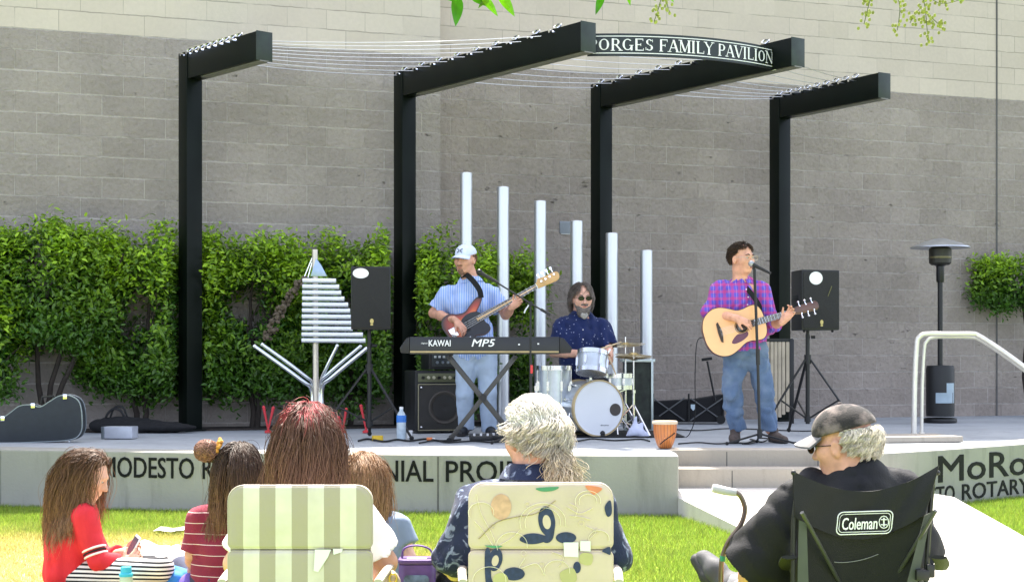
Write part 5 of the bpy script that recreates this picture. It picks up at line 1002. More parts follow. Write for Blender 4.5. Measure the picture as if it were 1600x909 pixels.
def bass_guitar(o, ax, up, label, strap):
    t = thing('bass_guitar', label, 'bass guitar', o); T, M = guitar(t, (0, 0, 0), ax, up, None); X, Y, Zv = M.col
    pts = [(-.20, .00), (-.205, .09), (-.165, .155), (-.09, .165), (-.03, .13), (.04, .115), (.11, .145), (.19, .175), (.235, .155), (.20, .115), (.13, .06), (.12, .0), (.135, -.055), (.17, -.095), (.155, -.135), (.09, -.150), (.03, -.125), (-.03, -.130), (-.10, -.165), (-.17, -.140), (-.20, -.08)]
    poly = [(p.x, p.y) for p in spline(pts, 5, True)]; sb = mat('sunburst', (1, 1, 1), .35, var=.02, coat=.15); n, L, bs = nodes_of(sb); vm = [x for x in n if x.type == 'VECT_MATH'][0]
    tc = [x for x in n if x.type == 'TEX_COORD'][0]; at = N(n, 'ShaderNodeAttribute'); at.attribute_name = 'burst'; cr = N(n, 'ShaderNodeValToRGB'); e = cr.color_ramp.elements; e[0].color = (.85, .22, .03, 1); e[0].position = .12; e[1].color = (.02, .008, .006, 1); e[1].position = .95; x_ = e.new(.58); x_.color = (.42, .04, .015, 1); L.new(at.outputs['Fac'], cr.inputs[0]); L.new(cr.outputs[0], vm.inputs[0])
    b = MB(); rings = [(1, -.042), (1.0, -.036), (1.0, -.004), (.985, .002), (.9, .003), (.75, .003), (.5, .003), (.2, .003)]; cx, cy = .0, .0; vals = []; k = len(poly); vs = []
    for s_, z in rings:
        for x, y in poly: vs.append(T(cx + (x - cx) * s_, cy + (y - cy) * s_, z)); vals.append(max(0, (s_ - .2) / .8) if z > 0 else 1)
    fs = [(i * k + j, i * k + (j + 1) % k, (i + 1) * k + (j + 1) % k, (i + 1) * k + j) for i in range(len(rings) - 1) for j in range(k)] + [tuple(range(k))[::-1], tuple(range((len(rings) - 1) * k, len(rings) * k))]
    b.add(vs, fs); ob = b.build('body', sb, t); a = ob.data.attributes.new('burst', 'FLOAT', 'POINT'); a.data.foreach_set('value', np.array(vals, np.float32))
    pg = [(p.x, p.y) for p in spline([(.150, .045), (.155, -.05), (.172, -.09), (.15, -.128), (.09, -.138), (.03, -.115), (-.05, -.118), (-.085, -.07), (-.06, .0), (-.02, .065), (.07, .085)], 5, True)]
    b = MB(); b.prism(pg, T(0, 0, .0035), X, Y, Zv * .0025); b.build('pickguard', mat('black_pickguard', (.008, .008, .014), .4), t)
    for dx, dy in ((.02, .024), (-.005, -.024)): b = MB(); b.box(T(dx, dy, .010), (.028, .052, .014), M); b.build('pickup', BLK, t, bevel=.003)
    b = MB(); b.box(T(-.135, 0, .010), (.06, .085, .014), M); b.build('bridge', CHROME, t, bevel=.003)
    for dx, dy in ((-.10, -.125), (-.065, -.118), (-.03, -.112)): b = MB(); b.cyl(T(dx, dy, .003), T(dx, dy, .02), .012, n=12); b.build('knob', CHROME, t)
    b = MB(); b.prism([(.11, -.031), (.70, -.021), (.70, .021), (.11, .031)], T(0, 0, .006), X, Y, Zv * .009); b.build('fingerboard', FB, t); frets(T, t, .70, .864, 20, .12, .054, .0152, CHROME)
    b = MB(); b.tube([T(.10, 0, -.012), T(.40, 0, -.008), T(.70, 0, -.006)], [.031, .026, .022], 10, flat=.7); b.build('neck', mat('maple_neck', (.58, .34, .13), .35), t)
    hd = [(p.x, p.y) for p in spline([(.70, -.021), (.73, -.030), (.80, -.038), (.88, -.045), (.915, -.025), (.92, .015), (.89, .035), (.80, .040), (.74, .052), (.715, .03), (.70, .021)], 4, True)]
    b = MB(); b.prism(hd, T(0, 0, -.006), X, Y, Zv * .013); h = b.build('headstock', MATS['maple_neck'], t, bevel=.003)
    for i in range(4): b = MB(); x = .755 + .042 * i; b.cyl(T(x, .016, .006), T(x, .016, .022), .009, n=10); b.cyl(T(x, .04, -.002), T(x, .07, -.002), .005, n=6); b.box(T(x, .08, -.002), (.020, .020, .006), M); b.build('tuning_peg', CHROME, h)
    b = MB(); b.box(T(.70, 0, .012), (.006, .042, .012), M); b.build('nut', PEARL, t); strings(T, t, -.13, .70, .020, 4, .056, .034, CHROME)
    if strap: ribbon(strap(T), .024, BLKF, t)
    return t, T, M
# ------------------------------------------------------------ people
def skin(name, col): return mat(name, col, .5, var=.17, scale=22, spec=.35, bump=.12, bscale=140)
SK1, SK2, SK3, SK4 = skin('skin_fair_ruddy', (.62, .32, .215)), skin('skin_fair', (.68, .38, .27)), skin('skin_tan', (.58, .32, .21)), skin('skin_pale', (.68, .40, .30))
def fabric_pat(name, base, rough=.85, bump=.25):
    m = mat(name, base, rough, var=.10, scale=9, bump=bump, bscale=160, spec=.2, sheen=.1); n, L, b = nodes_of(m); src = b.inputs['Base Color'].links[0].from_socket; tc = [x for x in n if x.type == 'TEX_COORD'][0]; sp = N(n, 'ShaderNodeSeparateXYZ'); L.new(tc.outputs['Object'], sp.inputs[0]); return m, n, L, b, src, tc, sp
def band(n, L, sock, period, duty, off=0.0):
    a = N(n, 'ShaderNodeMath', operation='MULTIPLY_ADD', i_1=1 / period, i_2=off); L.new(sock, a.inputs[0]); f = N(n, 'ShaderNodeMath', operation='FRACT'); L.new(a.outputs[0], f.inputs[0]); g_ = N(n, 'ShaderNodeMath', operation='LESS_THAN', i_1=duty); L.new(f.outputs[0], g_.inputs[0]); return g_.outputs[0]
def mixc(n, L, fac, a, colr, amt=1.0):
    x = N(n, 'ShaderNodeMix', data_type='RGBA'); x.inputs['B'].default_value = (*colr, 1); L.new(a, x.inputs['A'])
    if amt != 1: k = N(n, 'ShaderNodeMath', operation='MULTIPLY', i_1=amt); L.new(fac, k.inputs[0]); fac = k.outputs[0]
    L.new(fac, x.inputs['Factor']); return x.outputs['Result']
m, n, L, b_, src, tc, sp = fabric_pat('blue_striped_cotton', (.27, .40, .76)); o = mixc(n, L, band(n, L, sp.outputs[0], .022, .38), src, (.62, .68, .85), .75); L.new(o, b_.inputs['Base Color']); BLUESH = m
m, n, L, b_, src, tc, sp = fabric_pat('plaid_cotton', (.11, .085, .48)); o = mixc(n, L, band(n, L, sp.outputs[0], .062, .40), src, (.50, .04, .16), .48); o = mixc(n, L, band(n, L, sp.outputs[2], .062, .40), o, (.60, .05, .16), .48); o = mixc(n, L, band(n, L, sp.outputs[0], .062, .08, .3), o, (.75, .5, .7), .3); L.new(o, b_.inputs['Base Color']); PLAID = m
m, n, L, b_, src, tc, sp = fabric_pat('navy_dotted_cotton', (.012, .022, .085)); v = N(n, 'ShaderNodeTexVoronoi'); v.inputs['Scale'].default_value = 26; L.new(tc.outputs['Object'], v.inputs['Vector']); lt = N(n, 'ShaderNodeMath', operation='LESS_THAN', i_1=.16); L.new(v.outputs['Distance'], lt.inputs[0]); L.new(mixc(n, L, lt.outputs[0], src, (.32, .36, .50), .8), b_.inputs['Base Color']); NAVYDOT = m
m, n, L, b_, src, tc, sp = fabric_pat('navy_floral_cotton', (.018, .026, .06)); no = N(n, 'ShaderNodeTexNoise'); no.inputs['Scale'].default_value = 16; no.inputs['Detail'].default_value = 3; no.inputs['Distortion'].default_value = 1.5; L.new(tc.outputs['Object'], no.inputs['Vector']); mr = N(n, 'ShaderNodeMapRange'); mr.inputs[1].default_value = .56; mr.inputs[2].default_value = .64; L.new(no.outputs['Fac'], mr.inputs[0]); L.new(mixc(n, L, mr.outputs[0], src, (.26, .31, .42), .75), b_.inputs['Base Color']); FLORAL = m
m, n, L, b_, src, tc, sp = fabric_pat('maroon_striped_knit', (.22, .022, .045)); L.new(mixc(n, L, band(n, L, sp.outputs[2], .052, .075), src, (.75, .60, .55), .85), b_.inputs['Base Color']); MAROON = m
m, n, L, b_, src, tc, sp = fabric_pat('black_white_leggings', (.80, .77, .72)); L.new(mixc(n, L, band(n, L, sp.outputs[2], .021, .45), src, (.02, .02, .025)), b_.inputs['Base Color']); LEGG = m
m, n, L, b_, src, tc, sp = fabric_pat('pink_gingham', (.72, .60, .62)); o = mixc(n, L, band(n, L, sp.outputs[0], .018, .5), src, (.55, .05, .16), .65); o = mixc(n, L, band(n, L, sp.outputs[2], .018, .5), o, (.55, .05, .16), .6); L.new(o, b_.inputs['Base Color']); GING = m
m, n, L, b_, src, tc, sp = fabric_pat('blue_denim', (.095, .145, .24), .85, .5); no = N(n, 'ShaderNodeTexNoise'); no.inputs['Scale'].default_value = 7; no.inputs['Detail'].default_value = 7; L.new(tc.outputs['Object'], no.inputs['Vector']); mr = N(n, 'ShaderNodeMapRange'); mr.inputs[1].default_value = .47; mr.inputs[2].default_value = .70; L.new(no.outputs['Fac'], mr.inputs[0]); L.new(mixc(n, L, mr.outputs[0], src, (.22, .28, .36), .45), b_.inputs['Base Color']); DENIM = m
PALEDEN = mat('pale_washed_denim', (.36, .44, .56), .85, var=.22, scale=5, bump=.2, bscale=200); WHITET = mat('white_cotton', (.78, .77, .76), .85, var=.04, bump=.15, bscale=150); REDK = mat('red_knit', (.62, .018, .03), .8, var=.10, bump=.25, bscale=180)
BLACKT = mat('black_cotton', (.006, .006, .0085), .85, var=.3, bump=.2, bscale=160); SHOEB = mat('brown_suede', (.07, .05, .04), .8); SOLEB = mat('dark_sole', (.03, .028, .026), .8); GREYS = mat('grey_mesh_shoe', (.065, .065, .07), .75, var=.2); GREYTR = mat('grey_trousers', (.16, .17, .18), .85, var=.1)
class Person:
    def __init__(s, label, loc_, group=None): s.root = thing('person', label, 'person', loc_.base, 0, group)
    def body(s, sk, hc, hM, hsc, pel, chest, neck, shs, Mt, arms, hands, legs, w=1.0, aw=1.0, lw=1.0, dep=1.0, vox=.008, jaw=1.0, nose=1.0, neckr=.056, feet=True):
        q = SDF(); add_torso(q, pel, chest, neck, shs[0], shs[1], Mt, w * .86, dep * .9); s.hc, s.hM, s.hsc = hc, hM, hsc
        for a in arms: add_arm(q, *a, aw)
        for h in legs: add_leg(q, *h, lw * .85)
        q.cap(neck, Vector(hc) + hM @ (Vector((0, -.022, -.06)) * hsc), neckr * 1.12 * hsc, neckr * hsc, .035); add_head(q, hc, hM, hsc, nose=nose, jaw=jaw)
        for h in hands: add_hand(q, **h)
        s.b = q.build('body', sk, s.root, vox); return s
    def shirt(s, m, pel, chest, neck, shs, Mt, sleeves, hem=None, w=1.0, dep=1.0, belly=0.0, aw=1.0, infl=.010, vox=.009, amp=.007, fr=34, seed=1, name='shirt', collar=None, cuff=1.25, neckfill=0):
        q = SDF(); add_torso(q, pel, chest, neck, shs[0], shs[1], Mt, w * 1.04, dep * 1.06, belly)
        if neckfill: q.cap(lerp(chest, neck, .6), Vector(neck) - Vector((0, 0, .02)), neckfill * 1.5, neckfill, .08)
        if hem is not None: q.cut(*hem)
        for sh, el, wr, fr_ in sleeves:
            r0 = .06 * aw + infl; r1 = .052 * aw * cuff + infl
            if fr_ <= 1: q.cap(sh, lerp(sh, el, fr_), r0, r1, .04, flat=True)
            else: q.cap(sh, el, r0, .046 * aw + infl, .04); q.cap(el, lerp(el, wr, fr_ - 1), .046 * aw + infl, .04 * aw + infl, .015, flat=True)
        q.noise = wrinkle(amp, fr, seed); s.sh = q.build(name, m, s.root, vox)
        if collar:
            c, M, rr, hgt = collar; b = MB(); n_ = 22
            rows = [[Vector(c) + M @ Vector((rr * k_ * math.cos(R(100 + 340 * i / n_)) * 1.0, rr * k_ * math.sin(R(100 + 340 * i / n_)), z)) for i in range(n_ + 1)] for k_, z in ((1.0, -.01), (1.02, hgt), (1.16, hgt * .75), (1.42, -.006))]
            b.sheet(rows); b.build('collar', m, s.sh, thick=.004)
        return s
    def trousers(s, m, pel, Mt, legs, w=1.0, lw=1.0, waist=None, vox=.009, seed=2, end=.97, amp=.008, name='trousers'):
        q = SDF(); q.ell(pel, [.165 * w + .012, .12 * w + .012, .14], Mt, .05)
        if waist is not None: q.cut(waist, (0, 0, 1))
        for hp, kn, an in legs: q.cap(hp, kn, .088 * lw + .01, .064 * lw + .012, .05); q.cap(kn, lerp(kn, an, end), .064 * lw + .012, .056 * lw + .014, .02, flat=True)
        q.noise = wrinkle(amp, 32, seed); s.tr = q.build(name, m, s.root, vox); return s
FWD = Vector((0, -1, 0)); AWAY = Vector((0, 1, 0))
def up_from(pel, chest): return (Vector(chest) - Vector(pel)).normalized()
def belt_buttons(p, l, pts, m):
    for x, y, dy in pts: b = MB(); b.ball(l(x, y, dy), .0065, 8, 6); b.build('button', m, p.sh)
# --- bass player
l = Loc(745, 14.6); P = Person('bass player in a white cap and blue striped short-sleeved shirt, standing behind the keyboard', l)
hc = l(727, 406, -.06); hM = face_frame((-.46, -.88, -.10), (.05, 0, 1)); pel, ch, nk = l(742, 547), l(733, 478), l(736, 440); shs = (l(696, 460), l(771, 459)); Mt = face_frame((-.05, -1, 0), up_from(pel, ch))
arms = ((shs[0], l(677, 489, .02), l(712, 501, -.27)), (shs[1], l(790, 492, -.02), l(801, 478, -.24)))
legs = ((l(729, 553), l(726, 615, -.06), l(728, 672, .02)), (l(760, 553), l(762, 615, -.05), l(766, 673, .03)))
P.body(SK1, hc, hM, 1.13, pel, ch, nk, shs, Mt, arms, (dict(wr=l(712, 501, -.29), d=(.55, -.12, -.55), palm=(-.35, .6, -.4), side=-1, curl=.55), dict(wr=l(801, 479, -.24), d=(.65, -.25, .55), palm=(-.1, -.9, .35), side=-1, curl=1.0)), legs, 1.25, 1.12, 1.1, jaw=1.12, neckr=.062)
P.shirt(BLUESH, pel, ch, nk, shs, Mt, [(*arms[0], .82), (*arms[1], .72)], (l(742, 566), (0, 0, -1)), 1.2, 1.12, .05, 1.05, seed=3, neckfill=.072, collar=(l(737, 440), Mt, .076, .035), cuff=1.5, amp=.016)
belt_buttons(P, l, ((738, 462, -.16), (739, 480, -.17)), WHITEP)
P.trousers(PALEDEN, pel, Mt, legs, 1.15, 1.1, l(742, 538), seed=5)
for a in (l(727, 681, .04), l(765, 682, .05)): shoe(P.root, (a.x, .05, 0), (a.x + (.03 if a.x > 0 else -.05), -.23, 0), BLK, SOLEB)
hm = hM @ Vector((0, 0, 0)); eye_parts(P.root, hc, hM, 1.13); STUB = mat('stubble', (.26, .14, .085), .8); brows(P.root, hc, hM, STUB, 1.13)
q = SDF(); T_ = lambda p: hc + hM @ (Vector(p) * 1.13); q.cap(T_((-.022, .098, -.045)), T_((.022, .098, -.045)), .008, None, .01); q.ell(T_((0, .066, -.10)), [.034, .028, .026], hM, .02); q.ell(T_((0, .086, -.083)), [.026, .018, .016], hM, .015); q.build('beard', STUB, P.root, .005)
b = MB(); b.ball(T_((0, .097, -.0605)), [.023, .008, .006], 12, 6, hM); b.build('lips', mat('lips', (.42, .14, .12), .5), P.root)
CAPW = mat('white_cap_cotton', (.60, .66, .80), .8, var=.04); cp = cap_hat(P.root, hc, hM, CAPW, CAPW, 1.13)
b = MB()
for sx in (-1, 1): b.tube([T_((sx * .024, .093 - abs(sx) * .004, .098)), T_((sx * .006, .0935, .086)), T_((sx * .006, .0965, .078)), T_((sx * .024, .097, .064))], .004, 5)
b.build('cap_emblem', mat('navy_emblem', (.02, .03, .10), .6), cp)
hair(P.root, hc, hM, 500, .03, (.16, .09, .05), (.2, .11, .06), 1.06, (0, -.3, -.8), hairline=lambda p: (p[:, 2] < .15) & (p[:, 2] > np.interp(p[:, 1], [-1, -.3, .2, .21], [-.7, -.5, -.2, 9])), steps=4, rad=.0018, seed=21)
gt, T, M = bass_guitar(P.root.location + l(730, 508, -.235), Vector((176, 0, 99)), (-.03, -1, .05), 'sunburst bass guitar with black pickguard and maple headstock, held by the white-capped man', lambda T: [P.root.matrix_world.inverted() @ Vector((0, 0, 0)) for _ in ()] or spline([T(.225, .15, .005), T(.245, .22, .0), T(.235, .32, -.02), T(.21, .40, -.07), T(.16, .43, -.2)], 6))
gt.scale = (1.07,) * 3
# --- singer
l = Loc(1172, 13.42); P = Person('singer in a red and blue plaid shirt and jeans, playing acoustic guitar at the microphone', l)
hc = l(1159, 405, -.03); hM = face_frame((.66, -.75, -.05), (-.03, 0, 1)); pel, ch, nk = l(1164, 543), l(1154, 478), l(1158, 439); shs = (l(1125, 453, .03), l(1189, 455, -.03)); Mt = face_frame((.22, -1, 0), up_from(pel, ch))
arms = ((shs[0], l(1106, 487, -.02), l(1150, 497, -.34)), (shs[1], l(1205, 508, -.06), l(1224, 501, -.26)))
legs = ((l(1148, 556), l(1144, 615, -.06), l(1152, 672, .02)), (l(1182, 556), l(1194, 616, -.05), l(1202, 672, .0)))
P.body(SK1, hc, hM, 1.14, pel, ch, nk, shs, Mt, arms, (dict(wr=l(1150, 497, -.345), d=(.75, -.15, -.28), palm=(-.1, .7, -.6), side=-1, curl=.5), dict(wr=l(1224, 501, -.27), d=(.62, -.1, .7), palm=(-.35, -.75, .25), side=-1, curl=.75, spread=.05)), legs, 1.12, 1.1, 1.1)
P.shirt(PLAID, pel, ch, nk, shs, Mt, [(*arms[0], 1.22), (*arms[1], 1.35)], (l(1160, 547), (0, 0, -1)), 1.10, 1.06, .03, 1.25, seed=8, collar=(l(1158, 443), Mt, .070, .032), neckfill=.066, amp=.018, fr=26)
belt_buttons(P, l, ((1166, 452, -.14), (1169, 464, -.16), (1168, 476, -.16)), WHITEP)
P.trousers(DENIM, pel, Mt, legs, 1.08, 1.08, l(1164, 535), seed=9, amp=.016)
for x, tx in ((1150, -.06), (1206, .08)): a = l(x, 690); shoe(P.root, (a.x, .04, 0), (a.x + tx, -.25, 0), SHOEB, SOLEB, name='boot')
eye_parts(P.root, hc, hM, 1.14); DKH = mat('dark_brow', (.03, .018, .012), .7); brows(P.root, hc, hM, DKH, 1.14); glasses(P.root, hc, hM, mat('thin_wire', (.5, .42, .3), .3, .8), None, 1.14)
T_ = lambda p: hc + hM @ (Vector(p) * 1.14); b = MB(); b.ball(T_((0, .096, -.061)), [.017, .006, .008], 12, 8, hM); b.build('mouth', mat('open_mouth', (.20, .05, .05), .5), P.root)
q = SDF(); q.ell(T_((0, -.022, .040)), [.086, .108, .092], hM); q.cut(T_((0, .05, .06)), hM @ Vector((0, .8, -.55))); q.cut(T_((0, -.09, -.045)), hM @ Vector((0, -.2, -1))); q.build('hair_base', DKH, P.root, .007)
hair(P.root, hc, hM, 1500, .035, (.028, .016, .010), (.06, .035, .02), 1.11, (0, -.7, -.4), steps=5, rad=.0024, seed=31, lift=.12)
gt, T, M = acoustic(P.root.location + l(1148, 513, -.245), Vector((175, 0, 50)), (.04, -1, .08), 'natural-top acoustic guitar with a plum pickguard, held by the singer', lambda T: spline([T(.22, .05, -.05), T(.25, .13, -.06), T(.20, .30, -.12), T(.14, .38, -.25)], 6))
gt.scale = (1.07,) * 3
# --- drummer
l = Loc(905, 15.0); P = Person('bearded drummer with long grey hair, sunglasses and navy dotted shirt, seated behind the drums', l)
hc = l(909, 467, -.05); hM = face_frame((.22, -.97, -.08)); pel, ch, nk = l(905, 592), l(905, 530), l(908, 491); shs = (l(878, 508), l(940, 509)); Mt = face_frame((.05, -1, 0), up_from(pel, ch))
arms = ((shs[0], l(865, 551, .0), l(922, 553, -.38)), (shs[1], l(950, 543, -.02), l(953, 553, -.36)))
legs = ((l(888, 600), l(872, 604, -.42), l(876, 668, -.45)), (l(924, 600), l(940, 604, -.40), l(938, 668, -.45)))
P.body(SK2, hc, hM, 1.14, pel, ch, nk, shs, Mt, arms, (dict(wr=l(922, 553, -.38), d=(.7, -.55, -.1), palm=(0, -.2, -1), side=-1, curl=1.0), dict(wr=l(953, 552, -.36), d=(.15, -.6, -.5), palm=(-.9, 0, -.3), side=-1, curl=1.1)), legs, 1.2, 1.1, 1.05, jaw=1.2, neckr=.064)
P.shirt(NAVYDOT, pel, ch, nk, shs, Mt, [(*arms[0], .92), (*arms[1], .88)], (l(905, 612), (0, 0, -1)), 1.18, 1.05, .06, 1.08, seed=12, neckfill=.070, collar=(l(908, 490), Mt, .075, .030), cuff=1.45, amp=.016)
belt_buttons(P, l, ((911, 515, -.16), (911, 530, -.18), (911, 545, -.19)), WHITEP)
P.trousers(mat('black_jeans', (.015, .017, .022), .85), pel, Mt, legs, 1.1, 1.05, l(905, 580), seed=13)
for x in (876, 938): a = l(x, 676, -.45); shoe(P.root, (a.x, -.42, 0), (a.x, -.70, 0), BLK, SOLEB)
glasses(P.root, hc, hM, BLK, mat('black_lens', (.006, .006, .008), .12), 1.12, .027, .019); GREYB = mat('grey_beard', (.13, .11, .095), .85, var=.3, scale=50); brows(P.root, hc, hM, GREYB, 1.12)
T_ = lambda p: hc + hM @ (Vector(p) * 1.12); q = SDF(); q.cap(T_((-.026, .094, -.047)), T_((.026, .094, -.047)), .0095, None, .01); q.ell(T_((0, .062, -.112)), [.064, .046, .064], hM, .02)
for sx in (-1, 1): q.cap(T_((sx * .066, .03, -.04)), T_((sx * .034, .075, -.095)), .016, .024, .02)
q.noise = wrinkle(.004, 150, 4); q.build('beard', GREYB, P.root, .006); q = SDF(); q.ell(T_((0, .088, -.135)), [.036, .022, .040], hM); q.noise = wrinkle(.004, 150, 5); q.build('beard_tip', mat('light_grey_beard', (.36, .34, .31), .85, var=.3, scale=50), P.root, .006); b = MB(); b.ball(T_((0, .100, -.062)), [.021, .007, .006], 12, 6, hM); b.build('lips', MATS['lips'], P.root)
hair(P.root, hc, hM, 3000, .17, (.115, .095, .08), (.20, .17, .145), 1.2, (0, -.25, -.8), part=.9, steps=12, curl=.013, rad=.0019, lift=.5, jitter=.2, seed=41, grav=.8, hairline=lambda p: p[:, 2] > np.interp(p[:, 1], [-1, -.3, .05, .3, .5, 1], [-.6, -.5, .15, .55, .8, 1.2]), colliders=((l(908, 512), [.20, .13, .12], None),))
for a, c, lb in (((918, 552, -.50), (971, 534, -.62), 'pale wooden drumstick in the drummer\'s right hand, pointing at the cymbals'), ((951, 557, -.44), (962, 584, -.62), 'pale wooden drumstick in the drummer\'s left hand, over the snare drum')):
    p0, p1 = l(*a), l(*c); t = thing('drumstick', lb, 'drumstick', P.root.location + p0); b = MB(); d = p1 - p0; b.tube([d * -.15, d * .75, d * .97, d], [.0085, .0075, .005, .006], 8); b.build('stick', mat('hickory', (.55, .42, .26), .5), t)
# --- chairs in the foreground
ALUF = mat('painted_white_tube', (.60, .59, .55), .4, .2); ARMP = mat('beige_plastic', (.42, .38, .32), .5)
def lawn_chair(name, label, px, top, m, deco=None):
    l = Loc(px, 5.5, 0.0); t = thing(name, label, 'folding chair', l.base); w2 = 113 / l.k; zt = l(px, top).z; zs = l(px, 857).z; zl = .26
    def pad(z0, z1, rt, rb, dy):
        h_ = z1 - z0; pl = []
        for cx, cy, a0, r_ in ((w2 - rt, h_ - rt, 0, rt), (-w2 + rt, h_ - rt, 90, rt), (-w2 + rb, rb, 180, rb), (w2 - rb, rb, 270, rb)):
            for i in range(7): a = R(a0 + 15 * i); pl.append((cx + r_ * math.cos(a), cy + r_ * math.sin(a)))
        return pl
    # cushion as a pillow: front and back bulge, rounded rim, seam
    def cushion(nm, z0, z1, rt, rb, th=.046):
        pl = pad(z0, z1, rt, rb, 0); cx, cy = 0, (z1 - z0) / 2; b = MB(); rings = []
        for s_, y in ((1.0, .0), (1.0, th * .0), ): pass
        prof = [(.70, -th * .62), (.90, -th * .56), (.965, -th * .45), (.992, -th * .25), (1.0, 0), (.992, th * .25), (.965, th * .45), (.90, th * .56), (.70, th * .62)]
        k = len(pl); vs = []
        for s_, y in prof:
            for x, z in pl: vs.append((cx + (x - cx) * (1 - (1 - s_) * .35 / 1), y, z0 + cy + (z - cy) * (1 - (1 - s_) * .35)))
        fs = [(i * k + j, i * k + (j + 1) % k, (i + 1) * k + (j + 1) % k, (i + 1) * k + j) for i in range(len(prof) - 1) for j in range(k)] + [tuple(range(k))[::-1], tuple(range((len(prof) - 1) * k, len(prof) * k))]
        b.add(vs, fs); o_ = b.build(nm, m, t, ang=60); b = MB(); b.tube([(x * .985, -th * .42, z0 + cy + (z - cy) * .985) for x, z in pl + pl[:1]], .0042, 6); b.build('piping', m, o_); return o_
    back = cushion('back_cushion', zs + .004, zt, .055, .02); low = cushion('lower_cushion', zl, zs - .004, .02, .03)
    b = MB(); b.tube([(-w2 * .97, 0, zs), (w2 * .97, 0, zs)], .007, 6); b.build('seam', m, t)
    b = MB(); b.box((0, .26, zl + .01), (w2 * 1.9, .50, .05)); b.build('seat_cushion', m, t, bevel=.018)
    for sx in (-1, 1):
        b = MB(); b.tube(spline([(sx * w2 * .9, .03, zt - .06), (sx * w2 * .92, .03, zl), (sx * w2 * .94, .06, .14), (sx * w2 * .96, -.12, .012)], 4), .011, 8); b.build('back_tube', ALUF, t)
        b = MB(); b.tube(spline([(sx * (w2 + .02), -.02, .385), (sx * (w2 + .03), .2, .395), (sx * (w2 + .03), .42, .385)], 4), .017, 8, flat=.7); b.build('armrest', ARMP, t)
        b = MB(); b.tube(spline([(sx * (w2 + .02), .40, .38), (sx * (w2 + .01), .46, .25), (sx * (w2 + .0), .48, .012)], 4), .011, 8); b.build('front_leg', ALUF, t)
        b = MB(); b.tube([(sx * (w2 + .015), .0, .38), (sx * (w2 + .015), .03, .15)], .010, 8); b.build('arm_strut', ALUF, t)
    if deco: deco(l, t, back, low)
    return l, t
m, n, L, b_, src, tc, sp = fabric_pat('striped_cushion_vinyl', (.61, .55, .48), .6, .35); w_ = 226 / (F / 5.5); st = w_ / 9.0; o = mixc(n, L, band(n, L, sp.outputs[0], 2 * st, .5, .25), src, (.37, .318, .25)); L.new(o, b_.inputs['Base Color']); STRIPE = m; [x for x in n if x.type == 'TEX_NOISE'][1].inputs['Scale'].default_value = 13; [x for x in n if x.type == 'BUMP'][0].inputs['Strength'].default_value = .5
# stripes: an odd number of bands, dark ones outermost
def tagpaper(t, l, pts, m=WHITEP, dy=-.034, name='label_tag'):
    b = MB(); b.prism([(l(x, y).x, l(x, y).z) for x, y in pts], (0, dy, 0), (1, 0, 0), (0, 0, 1), (0, -.0012, 0)); b.build(name, m, t, smooth=False)
def deco1(l, t, back, low):
    tagpaper(t, l, ((494, 856), (519, 856), (514, 868), (499, 891), (492, 889))); tagpaper(t, l, ((522, 855), (537, 855), (536, 860), (523, 864)))
lawn_chair('folding_lawn_chair', 'padded folding lawn chair with wide khaki and cream stripes, seen from behind', 470, 757, STRIPE, deco1)
TANC = mat('tan_floral_cushion', (.54, .425, .35), .65, var=.08, scale=6, bump=.5, bscale=13); INKN = mat('navy_print', (.018, .028, .085), .7, var=.3, scale=60); INKW = mat('pale_print', (.85, .78, .62), .7); INKC = mat('coral_print', (.56, .33, .23), .7, var=.2, scale=30); INKG = mat('green_print', (.07, .24, .13), .7); INKO = mat('olive_print', (.42, .38, .18), .7); INKR = mat('orange_red_print', (.58, .19, .10), .7)
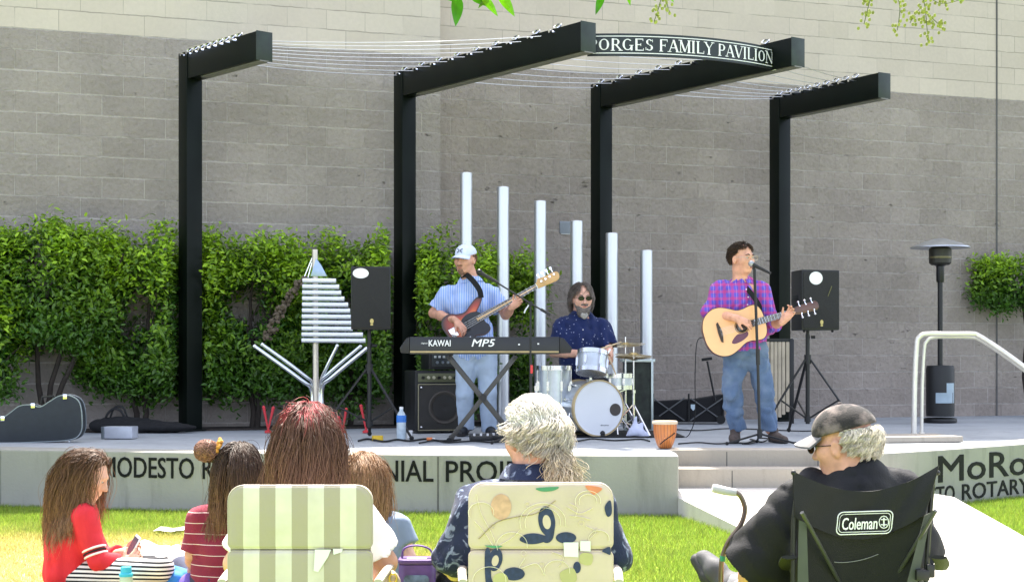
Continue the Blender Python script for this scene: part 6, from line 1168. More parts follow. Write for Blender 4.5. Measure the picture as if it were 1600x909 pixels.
def deco2(l, t, back, low):
    D0 = -.0300
    cnt = [0]
    def sh(pts, m, name='printed_flower', closed=True, n_=5):
        cnt[0] += 1; z = D0 - .0003 * cnt[0] / 10; p = [l(x, y) for x, y in pts]; sp = spline([(v.x, v.z) for v in p], n_, True); b = MB(); b.prism([(v.x, v.y) for v in sp], (0, z, 0), (1, 0, 0), (0, 0, 1), (0, -.0008, 0)); b.build(name, m, t, smooth=False)
    def ln(pts, m=INKW, r_=.0030, name='printed_line'):
        p = [l(x, y) for x, y in pts]; sp = spline([(v.x, v.z) for v in p], 6); b = MB(); b.tube([(v.x, D0 - .0008, v.y) for v in sp], r_, 5, flat=.3); b.build(name, m, t)
    circle = lambda x, y, r_, k=1.0: [(x + r_ * math.cos(R(a)), y + r_ * k * math.sin(R(a))) for a in range(0, 360, 45)]
    def petal(cx, cy, rx, ry, ang):
        for k_, m_ in ((1, INKN), (.48, TANC)): c, s_ = math.cos(R(ang)), math.sin(R(ang)); sh([(cx + k_ * (rx * math.cos(R(a)) * c - ry * math.sin(R(a)) * s_), cy + (1 - k_) * 3 + k_ * (rx * math.cos(R(a)) * s_ + ry * math.sin(R(a)) * c)) for a in range(0, 360, 30)], m_)
    def ring(cx, cy, rx, ry, ang, w_, m=INKN):
        c, s_ = math.cos(R(ang)), math.sin(R(ang)); p = [(cx + rx * math.cos(R(a)) * c - ry * math.sin(R(a)) * s_, cy + rx * math.cos(R(a)) * s_ + ry * math.sin(R(a)) * c) for a in range(0, 361, 20)]; b = MB(); b.tube([(l(x, y).x, D0 - .001, l(x, y).z) for x, y in p], [w_ * (1 + .35 * math.sin(R(a))) for a in range(0, 361, 20)], 6, flat=.2); b.build('printed_flower', m, t)
    petal(854, 812, 13, 23, -8); sh(((812, 842), (818, 834), (832, 831), (846, 833), (856, 838), (848, 845), (828, 848)), INKN); sh(circle(884, 838, 16, .55), INKN)
    sh(((858, 824), (866, 818), (864, 838), (856, 846), (848, 842)), INKN); petal(774, 872, 11, 18, 12); sh(((758, 860), (766, 858), (768, 900), (774, 912), (760, 912)), INKN); sh(circle(803, 894, 17, .6), INKN); sh(circle(901, 884, 6, 1.5), INKN); sh(((944, 790), (953, 780), (955, 800), (948, 805)), INKN); sh(((940, 858), (952, 852), (953, 864), (946, 862)), INKN)
    sh(circle(783, 790, 16, 1.25), INKC); sh(((914, 757), (940, 761), (930, 770), (925, 770)), INKR); sh(((838, 761), (872, 759), (864, 765), (846, 766)), INKG); sh(((758, 850), (785, 851), (772, 854)), INKG)
    sh(circle(782, 903, 12, .9), INKO); sh(((875, 892), (895, 885), (900, 905), (880, 908)), INKO); sh(((908, 862), (925, 864), (922, 880), (905, 876)), INKO)
    for cx, cy, r_ in ((848, 815, 28), (848, 815, 36), (918, 782, 14), (918, 782, 20), (800, 850, 24), (870, 890, 20), (935, 840, 16), (752, 800, 20), (765, 905, 26)): ln([(cx + r_ * math.cos(R(a)), cy + r_ * .85 * math.sin(R(a))) for a in range(160, 400, 30)])
    for p in (((745, 770), (752, 800), (768, 830), (775, 850)), ((742, 812), (756, 828), (770, 850)), ((885, 790), (905, 800), (925, 792)), ((890, 804), (908, 806), (922, 810)), ((890, 785), (902, 792), (898, 806)), ((820, 870), (812, 885), (838, 878), (850, 895)), ((780, 850), (800, 838), (812, 826)), ((862, 860), (880, 868), (872, 884)), ((915, 820), (930, 828), (920, 840))): ln(p)
    ln(((748, 840), (775, 815), (805, 806), (838, 800), (868, 780)), mat('brown_print', (.34, .25, .09), .7), .003)
    for x, y in ((824, 787), (812, 806), (908, 815), (930, 828), (818, 862), (846, 880), (770, 820)): ln(circle(x, y, 4) + circle(x, y, 4)[:1], r_=.0016)
    tagpaper(t, l, ((880, 845), (903, 845), (903, 868), (881, 867)), dy=-.033); tagpaper(t, l, ((906, 843), (922, 843), (922, 859), (906, 858)), dy=-.033)
lawn_chair('folding_lawn_chair', 'padded folding lawn chair with tan cushion printed with navy flowers, seen from behind', 845, 753, TANC, deco2)
# black camp chair
l = Loc(1350, 5.6, 0.0); t = thing('camp_chair', 'black fabric folding camp chair with a white outlined maker\'s badge on its back', 'camp chair', l.base)
rows = []; NV, NU = 15, 25
for i in range(NV):
    f = i / (NV - 1); row = []
    for j in range(NU):
        u = j / (NU - 1); xl = 1238 + (1241 - 1238) * f; xr = 1468 - 22 * f
        yt = 735 + (727 - 735) * u + 36 * math.sin(math.pi * u) ** .9; yb = 808 + 36 * math.sin(math.pi * u) - 4 * u; y = yt + (yb - yt) * f
        row.append(l(xl + (xr - xl) * u, y, .015 + .085 * math.sin(math.pi * u) + .004 * math.sin(u * 23 + f * 5)))
    rows.append(row)
CAMPF = mat('black_ripstop', (.0065, .0065, .007), .62, var=.25, scale=7, bump=.25, bscale=300, spec=.3)
b = MB(); b.sheet(rows); b.build('back_rest', CAMPF, t, thick=.006)
rows = []
for i in range(12):
    f = i / 11; row = []
    for j in range(21):
        u = j / 20; xl = 1246 - 2 * f; xr = 1446 - 14 * f; yt = 800 + 38 * math.sin(math.pi * u); yb = 960
        row.append(l(xl + (xr - xl) * u, yt + (yb - yt) * f, .035 + .10 * math.sin(math.pi * u) + .05 * f))
    rows.append(row)
b = MB(); b.sheet(rows); b.build('lower_back', mat('black_mesh', (.005, .005, .0055), .8, bump=.4, bscale=400), t, thick=.005)
GRYP = mat('grey_steel_pole', (.06, .062, .06), .4, .4); STRP = mat('olive_strap', (.055, .062, .05), .75)
for pts in (((1253, 800, -.03), (1283, 855, .05), (1320, 925, .18), (1365, 1026, .5)), ((1462, 797, -.03), (1425, 860, .05), (1385, 925, .18), (1330, 1026, .5))): b = MB(); b.tube([l(*p) for p in pts], .008, 8); b.build('cross_pole', GRYP, t)
for x0, x1, x2 in ((1242, 1240, 1238), (1464, 1452, 1440)): b = MB(); b.tube([l(x0 + (6 if x0 < 1300 else -6), 742, .035), l(x1, 815, .035), l(x2, 1020, .03)], .0095, 8); b.build('upright_pole', BLKM, t)
for a in (((1250, 812), (1262, 818), (1268, 1000), (1246, 1000)), ((1447, 806), (1458, 800), (1418, 1000), (1396, 1000))): b = MB(); b.prism([(l(x, y).x, l(x, y).z) for x, y in a], (0, .02, 0), (1, 0, 0), (0, 0, 1), (0, .004, 0)); b.build('side_strap', STRP, t, smooth=False)
for x in (1240, 1465): b = MB(); b.ball(l(x, 738, .02), .010, 10, 8); b.build('pole_cap', BLK, t)
b = MB(); p = l(1440, 897, .02); b.box(p, (.05, .05, .04)); b.box(p + Vector((.03, -.01, .015)), (.03, .02, .05)); b.build('clip', BLK, t, bevel=.006)
b = MB(); b.box(l(1350, 985, .32), (.5, .5, .03)); b.build('seat', CAMPF, t, bevel=.01)
for sx in (-1, 1): b = MB(); b.tube(spline([l(1350 + sx * 117, 870, .0), l(1350 + sx * 122, 880, .25), l(1350 + sx * 118, 888, .5)], 4), .03, 8, flat=.25); b.build('arm_strap', CAMPF, t)
def on_back(px, py):
    u = (px - 1239) / (1457 - 1239); return l(px, py, .015 + .085 * math.sin(math.pi * max(0, min(1, u))) - .009)
bd = t_badge = thing('maker_badge', 'white outlined badge on the black camp chair back', 'badge', l.base); COL.objects.unlink(bd); bpy.data.objects.remove(bd)
def badge_line(w_, h_, r_, rad):
    p = rrect(w_, h_, r_, 5); pts = [on_back(1351 + x + y * .10 * -1, 816 + y - x * .03) for x, y in p]; b = MB(); b.tube(pts + pts[:1], rad, 5); return b
badge_line(86, 35, 8, .0022).build('badge_outline', WL, t); badge_line(79, 28, 6, .0014).build('badge_outline', WL, t)
def wb(u, v, wz):
    out = []
    for a, c, z in zip(u, v, wz): p = on_back(1315 + a, 827 - c - a * .03); out.append((p.x, p.y - z, p.z))
    return np.array(out)
put_text('badge_lettering', 'Coleman', 18, WL, t, None, None, None, .012, .003, 55, .08, wb)
b = MB(); pts = [on_back(1381 + 7.5 * math.cos(R(a)), 815 + 9.5 * math.sin(R(a))) for a in range(0, 361, 30)]; b.tube(pts, .002, 5); b.tube([on_back(1381, 808), on_back(1381, 822)], .0028, 5); b.tube([on_back(1376, 811), on_back(1386, 811)], .002, 5); b.tube([on_back(1376, 819), on_back(1386, 819)], .002, 5); b.build('badge_emblem', WL, t)
b = MB(); b.tube(spline([l(1296, 852, .135), l(1310, 858, .135), l(1330, 850, .14), l(1340, 858, .14), l(1362, 853, .14), l(1376, 857, .135), l(1390, 852, .13)], 6), .0016, 5); b.tube(spline([l(1275, 870, .12), l(1310, 878, .13), l(1350, 873, .135), l(1392, 857, .13)], 6), .0014, 5); b.build('reflection_squiggle', mat('grey_reflection', (.20, .20, .20), .6), t)  # grey squiggles paint a reflection on the black fabric
# --- woman with red-tinted hair in the striped chair
l = Loc(482, 5.88, 0.0); P = Person('woman with long brown hair tinted red on top, seated in the striped lawn chair', l)
hc = l(482, 690, .02); hM = face_frame((.04, 1, -.08)); pel, ch, nk = l(480, 950, .05), l(481, 855, .0), l(481, 768, .0); shs = (l(550, 796), l(414, 796)); Mt = face_frame(AWAY, up_from(pel, ch))
arms = ((shs[0], l(602, 878, .02), l(588, 905, .30)), (shs[1], l(368, 880, .02), l(380, 905, .30)))
legs = ((l(520, 955, .1), l(525, 950, .5), l(525, 1030, .6)), (l(440, 955, .1), l(435, 950, .5), l(435, 1030, .6)))
P.body(SK3, hc, hM, 1.08, pel, ch, nk, shs, Mt, arms, (dict(wr=l(585, 900, .30), d=(-.1, 1, 0), palm=(0, 0, -1), side=1, curl=.5), dict(wr=l(380, 900, .30), d=(.1, 1, 0), palm=(0, 0, -1), side=-1, curl=.5)), legs, 1.15, 1.15, 1.1, vox=.008)
P.shirt(WHITET, pel, ch, nk, shs, Mt, [(*arms[0], .86), (*arms[1], .80)], None, 1.12, 1.0, 0, 1.08, seed=15, cuff=1.35, amp=.009, vox=.009)
q = SDF(); add_torso(q, pel, ch, nk, lerp(nk, shs[0], .62), lerp(nk, shs[1], .62), Mt, 1.26, 1.16); q.noise = wrinkle(.006, 30, 16); q.build('vest', GING, P.root, .01)
P.trousers(GREYTR, pel, Mt, legs, 1.15, 1.1, l(480, 930), seed=17)
q = SDF(); q.ell(hc + hM @ Vector((0, -.02, .04)), [.086, .112, .096], hM); q.ell(hc + hM @ Vector((0, -.06, -.07)), [.07, .06, .11], hM, .04); q.cut(hc + hM @ Vector((0, .05, 0)), (0, 1, -.5)); q.build('hair_base', mat('brown_hair_base', (.05, .022, .014), .6), P.root, .009)
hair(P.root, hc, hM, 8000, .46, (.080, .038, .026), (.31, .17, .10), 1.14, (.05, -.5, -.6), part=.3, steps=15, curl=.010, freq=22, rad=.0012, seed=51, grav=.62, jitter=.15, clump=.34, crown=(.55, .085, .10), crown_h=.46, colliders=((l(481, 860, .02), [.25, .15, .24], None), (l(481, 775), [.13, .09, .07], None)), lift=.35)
# --- man with white wavy hair in the floral chair
l = Loc(838, 5.88, 0.0); P = Person('heavy man with white wavy ponytail and navy floral shirt, seated in the tan floral chair', l)
hc = l(832, 686, .02); hM = face_frame((-.50, .86, -.12)); pel, ch, nk = l(838, 950, .06), l(838, 858, .0), l(836, 752, -.01); shs = (l(918, 792), l(752, 790)); Mt = face_frame(AWAY, up_from(pel, ch))
arms = ((shs[0], l(953, 868, .02), l(950, 895, .3)), (shs[1], l(706, 868, .0), l(712, 893, .3)))
legs = ((l(880, 955, .1), l(890, 950, .5), l(890, 1030, .6)), (l(800, 955, .1), l(790, 950, .5), l(790, 1030, .6)))
P.body(SK1, hc, hM, 1.14, pel, ch, nk, shs, Mt, arms, (dict(wr=l(950, 895, .30), d=(-.1, 1, 0), palm=(0, 0, -1), side=1, curl=.5), dict(wr=l(712, 893, .30), d=(.1, 1, 0), palm=(0, 0, -1), side=-1, curl=.5)), legs, 1.5, 1.35, 1.3, dep=1.1, vox=.008, jaw=1.1, neckr=.068)
P.shirt(FLORAL, pel, ch, nk, shs, Mt, [(*arms[0], 1.1), (*arms[1], 1.1)], None, 1.55, 1.15, 0, 1.42, seed=18, amp=.016, fr=26, collar=(l(834, 744, -.01), Mt, .092, .045), vox=.009, neckfill=.10)
P.trousers(mat('dark_shorts', (.04, .045, .05), .85), pel, Mt, legs, 1.45, 1.25, l(838, 930), seed=19)
eye_parts(P.root, hc, hM, 1.14)
WH0 = (.74, .69, .60); q = SDF(); q.ell(hc + hM @ Vector((0, -.022, .05)), [.095, .118, .098], hM); q.ell(hc + hM @ Vector((0, -.09, -.02)), [.07, .05, .07], hM, .04); q.cut(hc + hM @ Vector((0, .055, .05)), hM @ Vector((0, .85, -.5))); q.cut(hc + hM @ Vector((0, -.08, -.075)), hM @ Vector((0, .1, -1))); q.build('hair_base', mat('tan_hair_base', (.40, .33, .24), .6), P.root, .008)
hair(P.root, hc, hM, 5200, .12, (.74, .71, .65), (.54, .48, .39), 1.19, (.02, -1, -.05), part=.1, steps=10, curl=.0045, freq=50, rad=.0014, seed=61, grav=.05, lift=.28, jitter=.13, clump=.45, hug=1.24, hairline=lambda p: p[:, 2] > np.interp(p[:, 1], [-1, -.45, -.1, .2, .45, .75, 1], [-.42, -.36, -.02, .28, .42, .55, .65]))
hair(P.root, hc, hM, 1900, .080, (.68, .64, .57), (.50, .44, .35), 1.22, (0, -.6, -.5), steps=12, curl=.013, freq=75, rad=.0014, seed=62, grav=.2, lift=.6, jitter=.25, clump=.5, hairline=lambda p: (p[:, 2] < .25) & (p[:, 1] < .28) & (p[:, 2] > np.interp(p[:, 1], [-1, -.4, -.1, .28], [-.62, -.55, -.2, .05])))
tie = hc + hM @ Vector((.018, -.140, -.045)); r_ = np.random.default_rng(5); PN = 900; k_ = 15; tt = np.linspace(0, 1, k_ + 1); base = A3(tie); cur = np.stack([.035 * tt, -.03 * np.sin(tt * 2.2), -.13 * tt - .01 * tt ** 2], -1) @ np.eye(3)
offs = r_.normal(size=(PN, 3)) * np.array([.026, .022, .016]); ph = r_.uniform(0, 6.28, PN); pth = base + cur[None] * r_.uniform(.6, 1.15, PN)[:, None, None] + offs[:, None] * (.35 + 1.1 * tt[None, :, None]); pth += (np.stack([np.sin(tt[None] * 11 + ph[:, None]), np.cos(tt[None] * 10 + ph[:, None]), 0 * tt[None] + 0 * ph[:, None]], -1)) * (.011 * tt)[None, :, None]
colr = (A3((.52, .44, .32)) * r_.uniform(.55, 1.4, PN)[:, None])[:, None] + np.zeros((1, k_ + 1, 1)); tubes_mesh('ponytail', pth, np.full((PN, k_ + 1), .0013), np.clip(colr, 0, 1), HAIR, P.root)
b = MB(); b.lathe([(.02, -.008), (.026, 0), (.02, .008)], tie, None, 14); b.build('hair_tie', BLK, P.root)
# --- man in the camp chair
l = Loc(1340, 5.98, 0.0); P = Person('heavy man in a faded dark baseball cap and black T-shirt, seated in the camp chair', l)
hc = l(1318, 696, .05); hM = face_frame((-.80, .56, -.16), (-.08, 0, 1)); pel, ch, nk = l(1345, 955, .12), l(1336, 860, .06), l(1336, 744, .03); shs = (l(1404, 770, .06), l(1262, 774, .10)); Mt = face_frame((-.25, 1, 0), up_from(pel, ch))
arms = ((shs[0], l(1412, 880, .14), l(1415, 900, .35)), (shs[1], l(1180, 890, .27), l(1165, 915, .5)))
legs = ((l(1390, 960, .15), l(1400, 950, .55), l(1400, 1026, .62)), (l(1300, 955, .15), l(1195, 930, .60), l(1140, 925, .72)))
P.body(SK1, hc, hM, 1.13, pel, ch, nk, shs, Mt, arms, (dict(wr=l(1415, 900, .35), d=(-.1, 1, -.1), palm=(0, 0, -1), side=1, curl=.5), dict(wr=l(1165, 915, .5), d=(-.5, .8, -.1), palm=(0, 0, -1), side=-1, curl=.5)), legs, 1.55, 1.3, 1.2, dep=1.15, vox=.008, jaw=1.15, neckr=.074)
P.shirt(BLACKT, pel, ch, nk, shs, Mt, [(*arms[0], .85), (lerp(shs[1], nk, .12), arms[1][1], arms[1][2], .97)], None, 1.5, 1.2, 0, 1.35, seed=22, amp=.016, fr=24, cuff=1.95, vox=.009, infl=.016, neckfill=.108)
P.trousers(GREYTR, pel, Mt, legs, 1.5, 1.25, l(1340, 930), seed=23, end=.85)
q = SDF(); h0, h1 = l(1140, 915, .78), l(1100, 872, .90); q.chain([h0, lerp(h0, h1, .5), h1], [.046, .050, .042], .03); q.cap(h0, h0 + Vector((.05, -.03, .02)), .05, .048, .03); q.noise = wrinkle(.004, 60, 7); sh_ = q.build('shoe', GREYS, P.root, .007)
q = SDF(); off = Vector((-.034, .01, -.022)); q.chain([h0 + off, lerp(h0, h1, .5) + off * 1.1, h1 + off * .9 + Vector((0, 0, .012))], [.030, .034, .030], .02); q.build('sole', mat('dark_rubber_sole', (.03, .03, .03), .7), sh_, .007)
eye_parts(P.root, hc, hM, 1.13); glasses(P.root, hc, hM, BLK, MATS['black_lens'], 1.13, .027, .02)
m, n, L, b_, src, tc, sp = fabric_pat('faded_charcoal_cap', (.026, .023, .022)); no = N(n, 'ShaderNodeTexNoise'); no.inputs['Scale'].default_value = 13; no.inputs['Detail'].default_value = 5; L.new(tc.outputs['Object'], no.inputs['Vector']); mr = N(n, 'ShaderNodeMapRange'); mr.inputs[1].default_value = .47; mr.inputs[2].default_value = .66; L.new(no.outputs['Fac'], mr.inputs[0]); L.new(mixc(n, L, mr.outputs[0], src, (.20, .16, .145), .85), b_.inputs['Base Color']); CAPD = m; BRIM = mat('worn_grey_brim', (.20, .19, .19), .85, var=.25, scale=16); cp = cap_hat(P.root, hc, hM, CAPD, BRIM, 1.22)
hair(P.root, hc, hM, 4200, .055, (.72, .66, .55), (.56, .48, .38), 1.13, (0, -.8, -.4), steps=9, curl=.010, freq=110, rad=.0012, seed=71, lift=.5, jitter=.25, clump=.55, hairline=lambda p: (p[:, 2] < .2) & (p[:, 2] > np.interp(p[:, 1], [-1, -.4, -.12, -.11], [-.62, -.5, -.2, 9])))
# cane
l = Loc(1125, 6.35, 0.0); t = thing('walking_cane', 'offset metal walking cane with a grey foam grip, standing left of the camp chair', 'cane', l.base); b = MB()
b.tube(spline([l(1148, 768), l(1158, 776), l(1164, 795), l(1158, 818), l(1140, 843), l(1130, 866), l(1127, 890), l(1125, 1000)], 6), .0105, 10); b.build('shaft', mat('bronze_cane', (.23, .18, .14), .3, .8), t)
b = MB(); b.tube([l(1113, 762), l(1118, 763), l(1135, 767), l(1150, 769)], [.017, .019, .018, .016], 12); b.build('grip', mat('pale_foam', (.55, .54, .52), .85), t); b = MB(); b.tube([l(1125, 1000), l(1125, l.yb)], .013, 10); b.build('lower_shaft', mat('steel_lower', (.35, .35, .36), .3, .8), t); b = MB(); b.lathe([(.022, 0), (.022, .02), (.014, .05)], n=14); b.build('rubber_tip', RUB, t)
b = MB(); b.cyl(l(1129.5, 868), l(1128.5, 876), .0125, n=10); b.build('green_band', mat('green_band', (.03, .30, .18), .5), t)
# --- girl in red
l = Loc(125, 8.0, 0.0); P = Person('girl in a red sweatshirt with long brown hair, on the lawn looking at a phone', l)
hc = l(141, 745, .0); hM = face_frame((.88, -.06, -.42)); pel, ch, nk = l(112, 893, 0), l(118, 842, .0), l(130, 790, .0); shs = (l(132, 808, -.13), l(128, 805, .13)); Mt = face_frame((1, -.1, 0), up_from(pel, ch))
arms = ((shs[0], l(153, 876, -.17), l(192, 884, -.08)), (shs[1], l(160, 872, .15), l(190, 864, .05)))
legs = ((l(125, 900, -.09), l(252, 888, -.19), l(175, 908, -.10)), (l(125, 900, .09), l(250, 884, .22), l(180, 908, .08)))
P.body(SK2, hc, hM, .93, pel, ch, nk, shs, Mt, arms, (dict(wr=l(192, 884, -.08), d=(.6, .2, .45), palm=(-.2, .9, .3), side=1, curl=.7, sc=.85), dict(wr=l(190, 864, .05), d=(.75, -.1, .1), palm=(-.1, -.8, .5), side=-1, curl=.7, sc=.85)), legs, .78, .8, .8, vox=.007)
P.shirt(REDK, pel, ch, nk, shs, Mt, [(*arms[0], 1.75), (*arms[1], 1.75)], None, .98, 1.1, 0, .92, seed=25, amp=.009, fr=36, vox=.008, infl=.012)
el_ax = (Vector(arms[0][1]) - Vector(arms[0][0])).normalized(); Ms = frame(el_ax, y=(0, 1, 0))
for f, w_, m_ in ((.72, .006, WHITET), (.79, .005, BLACKT), (.86, .006, WHITET)):
    c = lerp(arms[0][0], arms[0][1], f); b = MB(); rr = .0665 - .012 * f; b.tube([c + Ms @ Vector((0, rr * math.cos(R(a)), rr * math.sin(R(a)))) for a in range(0, 361, 15)], w_, 6); b.build('sleeve_stripe', m_, P.sh)
P.trousers(LEGG, pel, Mt, legs, .8, .8, l(110, 888), seed=26, name='leggings', amp=.004)
eye_parts(P.root, hc, hM, .93)
q = SDF(); q.ell(hc + hM @ Vector((0, -.02, .036)), [.078, .10, .084], hM); q.ell(hc + Vector((-.09, 0, -.10)), [.06, .08, .13], None, .05); q.cut(hc + hM @ Vector((0, .018, .045)), hM @ Vector((0, .85, -.5))); q.build('hair_base', mat('auburn_base', (.075, .036, .02), .6), P.root, .009)
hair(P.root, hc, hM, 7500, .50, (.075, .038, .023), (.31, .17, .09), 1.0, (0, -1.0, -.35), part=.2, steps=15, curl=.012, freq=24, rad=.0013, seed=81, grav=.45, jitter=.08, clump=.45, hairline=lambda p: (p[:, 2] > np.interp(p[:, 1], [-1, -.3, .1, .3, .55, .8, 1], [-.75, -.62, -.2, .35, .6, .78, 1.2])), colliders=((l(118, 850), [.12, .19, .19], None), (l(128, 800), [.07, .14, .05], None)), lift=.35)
t = thing('phone', 'grey smartphone in a white case, held by the girl in red', 'phone', P.root.location + l(206, 857, -.02)); Mp = frame(Vector((.45, .1, .85)), z=(-.75, -.5, .4)); b = MB(); b.box((0, 0, 0), (.150, .076, .009), Mp); b.build('case', WHITEP, t, bevel=.004); b = MB(); b.box(Mp @ Vector((0, 0, .006)), (.130, .066, .004), Mp); b.build('screen', mat('dark_screen', (.05, .06, .085), .2), t)
for px, py, Z_, c_, nm, lb, ct in ((197, 906, 7.7, (.03, .45, .62), 'drink_bottle', 'pale green drink bottle with a turquoise cap beside the girl in red', 'bottle'),):
    l2 = Loc(px, Z_, 0); t = thing(nm, lb, ct, l2.base); z1 = l2(px, 885).z; z0 = l2(px, 899).z; b = MB(); b.lathe([(.032, 0), (.034, .01), (.034, z0 - .03), (.03, z0)], n=20); b.build('bottle_body', mat('pale_green_plastic', (.45, .60, .45), .3), t); b = MB(); b.lathe([(.0345, z0 - .002), (.0345, z0 + .012), (.028, z0 + .016), (.026, z1), (0, z1)], n=20); b.build('bottle_cap', mat('turquoise_plastic', c_, .4), t)
def cloth(name, lb, ct, l2, r_, m, seed, hgt):
    t = thing(name, lb, ct, l2.base); q = SDF(); rr = np.random.default_rng(seed)
    for i in range(6): a = rr.uniform(0, 6.28); q.ell((math.cos(a) * r_ * .5, math.sin(a) * r_ * .5, hgt * .35), [r_ * rr.uniform(.4, .65), r_ * rr.uniform(.4, .65), hgt * rr.uniform(.4, .65)], None, .04)
    q.cut((0, 0, .002), (0, 0, -1)); q.noise = wrinkle(.012, 40, seed); q.build('cloth', m, t, .009)
cloth('towel', 'bundled white towel on the dry grass behind the girl in red\'s knees', 'towel', Loc(245, 8.45, 0), .17, WHITET, 3, .17)
cloth('towel', 'small bright blue cloth between the girl in red and the girl in maroon', 'cloth', Loc(278, 7.85, 0), .07, mat('bright_blue_cloth', (.03, .20, .55), .8), 5, .12)
cloth('towel', 'small purple cloth beside the girl in maroon', 'cloth', Loc(304, 7.75, 0), .07, mat('purple_cloth', (.16, .10, .45), .8), 6, .10)
l2 = Loc(268, 9.6, 0); l2.base = G(268, 833); t = thing('paper_sheet', 'small white sheet of paper lying on the dry lawn', 'paper', l2.base); b = MB(); b.sheet([[(-.1 + .04 * i, -.11 + .22 * j, .03 + .006 * math.sin(i * 1.7 + j)) for i in range(6)] for j in range(2)]); b.build('sheet', WHITEP, t, thick=.001)
# --- girl in maroon
l = Loc(350, 7.7, 0.0); P = Person('girl in a maroon striped top with a hair bun, left of the striped chair', l)
hc = l(375, 733, .02); hM = face_frame((.30, .95, -.1)); pel, ch, nk = l(348, 905, .0), l(352, 850, .0), l(366, 780, .0); shs = (l(402, 808), l(314, 810)); Mt = face_frame((.1, 1, 0), up_from(pel, ch))
arms = ((shs[0], l(418, 870, .02), l(410, 900, .15)), (shs[1], l(300, 866, -.01), l(303, 893, .12)))
legs = ((l(375, 915, .08), l(420, 890, .38), l(360, 920, .42)), (l(325, 915, .08), l(285, 890, .38), l(340, 920, .45)))
P.body(SK3, hc, hM, 1.0, pel, ch, nk, shs, Mt, arms, (dict(wr=l(410, 900, .15), d=(-.2, 1, -.1), palm=(0, 0, -1), side=1, curl=.5, sc=.9), dict(wr=l(303, 893, .12), d=(.2, 1, -.2), palm=(0, 0, -1), side=-1, curl=.5, sc=.9)), legs, .88, .85, .85, vox=.008)
P.shirt(MAROON, pel, ch, nk, shs, Mt, [(*arms[0], .95), (*arms[1], .95)], None, .93, 1.0, 0, .95, seed=28, amp=.008, fr=30, vox=.008, cuff=1.1)
P.trousers(mat('navy_leggings', (.03, .035, .07), .85), pel, Mt, legs, .9, .85, l(348, 900), seed=29)
q = SDF(); q.ell(hc + hM @ Vector((0, -.02, .036)), [.080, .102, .086], hM); q.ell(hc + hM @ Vector((0, -.05, -.08)), [.06, .06, .10], hM, .04); q.cut(hc + hM @ Vector((0, .05, .0)), hM @ Vector((0, .85, -.5))); q.build('hair_base', mat('dark_hair_base', (.022, .014, .011), .6), P.root, .009)
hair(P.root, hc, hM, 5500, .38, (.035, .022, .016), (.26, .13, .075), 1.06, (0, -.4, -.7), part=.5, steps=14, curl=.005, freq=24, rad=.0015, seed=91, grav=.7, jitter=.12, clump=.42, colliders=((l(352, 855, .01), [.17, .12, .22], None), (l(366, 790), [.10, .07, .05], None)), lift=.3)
bc = l(323, 704, -.02); PN = 260; r_ = np.random.default_rng(8); k_ = 12; tt = np.linspace(0, 6.0, k_ + 1); u = r_.normal(size=(PN, 3)); u /= np.linalg.norm(u, axis=1)[:, None]; v_ = np.cross(u, r_.normal(size=(PN, 3))); v_ /= np.linalg.norm(v_, axis=1)[:, None]; rad_ = .056 * r_.uniform(.75, 1.1, PN)
pth = A3(bc) + (u[:, None] * np.cos(tt)[None, :, None] + v_[:, None] * np.sin(tt)[None, :, None]) * rad_[:, None, None] * np.array([1.08, 1, .95]); colr = (A3((.22, .11, .075)) * r_.uniform(.5, 1.6, PN)[:, None])[:, None] + np.zeros((1, k_ + 1, 1)); bn = tubes_mesh('hair_bun', pth, np.full((PN, k_ + 1), .0026), colr, HAIR, P.root)
b = MB(); b.ball(bc, .044, 16, 10); b.build('bun_core', mat('bun_core', (.05, .024, .016), .7), bn); b = MB(); b.ball(l(338, 716, -.01), [.035, .03, .03], 12, 8); b.build('bun_base', MATS['dark_hair_base'], P.root)
b = MB(); sc_ = l(341, 698, -.01); Mx = frame(Vector((.8, .1, -.3)), z=(0, 0, 1)); b.tube([sc_ + Mx @ Vector((.006 * math.sin(a * 7), (.034 + .006 * math.sin(a * 9)) * math.cos(a), (.034 + .006 * math.sin(a * 9)) * math.sin(a))) for a in [2 * math.pi * i / 48 for i in range(49)]], .0105, 7); b.build('scrunchie', mat('mustard_scrunchie', (.58, .27, .04), .8), bn)
# --- fair-haired girl
l = Loc(580, 7.4, 0.0); P = Person('girl with long golden brown hair, right of the striped chair by the lunch bag', l)
hc = l(571, 748, .02); hM = face_frame((.42, .88, -.15)); pel, ch, nk = l(585, 910, .0), l(584, 860, .0), l(578, 796, .0); shs = (l(622, 822), l(545, 822)); Mt = face_frame((.25, 1, 0), up_from(pel, ch))
arms = ((shs[0], l(640, 872, -.02), l(645, 905, .2)), (shs[1], l(535, 880, .0), l(550, 910, .15)))
legs = ((l(610, 918, .08), l(660, 895, .38), l(600, 930, .42)), (l(560, 918, .08), l(520, 900, .38), l(580, 930, .45)))
P.body(SK4, hc, hM, .95, pel, ch, nk, shs, Mt, arms, (dict(wr=l(645, 905, .2), d=(-.2, 1, -.1), palm=(0, 0, -1), side=1, curl=.5, sc=.85), dict(wr=l(550, 910, .15), d=(.2, 1, -.2), palm=(0, 0, -1), side=-1, curl=.5, sc=.85)), legs, .8, .8, .8, vox=.008)
P.shirt(mat('slate_blue_cotton', (.20, .25, .33), .85), pel, ch, nk, shs, Mt, [(*arms[0], .6), (*arms[1], .8)], None, .86, 1.0, 0, .9, seed=33, amp=.008, vox=.009)
P.trousers(MATS['navy_leggings'], pel, Mt, legs, .85, .85, l(585, 902), seed=34)
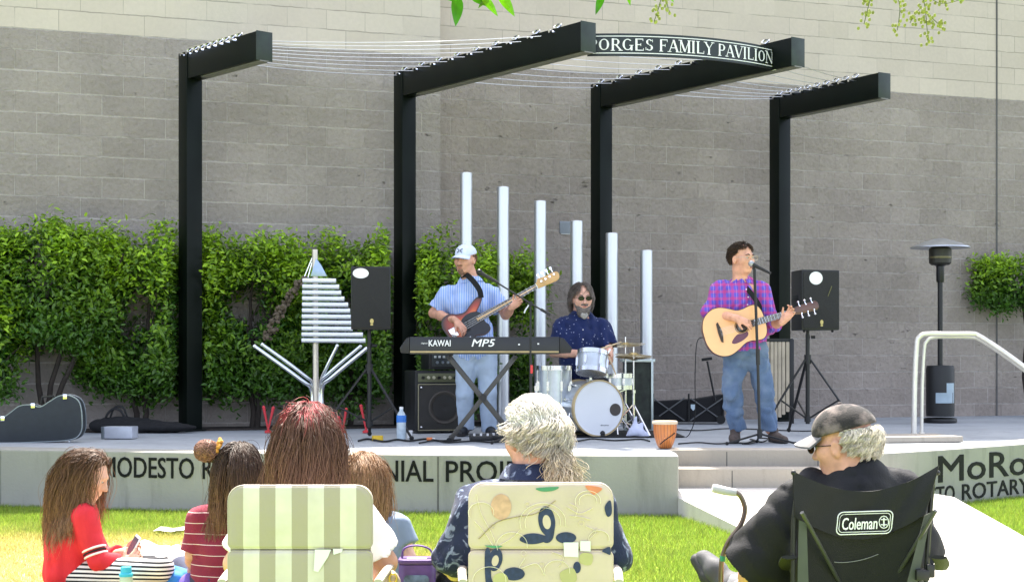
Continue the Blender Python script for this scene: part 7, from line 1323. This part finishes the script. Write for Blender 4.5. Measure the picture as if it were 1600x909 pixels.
q = SDF(); q.ell(hc + hM @ Vector((0, -.02, .036)), [.077, .098, .083], hM); q.ell(hc + hM @ Vector((0, -.05, -.08)), [.055, .05, .10], hM, .04); q.cut(hc + hM @ Vector((0, .05, .0)), hM @ Vector((0, .85, -.5))); q.build('hair_base', mat('golden_hair_base', (.18, .095, .045), .6), P.root, .009)
hair(P.root, hc, hM, 5200, .44, (.22, .12, .06), (.40, .235, .115), 1.0, (.35, -.4, -.65), part=.4, steps=14, curl=.008, freq=26, rad=.0015, seed=95, grav=.7, colliders=((l(584, 865), [.15, .12, .20], None), (l(580, 806), [.09, .07, .05], None)), lift=.3)
# --- bags by the chairs
l = Loc(652, 7.0, 0.0); t = thing('lunch_bag', 'purple insulated lunch bag with a carry strap, between the two lawn chairs', 'lunch bag', l.base); zt = l(652, 872).z; PUR = mat('purple_nylon', (.075, .028, .15), .5, var=.3, scale=14)
b = MB(); b.prism(rrect(.165, .14, .035), (0, 0, 0), (1, 0, 0), (0, 1, 0), (0, 0, zt - .02)); b.build('body', PUR, t, bevel=.008); b = MB(); b.prism(rrect(.172, .147, .037), (0, 0, zt - .019), (1, 0, 0), (0, 1, 0), (0, 0, .022)); b.build('lid', PUR, t, bevel=.008)
b = MB(); b.prism(rrect(.115, .13, .02), (0, -.072, zt - .13), (1, 0, 0), (0, 0, 1), (0, -.003, 0)); b.build('front_panel', mat('teal_lilac_panel', (.10, .13, .26), .5, var=.7, scale=22), t); b = MB(); b.prism(rrect(.09, .06, .01), (0, -.02, zt + .0035), (1, 0, 0), (0, 1, 0), (0, 0, .002)); b.build('lid_label', mat('lilac_label', (.52, .48, .62), .5), t, smooth=False)
b = MB(); b.tube(spline([(-.07, 0, zt - .01), (-.06, 0, zt + .045), (.0, 0, zt + .06), (.06, 0, zt + .04), (.075, 0, zt - .02)], 5), .012, 6, flat=.4); b.build('strap', PUR, t)
l = Loc(706, 7.1, 0.0); t = thing('tote_bag', 'slouched black bag on the lawn between the purple lunch bag and the tan floral chair', 'bag', l.base); q = SDF(); q.ell((0, 0, .11), [.085, .09, .15]); q.ell((.03, 0, .05), [.11, .1, .08], None, .05); q.cut((0, 0, .003), (0, 0, -1)); q.noise = wrinkle(.012, 36, 11); q.build('body', BLKF, t, .009)
b = MB(); b.tube(spline([(-.06, -.03, .2), (-.02, -.06, .29), (.04, -.07, .22), (.08, -.09, .08)], 6), .007, 6); b.build('strap', BLK, t)
l = Loc(607, 5.75, 0.0); t = thing('tan_pouch', 'small tan pouch with a gold clasp hanging at the striped chair\'s right armrest', 'pouch', l.base + Vector((0, 0, l(607, 905).z))); q = SDF(); q.ell((0, 0, -.02), [.045, .04, .055]); q.noise = wrinkle(.006, 60, 12); q.build('body', mat('tan_suede', (.36, .29, .20), .85), t, .006); b = MB(); b.tube([(.02 + .014 * math.cos(a), -.036, .01 + .018 * math.sin(a)) for a in [i * .5236 for i in range(13)]], .004, 6); b.build('clasp', mat('gold_clasp', (.6, .42, .10), .3, .8), t)
# ------------------------------------------------------------ leaves hanging into the top of the picture from a tree overhead
TWIG = mat('green_twig', (.12, .14, .05), .7); TL = mat('tree_leaf', (.10, .30, .02), .4, var=.2, scale=30, trans=.55); TL2 = mat('young_tree_leaf', (.22, .42, .03), .4, var=.2, scale=30, trans=.6)
def leaf_at(t, l, a, c, w_, m, dy=0.0):
    p, q = l(a[0], a[1], dy), l(c[0], c[1], dy + .02); d = q - p; s_ = d.cross(Vector((.15, 1, .2))).normalized(); nn = s_.cross(d).normalized(); rows = []
    for i in range(9):
        f = i / 8; wd = w_ * math.sin(math.pi * f ** .72) ** .85 * (1 - .15 * f); c_ = p + d * f + nn * .012 * math.sin(f * 2.5); rows.append([c_ - s_ * wd + nn * wd * .35, c_, c_ + s_ * wd + nn * wd * .35])
    b = MB(); b.sheet(rows); b.build('leaf', m, t, thick=.0006)
def branch(lb, px, Z, leaves_, twigs, seeds=()):
    l = Loc(px, Z, 0.0); t = thing('tree_branch', lb, 'branch', l.base); t.location.z = 0
    for tw in twigs: b = MB(); b.tube(spline([l(*p) for p in tw], 4), .0022, 6); b.build('twig', TWIG, t)
    for a, c, w_, m_ in leaves_: leaf_at(t, l, a, c, w_, m_)
    for pts, n_, sd in seeds:
        r0 = random.Random(sd); sp = spline([l(*p) for p in pts], 10); b = MB(); b.tube(sp, .0013, 5); b.build('stalk', TWIG, t); b = MB()
        for i in range(n_): c_ = sp[int(len(sp) * (.15 + .85 * i / n_)) % len(sp)] + Vector((r0.uniform(-.016, .016), r0.uniform(-.016, .016), r0.uniform(-.012, .012))); b.ball(c_, [.0042, .0042, .0052], 7, 5)
        b.build('seed_cluster', mat('yellow_green_seed', (.27, .30, .05), .6, var=.4, scale=80), t)
branch('spray of bright green leaves hanging into the top edge left of centre', 745, 4.0, (((714, -8), (711, 42), .017, TL), ((690, -16), (714, 5), .016, TL), ((738, -10), (760, 11), .015, TL), ((752, -8), (778, 27), .011, TL2), ((778, -14), (804, 27), .014, TL2), ((765, -14), (746, 14), .009, TL2)), (((700, -160), (712, -80), (716, -8)), ((716, -60), (740, -30), (780, -12))))
branch('pair of narrow green leaves at the top edge above the sign board', 945, 4.0, (((942, -14), (930, 24), .011, TL), ((978, -16), (985, 11), .007, TL2)), (((950, -160), (955, -70), (942, -12)), ((955, -70), (975, -30), (978, -14))))
branch('small hanging cluster of yellow-green seeds at the top edge above the sign board', 1030, 4.2, (((1040, -14), (1054, 6), .006, TL2),), (((1050, -160), (1045, -60), (1035, -14)),), ((((1035, -14), (1030, 10), (1022, 34)), 22, 1), (((1035, -14), (1042, 6), (1046, 20)), 12, 2)))
branch('largest hanging spray of yellow-green seed clusters at the top right edge', 1430, 4.2, (((1490, -12), (1506, 6), .006, TL2),), (((1440, -160), (1440, -70), (1435, -14)), ((1440, -70), (1375, -30), (1360, -12))), ((((1362, -12), (1356, 14), (1350, 38)), 26, 3), (((1400, -14), (1406, 14), (1402, 48)), 22, 4), (((1440, -14), (1446, 18), (1450, 66)), 40, 5), (((1440, -14), (1470, 6), (1506, -2)), 26, 6), (((1446, 20), (1462, 34), (1474, 46)), 20, 7), (((1440, 10), (1428, 26), (1422, 36)), 14, 8)))
# ------------------------------------------------------------ grass
def grass_patch(n, xr, yr, seed):
    r = np.random.default_rng(seed); X = r.uniform(*xr, n); Y = r.uniform(*yr, n)
    vis = (np.abs(X) < Y * .46) & ~inside_path(X, Y)
    front = np.interp(X, [p.x for p in ARC] + [1.26, 2.79] + [p.x for p in MOA], [p.y for p in ARC] + [20, 11.66] + [p.y for p in MOA]); vis &= Y < front - .005
    return X[vis], Y[vis]
gm = mat('grass_blades', (1, 1, 1), .5, var=.1, scale=2, attr=True, trans=.4, spec=.3)
def grass(n, xr, yr, seed):
    X, Y = grass_patch(n, xr, yr, seed); n = len(X); r = np.random.default_rng(seed + 1); D = dryness(X, Y) + r.normal(size=n) * .12; D = np.clip(D, 0, 1)
    hgt = r.uniform(.025, .055, n) * (1 - .45 * D); a = r.uniform(0, 6.28, n); wd = r.uniform(.0018, .0038, n); ln = r.uniform(.2, .9, n) * hgt * (1 + .8 * D)
    Z0 = .012 * np.sin(X * 1.3 + Y) * np.sin(Y * .9); dx, dy = np.cos(a), np.sin(a); la = r.uniform(0, 6.28, n)
    V = np.stack([np.stack([X - dx * wd, Y - dy * wd, Z0 - .004], 1), np.stack([X + dx * wd, Y + dy * wd, Z0 - .004], 1), np.stack([X + np.cos(la) * ln, Y + np.sin(la) * ln, Z0 + hgt], 1)], 1).reshape(-1, 3)
    me = bpy.data.meshes.new('grass'); me.vertices.add(3 * n); me.vertices.foreach_set('co', V.astype(np.float32).ravel()); me.loops.add(3 * n); me.loops.foreach_set('vertex_index', np.arange(3 * n, dtype=np.int32))
    me.polygons.add(n); me.polygons.foreach_set('loop_start', np.arange(0, 3 * n, 3, dtype=np.int32))
    gc = np.array([.165, .275, .034])[None] * r.uniform(.6, 1.4, n)[:, None] + np.array([.07, .04, 0])[None] * r.uniform(0, 1, n)[:, None]
    dc = np.array([.52, .40, .16])[None] * r.uniform(.7, 1.2, n)[:, None]; c = np.ones((n, 3, 4), np.float32); c[..., :3] = (gc * (1 - D[:, None]) + dc * D[:, None])[:, None]
    at = me.color_attributes.new('Col', 'FLOAT_COLOR', 'POINT'); at.data.foreach_set('color', c.ravel()); me.materials.append(gm); me.update(calc_edges=True)
    o = bpy.data.objects.new('grass', me); COL.objects.link(o); tag(o, 'short green lawn grass with a dry straw-coloured patch at left', None, None, 'stuff')
grass(560000, (-5.6, 6.0), (6.6, 13.6), 3)
